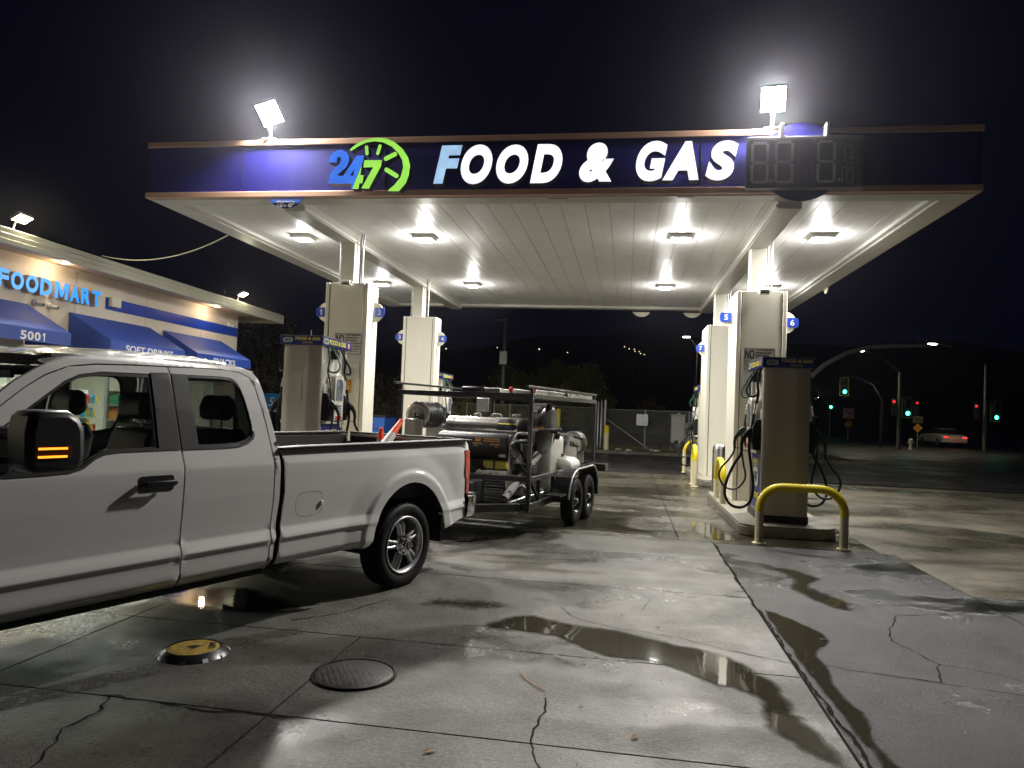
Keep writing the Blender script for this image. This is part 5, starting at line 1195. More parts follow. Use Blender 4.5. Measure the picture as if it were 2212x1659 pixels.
# door handle, mirrors
body_panel('handle_recess', rrect(2.415,2.655,1.085,1.185,.022,4), [], M['black_plastic'], sides=(1,-1), off=.003, th=.006, st=.06)
for s in (1,-1):
    def Y(w_): return w_ if s > 0 else 2*YC-w_
    mb = MB(); mb.obox((2.535, Y(.052), 1.138), (.105,0,0), (0,.010,0), (0,0,.019)); mb.build('door_handle', M['black_plastic'], tk, .008)
    mb = MB(); mb.cyl((2.44, Y(.035), 1.138), (2.44, Y(.064), 1.138), .014, 14); mb.obox((2.63,Y(.03),1.138),(.012,0,0),(0,.015,0),(0,0,.016)); mb.build('lock', M['ink'], tk)
    pr = [(3.512,1.489),(3.50,1.565),(3.475,1.597),(3.315,1.599),(3.255,1.560),(3.228,1.505),(3.220,1.384),(3.223,1.324),(3.244,1.283),(3.46,1.284),(3.505,1.305)]
    a, b = sorted((Y(.20), Y(.43))); mr = MB().prism(pr, a, b, 'xz').build('mirror', mat('mirror_black', (.011,.011,.012), .38), tk, .035)
    MB().add([(3.2235,Y(.225),1.31),(3.2235,Y(.405),1.31),(3.2275,Y(.405),1.52),(3.2275,Y(.225),1.52)], [(0,1,2,3)]).build('mirror_glass', M['chrome'], mr)
    am = MB().prism([(3.475,1.357),(3.30,1.353),(3.30,1.418),(3.475,1.421)], *sorted((Y(.428), Y(.434))), 'xz').build('signal_lamp', mat('amber_lens', (.10,.03,.015), .15, coat=1), mr, .002)
    mb = MB()
    for z in (1.407,1.366): mb.obox((3.392, Y(.4355), z), (.070,0,0), (0,.0015,0), (0,0,.0055))
    mb.build('signal_bar', emis('amber_glow', (1,.28,.02), 2.6), am)
    mb = MB()
    for z in (1.46,1.33): mb.bar((3.46,Y(-.03),z-.01),(3.45,Y(.22),z),.05,.04)
    mb.box(3.38,3.56,*sorted((Y(-.035),Y(.0))),1.25,1.50); mb.build('mirror_arm', M['black_plastic'], tk, .01)
# interior
seat = mat('seat_vinyl', (.13,.15,.14), .38, var=.15, bump=.05, bs=200); dark = mat('cabin_dark', (.02,.02,.021), .7)
def seatb(x, y, w_, tilt=.20, hr=True, parent=tk):
    s0 = bpy.data.objects.new('seat', None); link(s0); s0.parent = tk
    MB().prism([(x+.52,.95),(x+.50,1.04),(x+.02,1.02),(x-.05,.86),(x+.45,.86)], y-w_/2, y+w_/2, 'xz').build('cushion', seat, s0, .035)
    MB().prism([(x+.10,.98),(x+.02,1.20),(x-.03,1.40),(x-.06,1.47),(x-.13,1.47),(x-.17,1.38),(x-.12,1.1),(x-.04,.93)], y-w_/2+.02, y+w_/2-.02, 'xz').build('seat_back', seat, s0, .045, 3)
    if hr:
        MB().prism([(x-.03,1.53),(x-.02,1.62),(x-.05,1.70),(x-.10,1.715),(x-.15,1.68),(x-.155,1.56),(x-.11,1.52)], y-.135, y+.135, 'xz').build('headrest', seat, s0, .035, 3)
        mb = MB(); [mb.cyl((x-.09,y+d,1.44),(x-.085,y+d,1.56),.007,8) for d in (-.06,.06)]; mb.build('headrest_post', M['chrome'], s0)
seatb(2.46, -.50, .50); seatb(2.46, -1.36, .50); 
for y in (-.45, -1.41): seatb(1.86, y, .60)
mb = MB(); mb.prism([(3.25,1.20),(3.30,1.30),(3.45,1.345),(3.75,1.30),(3.8,.8),(3.4,.8)], YC-.86, YC+.86, 'xz'); mb.build('dashboard', dark, tk, .03)
c_ = Vector((3.06,-.50,1.28)); ax = Vector((.45,0,.9)).normalized(); up_ = Vector((0,1,0)).cross(ax); mb = MB(); mb.tube([c_+(Vector((0,1,0))*math.cos(a*math.pi/12)+up_*math.sin(a*math.pi/12))*.19 for a in range(24)], .014, 8, closed=True)
mb.bar(c_-up_*.17, c_+up_*.17, .03, .015, up=(0,1,0)); mb.bar(c_, (3.4,-.5,1.15), .04); mb.build('steering_wheel', M['black_plastic'], tk)
mb = MB(); mb.box(1.62,3.5,YC-.84,YC+.84,.60,.64); mb.build('cab_floor', dark, tk); 
mb = MB(); [mb.box(1.7,3.5,*sorted((YC+s*.80,YC+s*.86)),.66,1.20) for s in (1,-1)]; mb.build('door_trim', dark, tk)
mb = MB(); mb.box(1.66,3.05,YC-.62,YC+.62,1.905,1.925); mb.build('headliner', mat('headliner', (.15,.15,.14), .9), tk)
mb = MB(); mb.obox((3.02,YC,1.80),(.012,0,0),(0,.12,0),(0,0,.03)); mb.build('rear_view_mirror', M['ink'], tk, .01)

# cones thrown in the bed
def to_world(p): return tk_m @ Vector(p)
tk_m = Matrix.Translation((-2.001, 6.552, 0)) @ Matrix.Rotation(math.radians(-111.463), 4, 'Z')
def cone(base, tip, lab, sc=1., par=None):
    b, t_ = Vector(base), Vector(tip); ax = (t_-b); L_ = ax.length; ax.normalize()
    o = thing('traffic_cone', lab, 'traffic cone', b, 0, None); q = Vector((0,0,1)).rotation_difference(ax); o.rotation_mode = 'QUATERNION'; o.rotation_quaternion = q
    rb, rt = .125*sc, .03*sc
    def seg(z0, z1, m, nm, g_=0.): 
        r0, r1 = rb+(rt-rb)*z0/L_+g_, rb+(rt-rb)*z1/L_+g_; MB().lathe([(r0,z0),(r1,z1)], n=32).build(nm, m, o, auto=False)
    seg(.02, L_*.30, M['orange_cone'], 'cone_body'); seg(L_*.30, L_*.50, M['orange_cone'], 'cone_body'); seg(L_*.50, L_*.76, M['cone_band'], 'reflective_band', .001); seg(L_*.76, L_*.96, M['orange_cone'], 'cone_body'); 
    MB().lathe([(rt*1.05,L_*.955),(rt*1.15,L_*.965),(rt*1.1,L_*.99),(rt*.7,L_)], n=24).build('tip', M['orange_cone'], o)
    MB().box(-.17*sc,.17*sc,-.17*sc,.17*sc,0,.03).build('base_plate', M['ink'], o, .01); return o
cone(to_world((-.46,-1.0,.86)), to_world((-1.11,-1.0,1.515)), 'orange and white cone leaning on the tailgate in the pickup bed', .85)
cone(to_world((-.98,-1.22,.85)), to_world((-1.0,-1.20,1.42)), 'second orange cone behind the leaning one in the pickup bed', .7)
# ================================================================== TRAILER  (local x to the right -2..0, y away 0..3.65)
TA = math.radians(-10.94); TL = (-1.215, 9.406, 0)
tr_m = Matrix.Translation(TL) @ Matrix.Rotation(TA, 4, 'Z')
tr = thing('utility_trailer', 'black open-frame tandem axle trailer hitched behind the white pickup', 'trailer', TL, TA)
bp = mat('frame_black', (.016,.016,.017), .30, var=.3, vs=8, dirt=.3, dcol=(.06,.058,.05)); W_, LN = 2.0, 3.62; q = .055
def F(mb, nm, m=bp, bev=.004): return mb.build(nm, m, tr, bev)
mb = MB()
for x in (-W_+q/2, -q/2):
    for y, z0 in ((q/2, .34), (LN-q/2, .34)): mb.box(x-q/2+.001, x+q/2-.001, y-q/2+.001, y+q/2-.001, z0, 1.835)
build_each(mb, 'corner_post', bp, tr, .004)
mb = MB(); 
for x in (-W_+q/2, -q/2): mb.box(x-q/2, x+q/2, q+.001, LN-q-.001, .735, .80); mb.box(x-q/2, x+q/2, q+.001, LN-q-.001, .36, .45)
mb.box(-W_+q+.001, -q-.001, 0, q, .735, .80); mb.box(-W_+q+.001, -q-.001, LN-q, LN, .735, .80); mb.box(-W_+q+.001, -q-.001, 0, q, .36, .45); mb.box(-W_+q+.001, -q-.001, LN-q, LN, .36, .45)
build_each(mb, 'frame_rail', bp, tr, .004)
mb = MB()
for y in (.46, 1.14, 2.75):
    for x in (-W_+q/2, -q/2): mb.box(x-q/2+.002, x+q/2-.002, y-q/2, y+q/2, .451, .734)
build_each(mb, 'side_upright', bp, tr, .004); mb = MB(); mb.bar((-q/2,.12,.73),(-q/2,.43,.50),.04); F(mb, 'side_brace')
mb = MB()
for y in [i*.4+.35 for i in range(8)]: mb.box(-W_+q+.002, -q-.002, y, y+.04, .39, .43)
for y in (.9,1.9,2.9): mb.box(-W_+q+.002, -q-.002, y, y+.04, .74, .78)
build_each(mb, 'cross_member', M['rubber'], tr, 0)
mb = MB(); mb.box(-W_, 0, 0, q, 1.836, 1.90); mb.box(-W_, 0, LN-q, LN, 1.836, 1.90); mb.box(-W_, -W_+q, q+.001, LN-q-.001, 1.836, 1.90); mb.box(-q, 0, q+.001, LN-q-.001, 1.836, 1.90)
for y in (.9,1.8,2.7): mb.box(-W_+q+.001, -q-.001, y, y+.04, 1.845, 1.885)
build_each(mb, 'roof_bar', bp, tr, .004)
for x, ya, yb, ups in ((-q/2, -.17, LN+.05, (.02,1.70,3.50)), (-W_+q/2, -.15, 2.6, (.02,1.3,2.5))):
    mb = MB(); mb.box(x-.018, x+.018, ya, yb, 1.975, 2.005)
    for y in ups: mb.box(x-.018, x+.018, y, y+.035, 1.901, 1.974)
    F(mb, 'rack_rail')
mb = MB(); mb.bar((-.02,.30,1.415),(.16,.80,1.42),.03,.035); mb.bar((-.03,.06,1.415),(-.02,.34,1.415),.03,.035); F(mb, 'side_arm')
# tongue, jack, box
mb = MB(); mb.bar((-W_+.15,0,.40),(-1.0,-1.35,.47),.09,.10); mb.bar((-.15,0,.40),(-1.0,-1.35,.47),.09,.10); mb.bar((-1.0,-1.2,.47),(-1.0,-1.62,.50),.08,.08); F(mb, 'tongue')
box('tool_box', -1.45, -.62, -.52, -.03, .46, .74, mat('box_black', (.018,.018,.019), .4, dirt=.3, dcol=(.08,.08,.08)), tr, .015)
box('junction_box', -.29, -.17, -.03, .06, .315, .425, M['steel'], tr, .004); box('box_lid', -.30, -.16, -.04, .07, .426, .437, bp, tr)
mb = MB(); mb.tube([(-.27,-.04,.45),(-.15,.30,.50),(-.05,.75,.53)], .022, 10); mb.build('jack_tube', M['steel'], tr)
# fenders and wheels
def fender(s):
    xs = (.02, .27) if s > 0 else (-W_-.27, -W_-.02)
    out = [(.95,.43),(1.02,.62),(1.12,.73),(1.27,.80),(1.45,.83),(2.35,.835),(2.52,.80),(2.66,.70),(2.74,.55),(2.76,.34)]; th = .012
    n = len(out); inn = []
    for i in range(n):
        a = Vector(out[max(0,i-1)]); b = Vector(out[min(n-1,i+1)]); d = (b-a).normalized(); inn.append((out[i][0]+d.y*th, out[i][1]-d.x*th))
    mb = MB(); mb.prism(out+inn[::-1], xs[0], xs[1], 'yz'); o = mb.build('fender', mat('fender_black', (.02,.02,.021), .28, dirt=.25, dcol=(.08,.08,.07)) if s > 0 else bpy.data.materials['fender_black'], tr)
    x = xs[1] if s > 0 else xs[0]; MB().tube([(x, a, b) for a, b in out], .016, 10).build('fender_edge', M['galv'] if s > 0 else bp, o)
    box('fender_step', xs[0], xs[1]-.02, .60, .93, .50, .52, bp, o)
for s in (1,-1): fender(s)
def twheel(x, y, s):
    w_ = bpy.data.objects.new('wheel', None); link(w_); w_.parent = tr; w_.location = (x, y, .345); w_.rotation_euler = (random.random(), 0, 0)
    o_ = s; R_, ri = .345, .19
    MB().lathe([(ri,o_*-.17),(.25,o_*-.19),(.31,o_*-.185),(.335,o_*-.165),(R_,o_*-.14),(R_,o_*-.05),(.335,o_*-.02),(.31,o_*-.002),(.25,.0),(.21,o_*-.008),(ri,o_*-.02)], axis='x', n=56).build('tyre', M['rubber'], w_, auto=False)
    mb = MB()
    for i in range(60):
        a = 2*math.pi*i/60; rd = Vector((0,math.cos(a),math.sin(a))); tn = Vector((0,-math.sin(a),math.cos(a)))
        for c in (-.05,-.095,-.14): mb.obox(rd*(R_-.001)+Vector((o_*c,0,0)), tn*.011, rd*.005, Vector((.016,0,0)))
    mb.build('tread', M['rubber'], w_)
    mb = MB(); mb.lathe([(ri+.004,o_*-.016),(ri-.006,o_*-.012),(ri-.018,o_*-.03),(ri-.028,o_*-.075),(.12,o_*-.085),(.10,o_*-.05),(.075,o_*-.045),(.07,o_*-.05),(.0,o_*-.05)], axis='x', n=40); rim = mb.build('rim', M['rim_black'], w_)
    for i in range(8): a = math.pi/4*i; MB().cyl((o_*-.09,.145*math.cos(a),.145*math.sin(a)),(o_*-.06,.145*math.cos(a),.145*math.sin(a)),.018,8).build('rim_hole', M['ink'], rim)
    MB().lathe([(.045,o_*-.05),(.045,o_*-.005),(.035,o_*.004),(0,o_*.006)], axis='x', n=20).build('hub', M['galv'], rim)
M['rim_black'] = mat('rim_black', (.03,.03,.032), .25, .5)
for y in (1.55, 2.31):
    twheel(.25, y, 1); twheel(-W_-.25, y, -1)
mb = MB(); [mb.box(-W_-.1,.1,y-.03,y+.03,.31,.37) for y in (1.55,2.31)]; F(mb, 'axle')
box('rear_step', -.15, .19, LN+.02, LN+.30, .64, .77, bp, tr, .008); mb = MB(); mb.box(-W_+.3,-.2,LN+.02,LN+.08,.62,.66); F(mb,'rear_bar')
MB().box(.1,.2,LN+.301,LN+.31,.70,.74).build('marker_light', M['red'], tr)
box('blackout_plate', -W_+.06, -.06, .06, 1.35, .431, .437, mat('blackout', (.010,.010,.010), .9, spec=.1), tr)  # black sheet added over the front cross members to darken the deck
def onT(name, lab, cat, loc, rz=0, group=None):
    return thing(name, lab, cat, tr_m @ Vector(loc), TA+rz, group)
# ---- hose reels
drk = mat('black_hose', (.03,.03,.032), .38, var=.2)
def reel(loc, R_, depth, lab, hose_rows, light):
    t = onT('hose_reel', lab, 'hose reel', loc, 0, 'hose reels on the trailer'); fm = mat('reel_steel', (.50,.48,.46), .32, .7, dirt=.12) if light < .5 else mat('reel_white', (.55,.55,.54), .3, .6, dirt=.2)
    zc = R_+.16
    for y in (0, depth):
        MB().lathe([(.0,-.006),(R_*.62,-.006),(R_*.66,-.016),(R_*.92,-.016),(R_,-.008),(R_+.006,0),(R_,.008),(0,.008)], c=(0,y,zc), axis='y', n=56).build('flange', fm, t)
    for a in range(6):
        MB().cyl((R_*.5*math.cos(a*1.047),-.011,zc+R_*.5*math.sin(a*1.047)),(R_*.5*math.cos(a*1.047),-.006,zc+R_*.5*math.sin(a*1.047)),.008,8).build('bolt', M['ink'], t)
    MB().cyl((0,.01,zc),(0,depth-.01,zc),R_*.45,24).build('drum', M['ink'], t)
    mb = MB(); k = hose_rows; P = []
    for i in range(k*28+1): a = 2*math.pi*i/28; P.append(((R_*.86)*math.cos(a), .03+(depth-.06)*i/(k*28), zc+(R_*.86)*math.sin(a)))
    mb.tube(P, (depth-.06)/k*.5, 8); mb.build('wound_hose', drk, t, auto=False)
    mb = MB(); mb.cyl((0,-.05,zc),(0,-.005,zc),.025,14); mb.lathe([(.03,-.05),(.022,-.065),(0,-.07)], c=(0,0,zc), axis='y', n=16); mb.build('axle_nut', M['chrome'], t)
    mb = MB(); mb.box(-R_*.92,R_*.55,-.06,-.035,0,zc-.06); mb.box(-R_*.9,R_*.5,-.05,depth+.03,-.02,.0); mb.box(-R_*.7,R_*.7,depth+.015,depth+.04,0,zc); mb.build('stand', fm, t, .004)
    mb = MB(); mb.bar((-.02,-.075,zc-.01),(.12,-.075,zc-.06),.015,.025); mb.bar((0,-.08,zc+.04),(0,-.08,zc-.05),.02,.02); mb.build('crank_bracket', M['black_paint'], t, .003)
    return t
reel((-1.85,.34,1.20), .192, .52, 'large steel reel of black hose at the front left of the trailer', 8, .3)
reel((-.22,2.85,.80), .19, .26, 'small pale reel of hose at the rear right of the trailer', 3, .8)
MB_ = onT('reel_shelf', 'flat steel shelf carrying the large hose reel', 'shelf', (0,0,0)); MB().box(-1.95,-1.45,.22,.95,1.165,1.19).build('plate', M['steel'], MB_, .004); MB().box(-1.93,-1.89,.25,.29,.80,1.164).build('leg', bp, MB_); MB().box(-1.55,-1.51,.85,.89,.80,1.164).build('leg', bp, MB_)
# ---- pressure washer skid
t = onT('pressure_washer', 'black and stainless hot water pressure washer with BE INDUSTRIAL lettering', 'pressure washer', (0,0,0))
ss = mat('brushed_steel', (.62,.61,.58), .24, 1, var=.08, vs=30, dirt=.15, dcol=(.3,.28,.25))
C = (0,.62,1.385)
mb = MB(); mb.lathe([(0,-1.475),(.165,-1.47),(.175,-1.46),(.175,-.42),(.176,-.36)], c=C, axis='x', n=56); cs = mb.build('coil_shell', ss, t)
mb = MB()
for i in range(5): mb.lathe([(.1765,-1.44+i*.025),(.1765,-1.43+i*.025)], c=C, axis='x', n=40)
mb.build('vent_slots', M['ink'], cs)
MB().lathe([(.178,-.36),(.178,-.27),(.15,-.22),(.0,-.21)], c=C, axis='x', n=48).build('end_cap', M['black_paint'], t)
mb = MB(); vs = []; n_ = 8
for i in range(n_+1):
    a = math.radians(118+62*i/n_) ; 
    for x in (-.66,-.40): vs.append((x, C[1]+.1785*math.cos(a), C[2]+.1785*math.sin(a)))
mb.add(vs, [(2*i,2*i+1,2*i+3,2*i+2) for i in range(n_)], True); lb = mb.build('instruction_label', mat('label_dark', (.03,.03,.035), .35, var=.5, vs=30), t)
a = math.radians(150); mb = MB(); mb.obox((-.53, C[1]+.181*math.cos(a), C[2]+.181*math.sin(a)), (.13,0,0), (-.001*math.cos(a),0,0) if False else Vector((0,math.cos(a),math.sin(a)))*.001, Vector((0,-math.sin(a),math.cos(a)))*.008); mb.build('label_line', M['yellow_text'], lb)
hm = mat('hood_black', (.022,.022,.023), .42, var=.2, dirt=.3, dcol=(.06,.058,.055))
pr = [(.15,1.05),(.10,1.12),(.095,1.24),(.12,1.31),(.18,1.345),(.50,1.35),(.62,1.30),(.66,1.1),(.62,1.02),(.3,.99)]
MB().prism([(a, b) for a, b in pr], -1.43, -.36, 'yz').build('engine_hood', hm, t, .03, 3)
txt('BE', -.84,-.75,1.232,1.275,.094, M['be_orange'] if 'be_orange' in M else M.setdefault('be_orange', mat('be_orange', (.95,.46,.09), .45)), t, bold=.05, shear=.15)
mb = MB(); mb.prism([(-.715,1.235),(-.485,1.235),(-.475,1.278),(-.705,1.278)], .0915, .094, 'xz'); pl = mb.build('badge', M['be_orange'], t)
txt('INDUSTRIAL', -.700,-.490,1.247,1.266,.091, M['ink'], pl, bold=.05)
txt('3500 PSI', -.87,-.74,1.192,1.214,.094, M['be_orange'], t, bold=.04); txt('8.5 GPM', -.61,-.47,1.190,1.212,.094, M['be_orange'], t, bold=.04); txt('HONDA', -.86,-.79,1.168,1.178,.094, M['white_paint'], t, bold=.03); txt('17 HP', -.55,-.51,1.165,1.178,.094, M['be_orange'], t, bold=.03)
box('spec_plate', -.50, -.40, .135, .15, 1.03, 1.075, M['cone_band'], t)
mb = MB(); mb.box(-1.30,-.45,.22,.70,.80,1.0); mb.build('engine', M['ink'], t, .02)
rndc = random.Random(3)
mb = MB()
for i in range(9):
    x = -.95+.03*i; mb.tube([(x,.20,1.02),(x-.05+rndc.uniform(-.05,.05),.14,.95),(x+rndc.uniform(-.08,.08),.13,.88),(x+rndc.uniform(-.1,.1),.18,.82)], .006, 6)
mb.build('wiring', M['rubber'], t)
cg = M['galv']; mb = MB()
mb.tube([(-.34,.14,.80),(-.34,.14,1.15),(-.345,.14,1.19),(-.31,.14,1.24),(-.27,.14,1.33),(-.23,.14,1.365),(-.10,.14,1.365),(-.06,.15,1.33),(-.05,.16,1.2)], .020, 12); mb.tube([(-.35,.13,1.19),(-.26,.13,1.265),(-.05,.14,1.275)], .016, 10)
mb.tube([(-.30,.14,1.24),(-.30,.60,1.26),(-.30,.95,1.2),(-.30,1.0,.8)], .018, 10); mb.build('roll_cage', cg, t)
mb = MB(); mb.bar((-.28,.16,1.24),(-.08,.30,.86),.03,.03); mb.tube([(-.34,.14,1.08),(-.27,.12,1.04),(-.18,.14,.95),(-.10,.16,.84)], .008, 8); mb.tube([(-.33,.10,1.12),(-.32,.09,1.03),(-.30,.10,.98),(-.31,.11,.94)], .009, 8); mb.build('brace', bp, t)
t = onT('battery_box', 'yellow battery box strapped below the black washer hood', 'battery box', (-.58,.28,.80)); MB().box(-.175,.17,-.09,.13,.055,.175).build('case', mat('case_yellow', (.55,.45,.03), .45, dirt=.25), t, .02); MB().box(-.02,.01,-.0955,.135,.05,.179).build('strap', M['ink'], t); MB().box(-.25,.2,-.12,.16,.0,.05).build('tray', M['steel'], t, .004)
t = onT('black_case', 'low black plastic case on the trailer deck by the tube frame', 'case', (-.20,.42,.80)); MB().box(-.13,.12,-.12,.12,.0,.12).build('body', M['black_plastic'], t, .015); MB().box(-.135,.125,-.125,.125,.1205,.145).build('lid', M['black_plastic'], t, .01)
# electrical box on the far upright
t = onT('electrical_box', 'grey metal control box hanging under the trailer roof frame', 'electrical box', (-1.12,1.05,1.60)); MB().box(-.09,.09,-.07,.07,.02,.235).build('housing', M['galv'], t, .01); MB().box(-.08,.08,-.076,-.0705,.03,.225).build('door', M['galv'], t, .003)
mb = MB(); [mb.tube([(-.02+.012*i,0,.02),(-.01+.015*i,0,-.05),(.0+.02*i,.01,-.12)], .004, 5) for i in range(4)]; mb.build('cable', M['white_plastic'], t)
mb = MB(); mb.box(.06,.10,.0,.04,-.80,.236); mb.build('upright', bp, t)
# tanks
tankm = mat('tank_white', (.78,.77,.70), .40, var=.06, vs=2, dirt=.15, dcol=(.45,.41,.34)); tankm.node_tree.nodes['Principled BSDF'].inputs['Subsurface Weight'].default_value = .8; tankm.node_tree.nodes['Principled BSDF'].inputs['Subsurface Radius'].default_value = (1,1,1); tankm.node_tree.nodes['Principled BSDF'].inputs['Subsurface Scale'].default_value = .35
t = onT('water_tank', 'tall white plastic water tank in the middle of the trailer', 'tank', (-.50,1.78,.44)); 
MB().box(-.38,.34,-.38,.38,0,.85).build('tank_body', tankm, t, .06); MB().lathe([(.0,.875),(.09,.87),(.10,.85)], n=24).build('cap', M['ink'], t)
MB().box(-.12,-.06,-.386,-.3805,.25,.84).build('ratchet_strap', mat('strap_green', (.45,.50,.04), .6), t); mb = MB(); mb.tube([(-.12,-.40,.25),(-.07,-.41,.20),(-.11,-.40,.14),(-.06,-.40,.14),(-.10,-.41,.20),(-.06,-.40,.25)], .006, 6); mb.build('strap_hook', M['steel'], t)
t = onT('grey_tank', 'grey moulded tank with handle lugs behind the steel cylinder', 'tank', (-.95,1.55,.80)); MB().box(-.5,.45,-.3,.3,0,.69).build('tank_body', mat('tank_grey', (.36,.37,.34), .45, dirt=.2), t, .05)
for x, w_, h in ((-.36,.13,.14),(-.05,.17,.13),(.27,.15,.14)):
    mb = MB()
    if x == -.05:
        mb.prism([(x-w_/2,.68),(x-w_/2,.78),(x-w_/2+.03,.81),(x+w_/2-.03,.81),(x+w_/2,.78),(x+w_/2,.68),(x+w_/2-.04,.68),(x+w_/2-.04,.765),(x-w_/2+.04,.765),(x-w_/2+.04,.68)], -.29, -.23, 'xz')
    else: mb.prism([(x-w_/2,.68),(x-w_/2+.01,.80),(x+w_/2-.02,.81),(x+w_/2,.68)], -.29, -.23, 'xz')
    mb.build('handle_lug', bpy.data.materials['tank_grey'], t, .012)
t = onT('jug', 'grey jug with a loop handle standing on the tall white tank', 'jug', (-.38,1.75,.844)); MB().box(-.12,.14,-.12,.12,.45,.66).build('jug_body', bpy.data.materials['tank_grey'], t, .04); MB().tube([(-.08,-.08,.65),(-.085,-.08,.72),(-.05,-.08,.765),(.08,-.08,.765),(.115,-.08,.72),(.11,-.08,.65)], .022, 10).build('handle', bpy.data.materials['tank_grey'], t)
t = onT('name_board', 'small black board with orange CLEANING lettering by the steel cylinder', 'sign board', (-.14,.95,.90)); txt('CLEANING', -.24, .12, .50, .56, -.335, M['be_orange'], t, bold=.05); MB().box(-.26,.14,-.334,-.31,.48,.58).build('board', M['ink'], t); MB().box(-.08,-.05,-.305,-.28,-.1,.57).build('bracket', M['ink'], t)
t = onT('low_tank', 'low white sloped-top tank carrying the upright cone', 'tank', (-.16,2.1,.79))
mb = MB(); mb.prism([(-.27,0),(.24,0),(.20,.11),(.12,.16),(-.12,.175),(-.25,.16)], -.28, .28, 'xz'); mb.build('tank_body', tankm, t, .03, 3); MB().lathe([(.0,.19),(.10,.188),(.11,.165)], c=(-.05,0,0), n=28).build('cap', tankm, t)
c = cone(tr_m @ Vector((-.24,2.1,.98)), tr_m @ Vector((-.24,2.1,1.29)), 'upright dirty orange and white cone standing on the low white tank', .62)
t = onT('banner_sheet', 'dark banner with white letters hanging behind the upright cone', 'banner', (-.50,2.65,.95)); MB().box(-.20,.16,0,.01,0,.46).build('sheet', mat('banner_dark', (.012,.02,.04), .6), t); txt('WASH', -.16,.10,.22,.28,-.001, M['white_paint'], t, bold=.01); MB().box(-.18,.14,-.003,-.0005,.185,.19).build('rule_line', M['white_paint'], t); txt('CLEANING', -.17,.14,.08,.15,-.001, M['white_paint'], t, bold=.01)
# surface cleaner disc strapped upright
t = onT('surface_cleaner', 'round steel surface cleaner strapped upright beside the white tank', 'surface cleaner', (-.06,.98,1.39))
nn = Vector((.97,-.13,-.17)).normalized(); qd = Vector((0,0,1)).rotation_difference(nn); mb = MB(); R_ = .36
mb.lathe([(0,.03),(.10,.028),(.12,.015),(R_-.07,.0),(R_-.03,-.02),(R_-.005,-.05)], n=56); o = mb.build('disc', mat('disc_steel', (.10,.098,.095), .33, .9, var=.5, vs=5, dirt=.5, dcol=(.03,.03,.03)), t); 
o2 = MB().lathe([(R_-.004,-.05),(R_,-.055),(R_+.004,-.13),(R_-.006,-.13),(R_-.01,-.055)], n=56).build('skirt', M['steel'], t); 
o3 = MB().lathe([(0,-.06),(.2,-.07),(R_-.02,-.11)], n=40).build('underside', M['ink'], t)
o4 = MB().obox((0.10,.05,.045),(.13,0,0),(0,.012,0),(0,0,.004)).build('spray_bar', M['chrome'], t)
mb = MB(); mb.tube([(0,0,.03),(0,0,.10),(-.05,.0,.14)], .02, 10); 
o5 = mb.build('swivel', M['rubber'], t)
o6 = [MB().lathe([(.05,-.03),(.05,.03),(.0,.035)], c=((R_+.01)*math.cos(a),(R_+.01)*math.sin(a),-.02), n=16).build('caster', M['rubber'], t) for a in (1.2,3.3,5.3)]
for o_ in (o, o2, o3, o4, o5, *o6): o_.data.transform(qd.to_matrix().to_4x4())
t = onT('wand_bar', 'chrome wand with black grip sticking out beside the round cleaner', 'wand', (0,0,0)); MB().tube([(-.06,1.3,1.36),(-.02,1.9,1.32),(.05,2.5,1.24)], .016, 10).build('tube', M['chrome'], t); MB().cyl((.0,2.1,1.295),(.05,2.5,1.24),.024,12).build('grip', M['rubber'], t)
t = onT('pipe', 'white plastic pipe leaning out through the trailer side', 'pipe', (0,0,0)); A_, B_ = Vector((-.35,.03,.50)), Vector((-.10,.62,1.07)); MB().tube([A_, B_], .055, 28, cap=False).build('pipe_wall', mat('pvc', (.55,.53,.54), .35, var=.05), t); MB().tube([B_+(A_-B_)*.002, A_], .049, 28, cap=False).build('pipe_bore', mat('pvc_in', (.3,.29,.3), .5), t)
d_ = (B_-A_).normalized(); mb = MB(); qd = Vector((0,0,1)).rotation_difference(d_).to_matrix().to_4x4(); ob = MB().lathe([(.049,0),(.055,0)], n=28).build('pipe_lip', M['white_paint'], t); ob.data.transform(Matrix.Translation(B_+d_*.001) @ qd)
# under-deck tanks and pump clutter
t = onT('transfer_pump', 'small pump with pipework low inside the trailer side frame', 'pump', (-.42,.75,.452)); MB().lathe([(.0,-.12),(.07,-.12),(.08,-.08),(.08,.08),(.0,.1)], c=(0,0,.10), axis='y', n=24).build('motor', M['steel'], t); mb = MB(); mb.tube([(0,-.1,.1),(.10,-.12,.16),(.16,-.05,.10),(.15,.12,.05)], .022, 10); mb.tube([(.10,.2,.03),(.18,.45,.05),(.2,.8,.03)], .018, 8); mb.build('pipework', M['galv'], t); MB().box(-.1,.1,-.14,.14,0,.02).build('base_plate', M['ink'], t)
# things on the roof rack
al = mat('ladder_alu', (.62,.62,.60), .28, .85, var=.1, dirt=.15); redm = M['red']
t = onT('ladder', 'aluminium ladder with red ends lying on the trailer roof rack', 'ladder', (0,0,0)); mb = MB(); 
for x in (-.42,-.12): mb.box(x-.012,x+.012,.35,LN+.1,1.905,1.965)
mb.build('side_rail', al, t, .003); mb = MB(); y = .5
while y < LN: mb.cyl((-.408,y,1.935),(-.132,y,1.935),.015,8); y += .3
build_each(mb, 'rung', al, t, per=3)
for x in (-.43,-.11): MB().lathe([(.04,-.02),(.045,0),(.04,.02)], c=(x,.34,1.95), axis='x', n=18).build('red_wheel', redm, t)
t = onT('extension_ladder', 'second pale ladder lying left of the red-wheeled ladder on the rack', 'ladder', (0,0,0)); mb = MB(); [mb.box(x-.012,x+.012,.2,3.3,1.905,1.96) for x in (-.86,-.58)]; mb.build('side_rail', al, t, .003); mb = MB(); y = .4
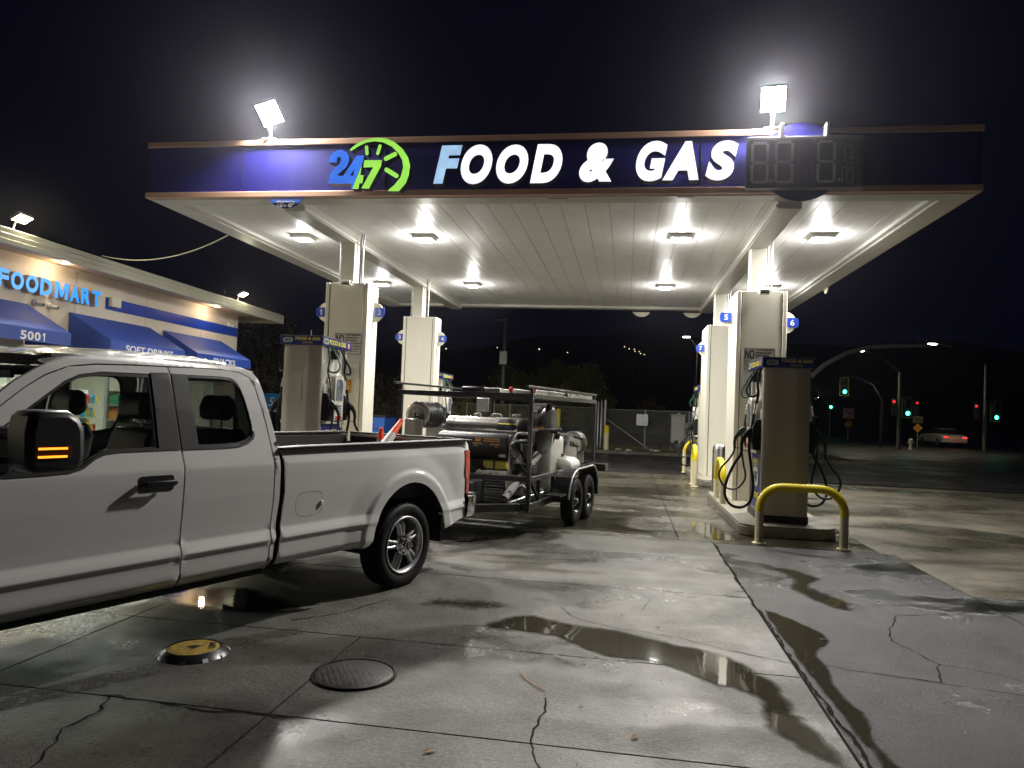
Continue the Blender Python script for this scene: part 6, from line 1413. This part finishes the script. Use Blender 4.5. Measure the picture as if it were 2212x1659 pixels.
while y < 3.2: mb.cyl((-.848,y,1.932),(-.592,y,1.932),.014,8); y += .3
build_each(mb, 'rung', al, t, per=3); MB().box(-.90,-.53,.16,.22,1.903,1.965).build('end_clamp', M['white_plastic'], t, .01); mb = MB(); [mb.lathe([(.035,-.03),(.035,.03)], c=(x,.25,1.945), axis='y', n=14) for x in (-.80,-.62)]; mb.build('rubber_foot', M['rubber'], t)
t = onT('work_light_bar', 'black twin work light on the front edge of the trailer roof', 'work light', (-.86,.03,1.905)); MB().box(-.165,.17,-.05,.05,.0,.065).build('housing', M['black_plastic'], t, .02)
for x in (-.12,.12): MB().lathe([(0,-.0515),(.022,-.0512)], c=(x,0,.034), axis='y', n=18).build('lamp_lens', M['chrome'], t)
t = onT('red_strap', 'red webbing strap bundled among the ladders on the rack', 'strap', (0,0,0)); mb = MB(); [mb.tube([(-.50+.03*i,.9+.25*i,1.925),(-.46+.03*i,1.0+.25*i,1.955),(-.40+.02*i,1.1+.25*i,1.93)], .013, 6) for i in range(7)]; mb.build('webbing', redm, t)
t = onT('black_clip', 'black cable hook on the right rack rail', 'hook', (0,0,0)); MB().tube([(-.02,1.5,1.90),(.02,1.5,1.94),(.02,1.6,1.96),(-.02,1.66,1.92)], .008, 6).build('hook', M['rubber'], t)

# ================================================================== BACKGROUND
def rail(mb, a, b, r): mb.cyl(a, b, r, 8)
# chain link fence, real wires as a crossing lattice of thin strips
wire = mat('fence_wire', (.20,.20,.19), .5, .6)
def fence(A_, B_, h, lab, n_posts, dens_=.11):
    A_, B_ = Vector(A_), Vector(B_); L_ = (B_-A_).length; d = (B_-A_).normalized()
    t = thing('chain_link_fence', lab, 'fence', A_, math.atan2(d.y, d.x)); mb = MB(); r = .0035
    def strip(x0, z0, x1, z1):
        dx, dz = x1-x0, z1-z0; l = math.hypot(dx, dz); nx, nz = -dz/l*r, dx/l*r; mb.add([(x0+nx,0,z0+nz),(x0-nx,0,z0-nz),(x1-nx,0,z1-nz),(x1+nx,0,z1+nz)], [(0,1,2,3)])
    x = -h
    while x < L_:
        a, za = max(x, 0), .05+(max(x,0)-x); b, zb = min(x+h, L_), .05+(min(x+h, L_)-x)
        if b > a: strip(a, za, b, zb); strip(a, h+.1-za, b, h+.1-zb)
        x += dens_
    mb.build('mesh', wire, t, auto=False)
    for i in range(n_posts+1): MB().cyl((L_*i/n_posts,.03,0),(L_*i/n_posts,.03,h+.08),.03,10).build('post', M['galv'], t)
    MB().cyl((0,.03,h+.04),(L_,.03,h+.04),.018,8).build('top_rail', M['galv'], t); return t
fence((-9.5,33.4,.06), (-1.25,33.2,.06), 1.75, 'chain link fence with yellow shrubs behind it, beyond the trailer', 4)
fence((-1.05,33.0,.06), (4.6,32.2,.06), 1.72, 'chain link fence with a leaning brace between the gate posts and plate 7', 3)
t = thing('fence_brace', 'thin diagonal pipe leaning against the right chain link fence', 'pipe', (0,0,0)); MB().cyl((-.98,32.85,1.45),(1.0,32.3,.15),.022,8).build('pipe', M['galv'], t)
for i, (x, y, lb) in enumerate(((-1.42,32.6,'leftmost steel gate post by the cream bollard'),(-1.24,32.6,'second steel gate post by the cream bollard'),(-1.10,32.6,'third steel gate post by the cream bollard'),(-.93,32.6,'thickest steel gate post nearest the cream bollard'))):
    t = thing('gate_post', lb, 'post', (x,y,.06), 0, 'steel gate posts'); MB().lathe([(.045 if i < 3 else .06,0),(.045 if i < 3 else .06,2.0+.05*i),(0,2.06+.05*i)], n=14).build('pipe', M['galv'], t)
def bollard(x, y, h, r, lab, mid=.30):
    t = thing('bollard', lab, 'bollard', (x,y,0)); MB().lathe([(r,0),(r,h*(1-mid))], n=24).build('post', M['post_cream'], t, auto=False); MB().lathe([(r+.001,h*(1-mid)),(r+.001,h-.02),(r*.8,h),(0,h+.01)], n=24).build('yellow_cap', M['yellow_paint'], t); return t
bollard(-.80, 30.9, 1.13, .11, 'cream bollard with yellow top at the gate post'); bollard(-10.75, 20.0, 1.76, .10, 'tall cream bollard with yellow top left of the left pump', .28); bollard(-3.0, 32.3, 1.75, .10, 'yellow bollard seen through the trailer frame', .5)
t = thing('utility_cabinet', 'tall white cabinet with weeds at its foot behind the right fence', 'cabinet', (2.35,33.6,.05)); MB().box(-.33,.28,-.2,.2,.0,1.60).build('body', M['white_plastic'], t, .02); MB().box(-.36,.31,-.23,.23,1.601,1.66).build('cap', M['white_plastic'], t, .02); MB().lathe([(.09,1.66),(.06,1.72),(0,1.74)], n=16).build('finial', M['white_plastic'], t)
t = thing('utility_cabinet', 'narrower pale cabinet right of the tall white one', 'cabinet', (2.85,33.7,.05)); MB().box(-.19,.19,-.2,.2,0,1.27).build('body', M['white_plastic'], t, .02); MB().box(-.15,.15,-.206,-.2005,.1,1.15).build('door', M['white_plastic'], t, .01)
t = thing('fence_sign', 'small white printed sign on the fence seen through the trailer', 'sign', (-3.9,33.25,1.55)); MB().box(-.36,.36,-.02,0,0,.42).build('sign_plate', paper, t); txt('NO PARKING', -.30,.30,.26,.36,-.021, M['ink'], t, bold=.03); txt('CUSTOMERS ONLY', -.30,.30,.12,.18,-.021, M['ink'], t, bold=.02)
t = thing('fence_sign', 'dim blank panel on the right fence above the brace', 'sign', (.7,32.35,1.15)); MB().box(-.25,.25,-.03,0,0,.5).build('sign_plate', M['galv'], t)
t = thing('garden_shed', 'low dark shed standing behind the right fence', 'shed', (6.2,38,.06)); MB().box(-4,3,0,4,0,1.75).build('wall', mat('shed_dark', (.06,.06,.055), .8), t); MB().box(-4.2,3.2,-.2,4.2,1.751,1.85).build('roof', mat('shed_roof', (.07,.07,.07), .7), t)
# blue bins and banner on the left
def dumpster(x, y, w_, d, h, lab, rz=0):
    t = thing('dumpster', lab, 'dumpster', (x,y,0), rz); bl_ = mat('bin_blue', (.02,.10,.42), .45, dirt=.4, dcol=(.1,.08,.07), vs=3) if 'bin_blue' not in bpy.data.materials else bpy.data.materials['bin_blue']
    MB().prism([(-w_/2+.08,.12),(w_/2-.08,.12),(w_/2,h),(-w_/2,h)], -d/2, d/2, 'xz').build('body', bl_, t, .02); MB().box(-w_/2-.03,w_/2+.03,-d/2-.03,d/2+.03,h+.001,h+.07).build('lid', M['ink'], t, .02)
    mb = MB(); [mb.box(-w_/2+.02, w_/2-.02, -d/2-.03, -d/2-.001, z, z+.05) for z in (.45,.8)]; mb.build('rib', bl_, t); MB().box(-.1,.3,-d/2-.034,-d/2-.031,.62,.78).build('sticker', M['yellow_text'], t); return t
dumpster(-9.3, 25.0, 1.9, 1.3, 1.20, 'blue dumpster with a yellow sticker between the left pillars'); dumpster(-12.9, 29.2, 2.2, 1.4, 1.15, 'blue dumpster below the teal banner')
t = thing('banner', 'teal banner with white script beside the tall bollard', 'banner', (-14.6,28.2,1.15), .25); MB().box(-.8,.85,0,.03,0,.78).build('sheet', mat('banner_teal', (.01,.17,.40), .5), t); txt('Sale', -.15,.55,.25,.62,-.002, M['white_paint'], t, bold=.0, shear=.3); MB().box(-.8,.85,-.004,-.001,.02,.08).build('orange_stripe', M['be_orange'], t)
mb = MB(); [mb.cyl((x,.04,-1.15),(x,.04,.8),.03,8) for x in (-.8,.85)]; mb.build('post', M['galv'], t)
# poles
def pole(x, y, h, r, lab, extra=None):
    t = thing('utility_pole', lab, 'pole', (x,y,0)); MB().cyl((0,0,0),(0,0,h),r,12,r*.7).build('shaft', mat('pole_grey', (.25,.25,.24), .6) if 'pole_grey' not in bpy.data.materials else bpy.data.materials['pole_grey'], t); return t
t = pole(-6.3, 36.5, 6.35, .11, 'pale slim pole with a grey box, rising beyond the trailer'); MB().box(-.2,.2,-.25,-.1,3.9,4.6).build('meter_box', M['galv'], t, .02); MB().bar((-.5,0,6.2),(.1,0,6.25),.05).build('cross_arm', M['galv'], t)
# street lamps
E_ST = emis('street_lens', (1,.93,.72), 55)
arm_shade = mat('shaded_arm', (.02,.02,.02), .7)  # lamp arms near black: night shade put into the colour, poles stay paler
def street_lamp(x, y, h, arm, lab, col=None, dim=False, lens=.16):
    t = thing('street_lamp', lab, 'street lamp', (x,y,0), 0, 'street lamps beyond the station'); pm = mat('lamp_pole', (.14,.135,.12), .6) if 'lamp_pole' not in bpy.data.materials else bpy.data.materials['lamp_pole']
    MB().cyl((0,0,0),(0,0,h-1),.13,12,.08).build('shaft', pm, t); ax_, ay_ = arm; P = [(ax_*q, ay_*q, h-1+1.35*math.sin(q*math.pi/2)) for q in [i/8 for i in range(9)]]; MB().tube(P, [.06-.004*i for i in range(9)], 8).build('arm', arm_shade, t)
    MB().box(ax_-.28, ax_+.28, ay_-.2, ay_+.2, h+.33, h+.46).build('head', pm, t, .03); MB().box(ax_-lens*1.5, ax_+lens*1.5, ay_-lens, ay_+lens, h+.27, h+.329).build('lens', E_ST, t)
    area('street_light', t, (ax_, ay_, h+.24), (0,0,-1), .3, .3, 90, (1,.85,.6), 140); return t
street_lamp(17.0, 48.9, 5.9, (-2.45,0), 'tall street lamp on the pole with one red and one green signal'); street_lamp(24.0, 53.4, 6.9, (-3.4,0), 'tall street lamp on the right-hand signal pole'); 
street_lamp(7.2, 78, 9.6, (-1.2,0), 'bright far street lamp above the fence between the pillars', lens=.22)
# curved mast arm close to the road
t = thing('mast_arm_pole', 'grey curved traffic signal mast rising behind the right pump', 'traffic mast', (9.6,42.0,0)); pm = mat('mast_grey', (.75,.73,.66), .5) if True else None
P = [(0,0,0),(0,0,2.2),(.05,0,3.2),(.35,0,4.0),(1.05,0,4.72),(2.3,0,5.45),(3.4,0,5.78),(4.6,0,5.88),(6.5,0,5.95)]
MB().tube(P, [.16,.155,.15,.145,.135,.125,.115,.105,.09], 16).build('mast', pm, t)
mb = MB(); mb.tube([(5.9,0,6.0),(5.85,0,6.55),(5.9,0,6.6)], .015, 6); mb.tube([(6.3,0,6.0),(6.35,0,6.5)], .015, 6); mb.box(5.85,6.35,-.02,.02,6.0,6.05); mb.build('detector_bracket', M['galv'], t)
# traffic signals
E_R, E_Gn = emis('signal_red', (1,.02,.03), 2), emis('signal_green', (.06,1,.60), 9)
sig_blk = mat('signal_black', (.012,.012,.012), .5); sig_y = mat('signal_border', (.45,.40,.12), .5)
def signal(x, y, z, lit_, lab, h=1.05, plate_=True, r=.13, glow=1, turn=0.):
    t = thing('traffic_signal', lab, 'traffic light', (x,y,z), turn, 'traffic signals at the crossing'); MB().box(-.17,.17,-.12,.12,0,h).build('housing', sig_blk, t, .02)
    if plate_:
        mb = MB(); a, b = .30, h+.12; e = .035; mb.box(-a,a,.0,.02,-.12,-.12+e); mb.box(-a,a,.0,.02,b-e,b); mb.box(-a,-a+e,.0,.02,-.12+e,b-e); mb.box(a-e,a,.0,.02,-.12+e,b-e); mb.build('reflective_border', sig_y, t); MB().box(-a+e,a-e,.002,.018,-.12+e,b-e).build('back_plate', sig_blk, t)
    for i, c in enumerate(('green', 'amber', 'red')):
        zz = .17+i*(h-.34)/2; m_ = {'green': E_Gn, 'red': E_R}.get(c) if lit_ == c else sig_blk
        MB().lathe([(0,-.150),(r*.75,-.145),(r,-.1205)], c=(0,0,zz), axis='y', n=20).build('lamp_lens', m_, t); MB().lathe([(r+.012,-.12),(r+.012,-.24)], c=(0,0,zz), axis='y', n=20).build('visor', sig_blk, t)
        if lit_ == c == 'green': point('signal_glow', t, (0,-.45,zz), 1.2*glow, (.1,1,.6) if c == 'green' else (1,.03,.04), .12)
    return t
signal(17.35, 48.6, 2.15, 'green', 'green signal on the right of the near signal pole'); signal(16.65, 48.7, 2.15, 'red', 'red signal on the left of the near signal pole', r=.085, turn=-.5, plate_=False, glow=.4)
signal(24.5, 53.1, 2.15, 'green', 'green signal on the farthest right pole', h=1.15); signal(23.4, 53.2, 2.15, 'red', 'faint red signal on the farthest right pole', r=.075, turn=-.6, plate_=False, glow=.3)
signal(14.9, 53.2, 3.55, 'green', 'green signal hanging high below the mast arm'); 
t = thing('mast_arm_pole', 'far dim mast arm carrying the high green signal', 'traffic mast', (17.4,53.4,0)); MB().tube([(0,0,0),(0,0,3.2),(-.6,0,4.2),(-1.6,0,4.75),(-2.5,0,4.85)], [.12,.11,.1,.09,.08], 10).build('mast', sig_blk, t)
signal(20.7, 78.5, 2.9, 'green', 'far small green signal left of the no left turn sign', r=.15); signal(18.0, 78.5, 2.75, 'green', 'far green signal partly hidden by the right pump', r=.15)
for x, lb in ((20.7,'thin far pole under the small green signal'),(18.0,'thin far pole just right of the right pump')):
    t = thing('signal_pole', lb, 'pole', (x,78.6,0)); MB().cyl((0,0,0),(0,0,2.95),.06,8).build('shaft', M['galv'], t)
signal(21.2, 57.6, 2.35, 'red', 'small red signal above the black arrow sign', r=.08, plate_=False, glow=.3)
diam = mat('diamond_orange', (.60,.27,.02), .5); sg = mat('sign_yellow', (.42,.34,.10), .5)
t = thing('traffic_sign', 'arrow sign above an orange diamond on one thin post', 'road sign', (21.3,57.55,0)); MB().cyl((0,0,0),(0,0,3.4),.035,8).build('post', M['galv'], t); MB().box(-.35,.35,-.06,-.04,1.75,2.25).build('arrow_plate', mat('plate_dim', (.10,.09,.06), .6), t); MB().prism([(-.25,2.0),(-.05,2.15),(-.05,2.04),(.25,2.04),(.25,1.96),(-.05,1.96),(-.05,1.85)], -.066, -.061, 'xz').build('arrow', M['ink'], t); MB().prism([(-.34,1.38),(0,1.72),(.34,1.38),(0,1.04)], -.06, -.04, 'xz').build('diamond_plate', diam, t)
t = thing('traffic_sign', 'square no left turn sign above an orange diamond', 'road sign', (18.95,66.3,0)); MB().cyl((0,0,0),(0,0,2.7),.035,8).build('post', M['galv'], t); f_ = MB().box(-.42,.42,-.07,-.04,1.95,2.79).build('white_plate', paper, t)
mb = MB(); mb.lathe([(.27,-.075),(.35,-.075)], c=(0,0,2.37), axis='y', n=32); mb.obox((0,-.0745,2.37), Vector((.707,0,-.707))*.29, (0,.002,0), Vector((.707,0,.707))*.03); mb.build('red_ring', M['red'], f_); MB().prism([(-.2,2.42),(-.08,2.54),(-.08,2.46),(.08,2.46),(.13,2.41),(.13,2.2),(.06,2.2),(.06,2.38),(-.08,2.38),(-.08,2.30)], -.073, -.0705, 'xz').build('turn_arrow', M['ink'], f_); MB().prism([(-.36,1.44),(0,1.80),(.36,1.44),(0,1.08)], -.06, -.04, 'xz').build('diamond_plate', diam, t)
# overpass in the dark
ov = mat('overpass_concrete', (.16,.155,.14), .8, var=.2, vs=.4); t = thing('overpass', 'dim concrete road bridge with a clearance plate behind the signals', 'bridge', (0,105,0))
MB().box(10,38,0,9,4.75,7.6).build('deck', ov, t); 
for x in (27.3,30.8,35.0): MB().box(x-.5,x+.5,1,2.2,0,4.749).build('column', ov, t)
MB().box(22.8,27.6,-.05,-.002,5.25,6.05).build('clearance_plate', sg, t); txt('15 FT 5 IN', 23.2,27.2,5.42,5.85,-.052, M['ink'], t, bold=.02)
# white saloon car
t = thing('parked_car', 'white saloon car with glowing tail lights on the dark road', 'car', (24.2,60.6,0), math.radians(91))
cp = mat('car_white', (.60,.58,.53), .3, coat=.5); bd = [(-2.25,.35),(-2.28,.62),(-2.2,.88),(-1.75,.98),(-1.25,1.02),(-.5,1.0),(.9,.98),(1.6,.90),(2.15,.74),(2.3,.5),(2.25,.3)]
MB().prism(bd, -.88, .88, 'xz').build('body', cp, t, .09, 3)
cb = [(-1.6,.99),(-.95,1.36),(-.35,1.44),(.35,1.42),(1.15,.97)]; MB().prism(cb, -.66, .66, 'xz').build('cabin', M['ink'], t, .06, 3); MB().prism([(-.95,1.365),(-.35,1.45),(.4,1.425),(.3,1.38),(-.35,1.40),(-.85,1.33)], -.62, .62, 'xz').build('roof', cp, t, .02)
E_TL = emis('car_tail', (1,.05,.04), 1.6)
for s in (-1,1): MB().box(-2.30,-2.12,s*.64-.16,s*.64+.16,.74,.83).build('tail_light', E_TL, t, .03)
for x in (-1.38,1.42):
    for s in (-1,1): w_ = MB().lathe([(.0,-.1),(.30,-.1),(.325,-.07),(.325,.07),(.30,.1),(0,.1)], c=(x,s*.80,.325), axis='y', n=28).build('wheel', M['rubber'], t); MB().lathe([(0,s*.103),(.2,s*.105)], c=(x,s*.80,.325), axis='y', n=20).build('rim', M['galv'], w_)
MB().box(-2.292,-2.286,-.26,.26,.55,.68).build('number_plate', M['cone_band'], t); point('tail_glow', t, (-2.6,0,.7), 1, (1,.12,.08), .2)
# hydrant-like post near the crossing
t = thing('fire_hydrant', 'small pale hydrant on the verge between the signal poles', 'hydrant', (18.3,50.5,0)); MB().lathe([(.16,0),(.16,.06),(.10,.08),(.10,.55),(.14,.57),(.12,.68),(.0,.76)], n=18).build('barrel', M['cream'], t); MB().cyl((-.18,0,.45),(.18,0,.45),.06,12).build('outlet', M['cream'], t)
# ------------------------------------------------------------------ vegetation
def leafmat(name, col): 
    m = mat(name, col, .6, var=.55, vs=1.3, spec=.3); return m
lf = leafmat('leaf_dark', (.11,.12,.035)); lf2 = leafmat('leaf_yellow', (.22,.20,.03)); lf3 = leafmat('leaf_brown', (.06,.05,.03)); bark = mat('bark', (.07,.055,.04), .85, bump=.5, bs=14)
def crown(par, cx, cz, rx, ry, rz, n, sz, m, seed, clumps=26, shape_=1.):
    rnd = random.Random(seed); mb = MB(); cl = []
    for _ in range(clumps):
        a, b = rnd.uniform(0, 6.283), math.asin(rnd.uniform(-.75, 1)); rr = rnd.uniform(.45, .95); cl.append((Vector((cx+rx*rr*math.cos(a)*math.cos(b), ry*rr*math.sin(a)*math.cos(b), cz+rz*rr*math.sin(b))), rnd.uniform(.22,.42)*min(rx,rz)))
    for _ in range(n):
        c, r = cl[rnd.randrange(clumps)]; d = Vector((rnd.gauss(0,1), rnd.gauss(0,1), rnd.gauss(0,1))).normalized()*r*rnd.uniform(.5,1.1)
        p = c+d; u = Vector((rnd.gauss(0,1), rnd.gauss(0,1), rnd.gauss(0,1))).normalized(); v = u.orthogonal().normalized(); s = sz*rnd.uniform(.6,1.4)
        mb.add([p-u*s, p-v*s*.45, p+u*s, p+v*s*.45], [(0,1,2,3)])
    me = bpy.data.meshes.new('crown'); me.from_pydata([tuple(v) for v in mb.v], [], mb.f); me.materials.append(m); o = bpy.data.objects.new('crown', me); link(o); o.parent = par; return o
def tree(x, y, h, rx, rz, m, lab, seed, n=3500, sz=.13, trunk=.14):
    t = thing('tree', lab, 'tree', (x,y,0), 0, 'trees beyond the fence'); cz = h-rz; rnd = random.Random(seed); mb = MB()
    mb.tube([(0,0,0),(.05,0,h*.25),(-.04,.02,h*.5),(.02,0,h*.8)], [trunk,trunk*.85,trunk*.6,trunk*.2], 10)
    for i in range(6): a = rnd.uniform(0,6.28); z = h*rnd.uniform(.3,.6); mb.tube([(0,0,z),(rx*.35*math.cos(a),rx*.35*math.sin(a),z+rz*.35),(rx*.65*math.cos(a),rx*.65*math.sin(a),z+rz*.6)], [trunk*.45,trunk*.3,trunk*.1], 7)
    mb.build('trunk', bark, t); crown(t, 0, cz, rx, rx*.8, rz, n, sz, m, seed); return t
tree(-6.6, 39.5, 3.95, 1.7, 1.7, lf, 'round dark tree behind the slim pale pole', 1); tree(-3.9, 41.5, 4.7, 1.5, 2.1, lf, 'tallest dark tree beyond the trailer roof rack', 2); tree(-2.3, 39.5, 4.1, 1.7, 1.9, lf, 'broad dark tree above the right end of the roof rack', 3)
tree(-5.0, 43.5, 4.3, 1.3, 1.8, lf, 'dim tree between the pole and the tallest tree', 4, 2500); tree(1.1, 38.0, 2.5, .9, .8, lf3, 'small bare brown tree behind the right fence', 5, 900, .08, .08)
tree(-19.5, 33.0, 6.6, 3.2, 3.2, lf3, 'dark wide tree behind the shop roof end', 6, 4500); tree(-15.5, 31.5, 5.2, 2.6, 2.5, lf3, 'dark tree behind the left pump header', 7, 4500); tree(-12.3, 33.5, 3.4, 2.0, 1.6, lf3, 'low dark tree left of the pillar with plates 1 and 2', 8, 3000)
def bush(x, y, rx, h, m, lab, seed, n=2600, sz=.06):
    t = thing('shrub', lab, 'shrub', (x,y,0), 0, 'shrubs along the fence'); rnd = random.Random(seed); mb = MB()
    for i in range(14): a = rnd.uniform(0,6.28); mb.tube([(rx*.5*math.cos(a),rx*.3*math.sin(a),0),(rx*.7*math.cos(a),rx*.4*math.sin(a),h*rnd.uniform(.6,1))], [.014,.004], 5)
    mb.build('stem', bark, t); crown(t, 0, h*.55, rx, rx*.6, h*.5, n, sz, m, seed, 22); return t
bush(-8.0, 34.3, 1.1, 2.0, lf2, 'yellow-green flowering shrub left of the grey control box', 11); bush(-6.3, 34.3, 1.1, 1.95, lf2, 'yellow-green shrub just beyond the grey control box', 12); bush(-9.5, 34.6, 1.0, 1.8, lf2, 'yellow-green shrub beside the left hose reel', 13); bush(-4.6, 34.5, .9, 1.7, lf, 'dull green shrub behind the printed fence sign', 14); bush(2.2, 33.1, .8, .5, lf3, 'dry brown shrub in front of the white cabinet', 15, 900, .05)
bush(-18.5, 30.5, 2.2, 2.4, lf3, 'dark shrub behind the teal banner', 16, 3500, .09); bush(-10.6, 30.8, 1.6, 1.7, lf3, 'dark shrub behind the blue dumpsters', 17, 2500, .08)
rnd = random.Random(9); mb = MB()
for _ in range(5200):
    x, y = rnd.uniform(-9.5, 4.8), rnd.uniform(31.2, 34.0); 
    if rnd.random() > .25+.75*min(1, (y-31.0)/1.6): continue
    h = rnd.uniform(.06, .30); a = rnd.uniform(0, 6.28); w_ = .008; dx, dy = rnd.uniform(-.08,.08), rnd.uniform(-.08,.08)
    mb.add([(x-w_*math.cos(a), y-w_*math.sin(a), .05),(x+w_*math.cos(a), y+w_*math.sin(a), .05),(x+dx, y+dy, .06+h)], [(0,1,2)])
me = bpy.data.meshes.new('dry_grass'); me.from_pydata([tuple(v) for v in mb.v], [], mb.f); me.materials.append(mat('straw', (.16,.13,.06), .8, var=.4)); o = bpy.data.objects.new('dry_grass', me); link(o); o['kind'] = 'stuff'
# litter at the fence
for i, (x, y) in enumerate(((.15,31.2),(1.15,31.9),(1.35,31.6),(-.3,31.4))):
    o = MB().add([(x-.15,y,.07),(x+.1,y-.08,.09),(x+.18,y+.06,.12),(x-.08,y+.1,.15)], [(0,1,2),(0,2,3)]).build('paper_scrap', paper); tag(o, 'crumpled pale scrap of litter at the foot of the right fence', 'litter', 'litter along the fence')
# hills with a few house lights
mb = MB(); rnd = random.Random(4); vs = []; nx = 60
def hill(x): return 46+9*math.sin(x*.009+1.0)+4*math.sin(x*.031+2)+2*math.sin(x*.083)
for i in range(nx+1):
    x = -500+1000*i/nx
    for (y, k) in ((250,0),(330,.45),(420,.85),(520,1.0),(640,.8)): vs.append((x, y, -1+hill(x)*k))
mb.add(vs, [(i*5+j, i*5+j+1, (i+1)*5+j+1, (i+1)*5+j) for i in range(nx) for j in range(4)], True); o = mb.build('hills', mat('hill_dark', (.03,.03,.03), .95, var=.3, vs=.02), None, auto=False); o['kind'] = 'structure'
E_HL = emis('house_light', (1,.80,.48), 2)
for i, (x, y, z, r, lb) in enumerate(((-77.0,300.0,26.0,0.30,'lone amber light on the hill right of plate 4'),
    (-54.8,300.0,27.0,0.20,'amber house light on the hill beside the slim pole'),
    (-36.9,300.0,26.8,0.30,'brightest house light on the hill above the tallest tree'),
    (-25.0,300.0,25.7,0.20,'faint house light on the hill above the end of the roof rack'),
    (-1.6,300.0,28.7,0.20,'highest light of the hill cluster, farthest from the street lamp'),
    (0.3,300.0,27.9,0.20,'second highest light of the hill cluster'),
    (2.4,300.0,27.8,0.20,'light at the middle top of the hill cluster'),
    (2.7,300.0,26.9,0.20,'light at the middle bottom of the hill cluster'),
    (4.4,300.0,26.9,0.20,'light of the hill cluster just right of its middle'),
    (5.0,300.0,26.0,0.20,'second lowest light of the hill cluster'),
    (6.5,300.0,25.7,0.20,'lowest light of the hill cluster'))):
    t = thing('house_light', lb, 'light', (x, y, z), 0, 'lights on the dark hillside'); MB().lathe([(0,-r),(r*.7,-r*.7),(r,0),(r*.7,r*.7),(0,r)], n=10).build('lamp', E_HL, t); MB().cyl((0,0,-r),(0,0,-30),.08,5).build('lamp_post', M['ink'], t)

E_TQ = emis('teal_light', (.05,.8,1), 5); t = thing('far_light', 'tiny blue-green light over the right fence beside plate 7', 'light', (13.1, 90, 3.4)); MB().lathe([(0,-.2),(.2,0),(0,.2)], n=8).build('lamp', E_TQ, t); MB().cyl((0,.3,-3.4),(0,.3,.1),.05,6).build('post', M['ink'], t)
# ------------------------------------------------------------------ thin volume added to imitate the lens glow round the lamps
HZ = 1
if HZ:
    hm_ = bpy.data.materials.new('halo_haze'); hm_.use_nodes = True; n_ = hm_.node_tree; n_.nodes.clear()
    pv = n_.nodes.new('ShaderNodeVolumePrincipled'); pv.inputs['Color'].default_value = (.84,.84,1,1); pv.inputs['Density'].default_value = .00030; pv.inputs['Anisotropy'].default_value = .93
    oo = n_.nodes.new('ShaderNodeOutputMaterial'); n_.links.new(pv.outputs[0], oo.inputs['Volume'])
    o = MB().box(-650, 650, -250, 950, -2.2, 75).build('halo_box', hm_); o['kind'] = 'stuff'
